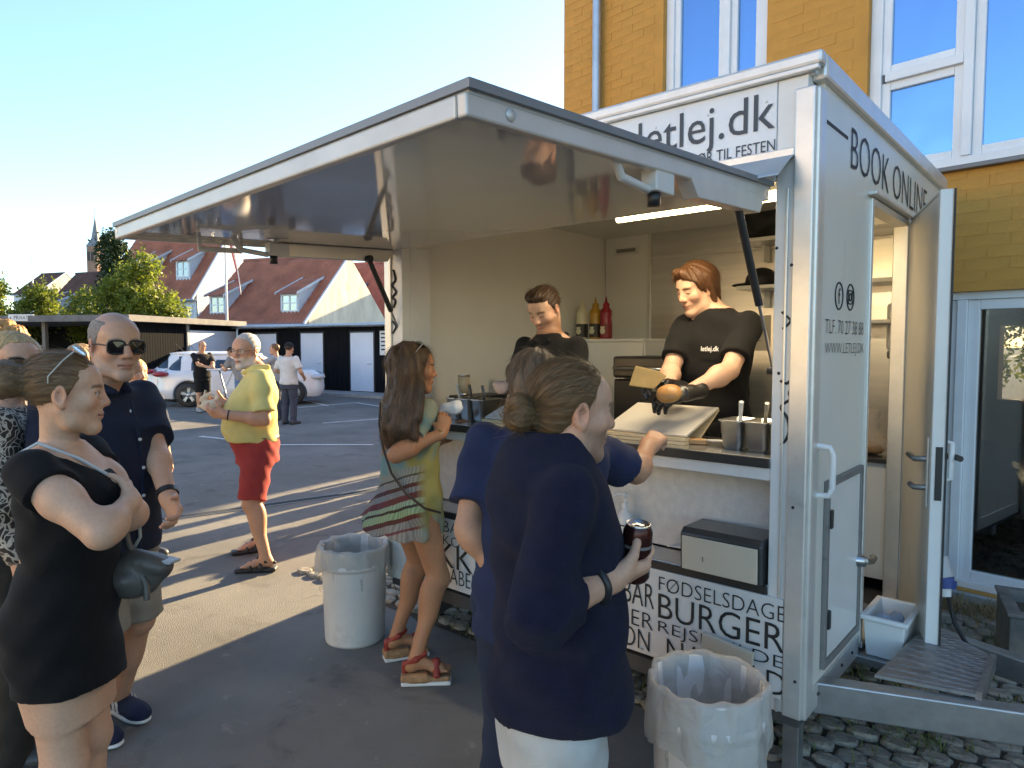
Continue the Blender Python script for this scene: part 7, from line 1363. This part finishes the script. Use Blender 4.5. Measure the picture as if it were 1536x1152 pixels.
# ------------------------------------------------------------------ 6 man with hair knot and dark sweater
def man_knot():
    p = Person(ground_at(826, 1.56), 80, 1.72, 'man with a hair knot in a dark navy sweater holding a drink can', (.58, .36, .275), res=.008)
    d = 1.57; hc = p.at(857, 616, d); Mh = p.M(70, 6)
    rows = [(.80, 0, 0, .15, .11), (.92, 0, 0, .17, .125), (1.05, 0, .015, .165, .13), (1.2, 0, .01, .17, .13), (1.33, 0, 0, .175, .110), (1.42, 0, -.008, .118, .070), (1.465, 0, -.005, .05, .05)]
    p.torso(rows); p.neck((0, -.005, 1.43), hc+Mh @ v3(0, -.02, -.06), .055)
    shR, shL = v3(.19, -.01, 1.37), v3(-.19, -.01, 1.37); elR = p.at(806, 922, 1.33); wrR = p.at(914, 868, 1.47)
    p.arm(shR, elR, wrR, (.043, .041, .031)); elL = v3(-.25, -.02, 1.10); wrL = v3(-.20, .10, .90); p.arm(shL, elL, wrL, (.043, .041, .031)); p.hand(wrL, v3(.1, .4, -.9), v3(1, 0, 0), 'L', (30, 40, 30))
    can = PD(952, 822, 1.54); cl = p.L(can); hd = nrm(p.at(958, 856, 1.52)-wrR); axis = v3(0, 0, 1)
    p.hand(wrR, hd, nrm(cl+v3(0, 0, -.02)-wrR-hd*.05), 'R', ((38, 42, 30), (42, 45, 30), (45, 48, 32), (48, 50, 35)), thumb=(.75, .55, .55), spread=.06)
    for x in (-1, 1): p.leg((x*.09, 0, .88), (x*.1, .03, .48), (x*.11, -.02, .09), (.09, .06, .04))
    p.head(hc, Mh, .98, False, 1.1, stub=((.20, .12, .08), .55), brow=(.12, .08, .05)); p.build_body(); h = p.heads[0]; T = lambda *q: hc+Mh @ (v3(*q)*.98)
    Hm = hairmat('ash_brown_hair', (.145, .078, .034))
    ho = p.hair(h, Hm, [ell(T(.0, -.132, -.016), (.040, .036, .040), Mh.T, k=.004), ell(T(.016, -.142, -.030), (.028, .026, .026), k=.004), ell(T(.010, -.145, .008), (.026, .024, .024), k=.004), ell(T(0, -.05, -.025), (.056, .045, .045), Mh.T, k=.03)], .001, amp=.0014, dens=40, res=.0036, line=[(-.2, -.10), (-.12, -.092), (-.06, -.088), (-.03, -.062), (-.012, -.034), (.012, .012), (.028, .050), (.042, .080), (.055, .095), (.12, .12)])
    wisps(p, ho, T(0, -.13, -.018), 1900, .045, Hm, 4, .0025); wisps(p, ho, T(0, -.3, -.1), 90, .06, Hm, 9, .010)
    N = mat('navy_sweater_knit', (.0095, .0105, .030), .95, var=(30, .25), bump=(420, .8), spec=.15, sheen=.05)
    rs = [(.76, 0, .02, .195, .16), (.835, 0, .02, .200, .165), (.87, 0, .02, .208, .168), (.92, 0, .02, .202, .160), (1.05, 0, .02, .190, .152), (1.2, 0, .015, .190, .150), (1.33, 0, -.004, .202, .142), (1.41, 0, -.012, .178, .115), (1.452, 0, -.008, .112, .096), (1.49, 0, .004, .078, .076)]
    fo = wrR-elR
    pr = [loft(rs, k=.03), cap(shR+v3(-.004, 0, .006), elR, .065, .062, k=.018), cap(elR, elR+fo*.46, .067, .057, k=.012, flat=True), cap(shL, elL, .074, .07, k=.05), cap(elL, elL+(wrL-elL)*.6, .07, .05, k=.03, flat=True)]
    def disp(V): e2 = np.linalg.norm(V-elR, axis=1); return wrinkle(.0085, (15, 17, 23), 51)(V)+np.exp(-(e2/.13)**2)*.006*np.sin(V[:, 2]*75+V[:, 0]*40)
    p.cloth('sweater', pr, N, 0, 0, .0075, disp=disp, cut=lambda V: .838+.008*np.sin(V[:, 0]*13+V[:, 1]*9)-V[:, 2])
    Pm = fabric('pale_grey_trousers_cloth', (.42, .43, .41), .9); p.cloth('trousers', [loft([(.70, 0, .0, .16, .12), (.88, 0, .0, .178, .135)], k=.03)]+[cap((x*.09, 0, .80), (x*.1, .03, .48), .105, .085, k=.03) for x in (-1, 1)]+[cap((x*.1, .03, .48), (x*.11, -.02, .05), .082, .072, k=.02) for x in (-1, 1)], Pm, .005, 5, .011)
    for x in (-1, 1): shoe(p, v3(x*.11, -.02, 0), -x*8, mat('white_sneaker', (.6, .6, .58), .5), M_rub)
    u = nrm(elR-wrR); a = wrR+u*.045; n1 = nrm(np.cross(u, v3(0, 0, 1))); n2 = np.cross(u, n1); tubep = [a+n1*.036*math.cos(t)+n2*.036*math.sin(t) for t in np.linspace(0, 2*math.pi, 24, endpoint=False)]
    MB().tube([tuple(x) for x in tubep], .0085, 8, True).build('wristband', M_blkm, p.e, keep=False)
    tt = p.at(975, 838, 1.5)
    return can
can = man_knot()
cn = empty('drink_can', tuple(can-v3(0, 0, .075)), label='dark red brown drink can in the hand of the man with the hair knot', cat='can'); cn.rotation_euler = (.05, .10, 0)
MB().lathe([(0, .004), (.022, 0), (.027, .004), (.033, .014), (.033, .118), (.027, .132)], (0, 0, 0), 32).build('can_body', mat('can_brown', (.055, .014, .012), .22, .6, var=(30, .4)), cn, keep=False); MB().lathe([(.027, .132), (.0275, .136), (.026, .137), (.024, .131), (0, .131)], (0, 0, 0), 32).build('can_lid', M_chr, cn, keep=False)
MB().box((-.008, -.004, .132), (.012, .006, .134)).build('pull_tab', M_chr, cn, keep=False); MB().lathe([(.0333, .03), (.0333, .036)], (0, 0, 0), 32).lathe([(.0333, .085), (.0333, .092)], (0, 0, 0), 32).build('print_band', mat('can_silver', (.4, .38, .36), .3, .7), cn, keep=False)
# ------------------------------------------------------------------ 7 and 8 the two workers in the trailer
def glove(p, w, d, n, side, curl, m, thumb=(.6, .7, .35)):
    out = []; p.hand(w, d, n, side, curl, thumb=thumb, out=out, grow=.0022); d = nrm(d); out.append(cap(np.asarray(w)-d*.07, np.asarray(w)+d*.01, .036, .031, k=.02, flat=True)); p.cloth('glove', out, m, .0008, 2, .0048)
def worker(px, d, phi, H, label, young):
    fl = .342; p = Person(ground_at(px, d), phi, H, label, (.58, .40, .33), z=fl, res=.010, group='workers in the trailer')
    if young: hc = p.at(1044, 432, d); Mh = p.M(-116, 22, -3)
    else: hc = p.at(817, 464, d); Mh = p.M(-142, 32, 0)
    p.torso(TORSO); p.neck((0, -.01, 1.44), hc+Mh @ v3(0, -.025, -.06), .054)
    shR, shL = v3(.163, -.01, 1.39), v3(-.163, -.01, 1.39)
    if young: wrL, wrR = p.at(1030, 590, d-.38), p.at(1003, 580, d-.30)
    else: wrL, wrR = p.at(790, 640, d-.2), p.at(770, 640, d-.15)
    elL = ik(shL, wrL, .29, .27, v3(-.6, -.5, -.7)); elR = ik(shR, wrR, .29, .27, v3(.6, -.5, -.7))
    p.arm(shL, elL, wrL, (.048, .042, .030)); p.arm(shR, elR, wrR, (.048, .042, .030))
    for x in (-1, 1): p.leg((x*.09, 0, .88), (x*.09, .02, .48), (x*.09, -.02, .09))
    dirL, dirR = nrm(p.at(996, 597, d-.42)-wrL) if young else v3(.2, .9, -.2), nrm(p.at(974, 576, d-.34)-wrR) if young else v3(-.2, .9, -.2)
    Gl = mat('black_nitrile', (.008, .008, .009), .35); glove(p, wrL, dirL, v3(.5, .2, -.6) if young else v3(0, 0, -1), 'L', (35, 40, 28), Gl); glove(p, wrR, dirR, v3(-.3, .3, -.8) if young else v3(0, 0, -1), 'R', (35, 40, 28), Gl)
    p.head(hc, Mh, .97, False, 1., lids=True, stub=None if young else ((.22, .10, .05), .75), brow=(.12, .07, .04), fine=.0042); p.build_body(); h = p.heads[0]; T = lambda *q: hc+Mh @ (v3(*q)*.97)
    if young:
        ho = p.hair(h, hairmat('auburn_hair', (.075, .032, .014)), [cap(T(x*.070, -.02, .05), T(x*.074, -.028, -.088), .025, .015, k=.03) for x in (-1, 1)]+[cap(T(0, -.08, .02), T(0, -.085, -.085), .055, .04, k=.04)]+[cap(T(x*.02, .07, .10), T(x*.062, .055, .045), .022, .014, k=.02) for x in (-1, 1)], .006, amp=.0018, dens=30, back=False, line=[(-.2, -.12), (-.05, -.11), (-.02, -.085), (-.004, -.085), (.02, -.02), (.045, .02), (.06, .055), (.09, .075), (.12, .08)])
    else:
        ho = p.hair(h, hairmat('dark_brown_hair', (.05, .028, .017)), [ell(T(0, .04, .105), (.055, .05, .03), Mh.T, k=.02)], .001, amp=.0022, dens=50, line=[(-.12, -.08), (-.05, -.065), (-.02, -.045), (-.008, -.03), (.012, .005), (.03, .04), (.05, .066), (.075, .08), (.12, .085)])
    wisps(p, ho, None if young else T(0, -.2, .05), 900, .045, ho.data.materials[0], 7)
    K_ = fabric('black_tee_cloth', (.0075, .0075, .008), .9, .12); rs = grow([(.80, 0, 0, .165, .12)]+TORSO[1:6], .010)+[(1.452, 0, -.015, .096, .080), (1.472, 0, -.014, .074, .068)]
    pr = [loft(rs, k=.03)]+[cap(s_+v3(-np.sign(s_[0])*.004, 0, .005), s_+(e_-s_)*.74, .060, .068, k=.03, flat=True) for s_, e_ in ((shL, elL), (shR, elR))]
    if not young: pr += [cap((-.06, -.07, 1.465), (.06, -.07, 1.465), .018, k=.01), cap((-.072, -.05, 1.465), (-.04, .08, 1.43), .016, .012, k=.01), cap((.072, -.05, 1.465), (.04, .08, 1.43), .016, .012, k=.01)]
    p.cloth('t_shirt' if young else 'polo_shirt', pr, K_, .006, 61 if young else 62, .009, (16, 18, 24))
    bpy.context.view_layer.update()
    z_ = 1.30; tx_ = text('shirt_print', 'letlej.dk', (-.005, .152, 1.262) if young else (-.04, .148, 1.30), (-1, -.06, 0), (0, -.10, 1), .085 if young else .07, .03, mat('print_white', (.7, .7, .7), .6), None, .012, .004); tx_.parent = p.e
    p.cloth('trousers', [loft([(.76, 0, 0, .165, .125), (.95, 0, 0, .172, .125)], k=.03)]+[cap((x*.09, 0, .86), (x*.09, .02, .48), .10, .075, k=.03) for x in (-1, 1)]+[cap((x*.09, .02, .48), (x*.09, -.02, .05), .075, .065, k=.02) for x in (-1, 1)], K_, .005, 5, .013)
    for x in (-1, 1): shoe(p, v3(x*.09, -.02, 0), -x*8, mat('black_leather', (.02, .018, .016), .4), M_rub)
    return p
wy = worker(1072, 3.28, -138, 1.77, 'young worker with chin length auburn hair in a black T-shirt', True); worker(824, 3.35, -145, 1.63, 'bearded worker with short dark hair in a black polo looking down', False)
ch_ = PD(970, 564, 2.86); pc = MB().prism([(-.075, 0, -.04), (.03, 0, -.055), (.085, 0, .0), (.06, 0, .02), (-.045, 0, .045)], (0, .012, 0)).build('bread_slice_bag', mat('kraft_paper', (.42, .27, .10), .7, var=(12, .2)), None, .003); pc.location = tuple(ch_); pc.rotation_euler = (-.25, 0, HEAD); tag(pc, 'kraft paper pocket held by the young worker', 'paper'); pc.name = 'paper_pocket'
bnp = PD(1004, 594, 2.78); bn = empty('burger_bun', tuple(bnp), label='burger bun half in the gloved hand of the young worker', cat='bun'); bn.rotation_euler = (.5, -.3, HEAD); MB().lathe([(0, 0), (.046, 0), (.052, .010), (.048, .025), (.03, .038), (0, .042)], (0, 0, 0), 24).build('bun_crust', mat('bun_crust', 0), bn, keep=False); MB().lathe([(0, -.004), (.045, -.003), (.046, .001)], (0, 0, 0), 24).build('bun_crumb', mat('bun_crumb', (.6, .47, .28), .8), bn, keep=False)
# ------------------------------------------------------------------ guests further off
def guest(loc, phi, H, label, top, bottom, hairc, skin=(.54, .33, .24), wr=None, headphi=None, pitch=0., sleeves=.55, shorts=False, res=.018, hair_long=False, cap_c=None, group=None, lean=0., fat=0., tcol=None, bald=False, fine=.009, shoec=(.05, .05, .05), headpos=None, curly=False, topmat=None):
    p = Person(loc, phi, H, label, skin, res=res, group=group); lx = lean
    R_ = [(z, cx, cy+max(0, z-.95)*lx, rx+fat, ry+fat) for z, cx, cy, rx, ry in TORSO]; p.torso(R_); hy = .55*lx
    hc = v3(0, hy+.03+lx*.06, 1.625-abs(lx)*.12) if headpos is None else p.at(*headpos); Mh = p.M(phi if headphi is None else headphi, pitch); p.neck((0, hy*.85-.01, 1.44-abs(lx)*.06), hc+Mh @ v3(0, -.02, -.06), .054)
    sh = {'R': v3(.19+fat*.6, .44*lx-.01, 1.40), 'L': v3(-.19-fat*.6, .44*lx-.01, 1.40)}; A = {}
    for s_ in 'RL':
        x = 1 if s_ == 'R' else -1; w = v3(*(wr[s_] if wr and s_ in wr else (x*.26, .06, .84))); w = sh[s_]+(w-sh[s_])*min(1, .555/np.linalg.norm(w-sh[s_])); e_ = ik(sh[s_], w, .29, .27, v3(x*.5, -.6, -.3)); A[s_] = (e_, w); p.arm(sh[s_], e_, w, (.05, .042, .03))
        dv_ = nrm(w-e_); p.hand(w, dv_, v3(-x, 0, 0) if abs(dv_[0]) < .8 else v3(0, 0, -1), s_, (25, 35, 25), fine=fine*.9 if res < .015 else 0.012)
    for x in (-1, 1): p.leg((x*.09, 0, .88), (x*.1, .02, .48), (x*.11, -.02, .08))
    p.head(hc, Mh, 1.04, hair_long, 1.05, fine=fine); p.build_body(); h = p.heads[0]; T = lambda *q: hc+Mh @ (v3(*q)*1.04)
    if not bald:
        ex = []
        if hair_long: ex = [cap(T(x*.06, -.03, .04), T(x*.075, -.04, -.12), .045, .035, k=.04) for x in (-1, 1)]+[cap(T(0, -.07, .02), T(0, -.09, -.15), .075, .05, k=.04)]
        if curly: ex = [ell(T(*(np.array(q)*v3(.085, .1, .09)+v3(0, -.02, .04))), (.035,)*3, k=.012) for q in rng.normal(size=(40, 3))/1.0 if True]; ex = [e_ for e_ in ex if True][:0]+[ell(T(.075*math.cos(a)*math.cos(b), -.03+.09*math.sin(a)*math.cos(b), .05+.085*math.sin(b)), (.030+.008*math.sin(7*a),)*3, k=.008) for b in (.2, .7, 1.3) for a in np.linspace(0, 6.28, 11)]
        p.hair(h, hairmat('hair_%02d%02d%02d' % tuple(int(c*99) for c in hairc), hairc), ex, .003 if hair_long or curly else 0., amp=.003, dens=44, res=max(.006, fine*.8), back=False, line=[(-.2, -.5), (-.05, -.5 if hair_long else -.075), (-.02, -.14 if hair_long else -.05), (.0, -.05), (.015, -.0), (.035, .05), (.055, .078), (.12, .09)])
    else: p.hair(h, hairmat('hair_%02d%02d%02d' % tuple(int(c*99) for c in hairc), hairc), (), -.003, amp=.0008, topcut=[.06, .066, .085], res=max(.006, fine*.8))
    if cap_c is not None: p.cloth('cap', [ell(T(0, -.012, .05), (.088, .107, .085), Mh.T, k=.01), ell(T(0, .10, .055), (.06, .075, .009), Mh.T, k=.015)], fabric('cap_cloth_%d' % int(cap_c[0]*999), cap_c), .001, 1, .008, cut=lambda V: (.035-(((V-hc) @ Mh)[:, 2]))*.8)
    tm = topmat or fabric('cloth_%02d%02d%02d' % tuple(int(c*99) for c in top), top); rs = [(z, cx, cy, rx+.024, ry+.024) for z, cx, cy, rx, ry in R_[1:6]]; rs = [(.86, 0, 0, .19+fat, .138+fat)]+rs+[(1.455, 0, hy*.85-.012, .09, .078)]
    p.cloth('shirt', [loft(rs, k=.03)]+[cap(sh[s_]+v3(0, 0, .005), sh[s_]+(A[s_][0]-sh[s_])*min(1., sleeves*1.4), .068, .078, k=.04, flat=sleeves < .7) for s_ in 'RL']+([cap(A[s_][0], A[s_][0]+(A[s_][1]-A[s_][0])*.9, .06, .045, k=.03, flat=True) for s_ in 'RL'] if sleeves > .7 else []), tm, .007, int(H*1000) % 97, max(.010, res*.8), (15, 17, 22))
    bm = fabric('cloth_%02d%02d%02d' % tuple(int(c*99) for c in bottom), bottom); pr = [loft([(.76, 0, 0, .165+fat, .125+fat), (.93, 0, 0, .176+fat, .13+fat)], k=.03)]
    pr += [cap((x*.09, 0, .86), (x*.1, .02, .50 if shorts else .48), .105, .09 if shorts else .08, k=.03, flat=shorts) for x in (-1, 1)]
    if not shorts: pr += [cap((x*.1, .02, .48), (x*.11, -.02, .06), .078, .07, k=.02) for x in (-1, 1)]
    p.cloth('shorts' if shorts else 'trousers', pr, bm, .006, 9, max(.011, res*.8))
    for x in (-1, 1): shoe(p, v3(x*.11, -.02, 0), -x*8, mat('shoe_%d' % int(shoec[0]*999), shoec, .5), M_rub)
    return p
FAR = 'guests around the high table'
guest(ground_at(303, 16.9), 128, 1.77, 'broad man in black T-shirt and shorts at the high table', (.012, .012, .013), (.012, .012, .014), (.22, .12, .07), wr={'R': (.08, .42, 1.12), 'L': (-.06, .42, 1.12)}, shorts=True, group=FAR, pitch=18, fat=.02, bald=True, shoec=(.3, .3, .3))
guest(ground_at(362, 16.2), -70, 1.68, 'guest in grey top, jeans and dark cap leaning over the high table', (.26, .25, .24), (.12, .20, .33), (.10, .05, .03), wr={'R': (.05, .5, 1.2), 'L': (-.1, .5, 1.15)}, lean=.45, group=FAR, cap_c=(.02, .02, .025), pitch=10)
guest(ground_at(433, 14.3), 20, 1.72, 'man in white T-shirt, dark jeans and black cap seen from behind', (.62, .62, .61), (.055, .065, .09), (.05, .03, .02), headphi=10, wr={'R': (.24, .2, 1.0), 'L': (-.26, .25, 1.05)}, cap_c=(.018, .018, .02), group=FAR, fat=.015)
pg = guest(ground_at(414, 15.1), -92, 1.70, 'bearded guest holding up a phone beside the man in white', (.35, .35, .36), (.05, .06, .09), (.16, .08, .04), wr={'R': (.08, .40, 1.42), 'L': (-.1, .42, 1.40)}, group=FAR)
ph = PD(400, 538, 15.0); pho = MB().box((-.038, -.006, -.075), (.038, .006, .075)).build('phone', mat('phone_black', (.02, .02, .025), .2), None, .006); MB().box((-.034, -.0075, -.068), (.034, -.0062, .068)).build('screen', mat('phone_screen', (.03, .03, .04), .1), pho, keep=False); wq = wpos(pg, v3(.0, .50, 1.47)); pho.location = tuple(wq); pho.rotation_euler = (.2, 0, HEAD+1.2); tag(pho, 'dark phone held up by the bearded far guest', 'phone')
# people waiting at the left edge, sunlit from behind
def blouse():
    m = bpy.data.materials.new('paisley_blouse'); m.use_nodes = True; N = m.node_tree.nodes; L = m.node_tree.links; b = N['Principled BSDF']; b.inputs['Roughness'].default_value = .8; v = N.new('ShaderNodeTexVoronoi'); v.inputs['Scale'].default_value = 26; v.feature = 'DISTANCE_TO_EDGE'; tc = N.new('ShaderNodeTexCoord'); nz = N.new('ShaderNodeTexNoise'); nz.inputs['Scale'].default_value = 9; mx = N.new('ShaderNodeMix'); mx.data_type = 'RGBA'; mx.inputs['Factor'].default_value = .3
    L.new(tc.outputs['Object'], nz.inputs['Vector']); L.new(tc.outputs['Object'], mx.inputs['A']); L.new(nz.outputs['Color'], mx.inputs['B']); L.new(mx.outputs['Result'], v.inputs['Vector']); r = N.new('ShaderNodeValToRGB'); r.color_ramp.elements[0].position = .06; r.color_ramp.elements[0].color = (.45, .38, .30, 1); r.color_ramp.elements[1].position = .10; r.color_ramp.elements[1].color = (.03, .02, .015, 1); L.new(v.outputs['Distance'], r.inputs[0]); L.new(r.outputs[0], b.inputs['Base Color']); return m
LG = 'guests waiting behind the woman in black'
lg1 = guest(ground_at(8, 2.65), 60, 1.70, 'fair haired woman in black and cream patterned blouse behind the black dress', (.4, .35, .3), (.03, .025, .02), (.42, .27, .13), hair_long=True, topmat=blouse(), res=.012, fine=.006, group=LG, sleeves=.9, headphi=120, skin=(.6, .36, .27))
glasses(lg1, lg1.heads[0], mat('brown_lens', (.06, .03, .02), .1), M_gfr)
guest(ground_at(6, 3.5), 80, 1.74, 'curly ginger haired guest behind the fair haired woman', (.25, .2, .18), (.04, .04, .05), (.40, .20, .07), res=.014, fine=.008, group=LG, curly=True)
guest(ground_at(82, 3.9), 110, 1.62, 'white haired guest behind the bun of the woman in black', (.35, .33, .32), (.05, .05, .07), (.70, .66, .58), res=.014, fine=.008, group=LG)
guest(ground_at(124, 4.4), -160, 1.66, 'guest with short fair hair and reddened face behind the bald man', (.05, .06, .08), (.05, .05, .06), (.30, .19, .10), res=.014, fine=.008, group=LG, skin=(.60, .27, .17))
guest(ground_at(200, 5.2), 120, 1.55, 'blonde woman mostly hidden behind the navy shirt', (.04, .05, .08), (.05, .05, .06), (.50, .34, .14), res=.014, fine=.008, group=LG, hair_long=True)
# people standing beyond the trailer; their long shadows cross the yard
SG = 'guests standing beyond the trailer'
for i, (w, u, H, c_) in enumerate(((-5.85, 8.9, 1.8, (.05, .07, .12)), (-4.95, 9.1, 1.75, (.3, .3, .3)), (-5.35, 7.2, 1.7, (.2, .05, .05)), (-4.55, 7.4, 1.72, (.06, .1, .06)))):
    guest(wu(w, u), 40+i*60, H, ('tall guest in dark blue top beyond the trailer', 'guest in light grey top beyond the trailer', 'guest in dark red top beyond the trailer', 'guest in dark green top beyond the trailer')[i], c_, (.05, .05, .07), (.1, .06, .04), res=.022, fine=.014, group=SG)
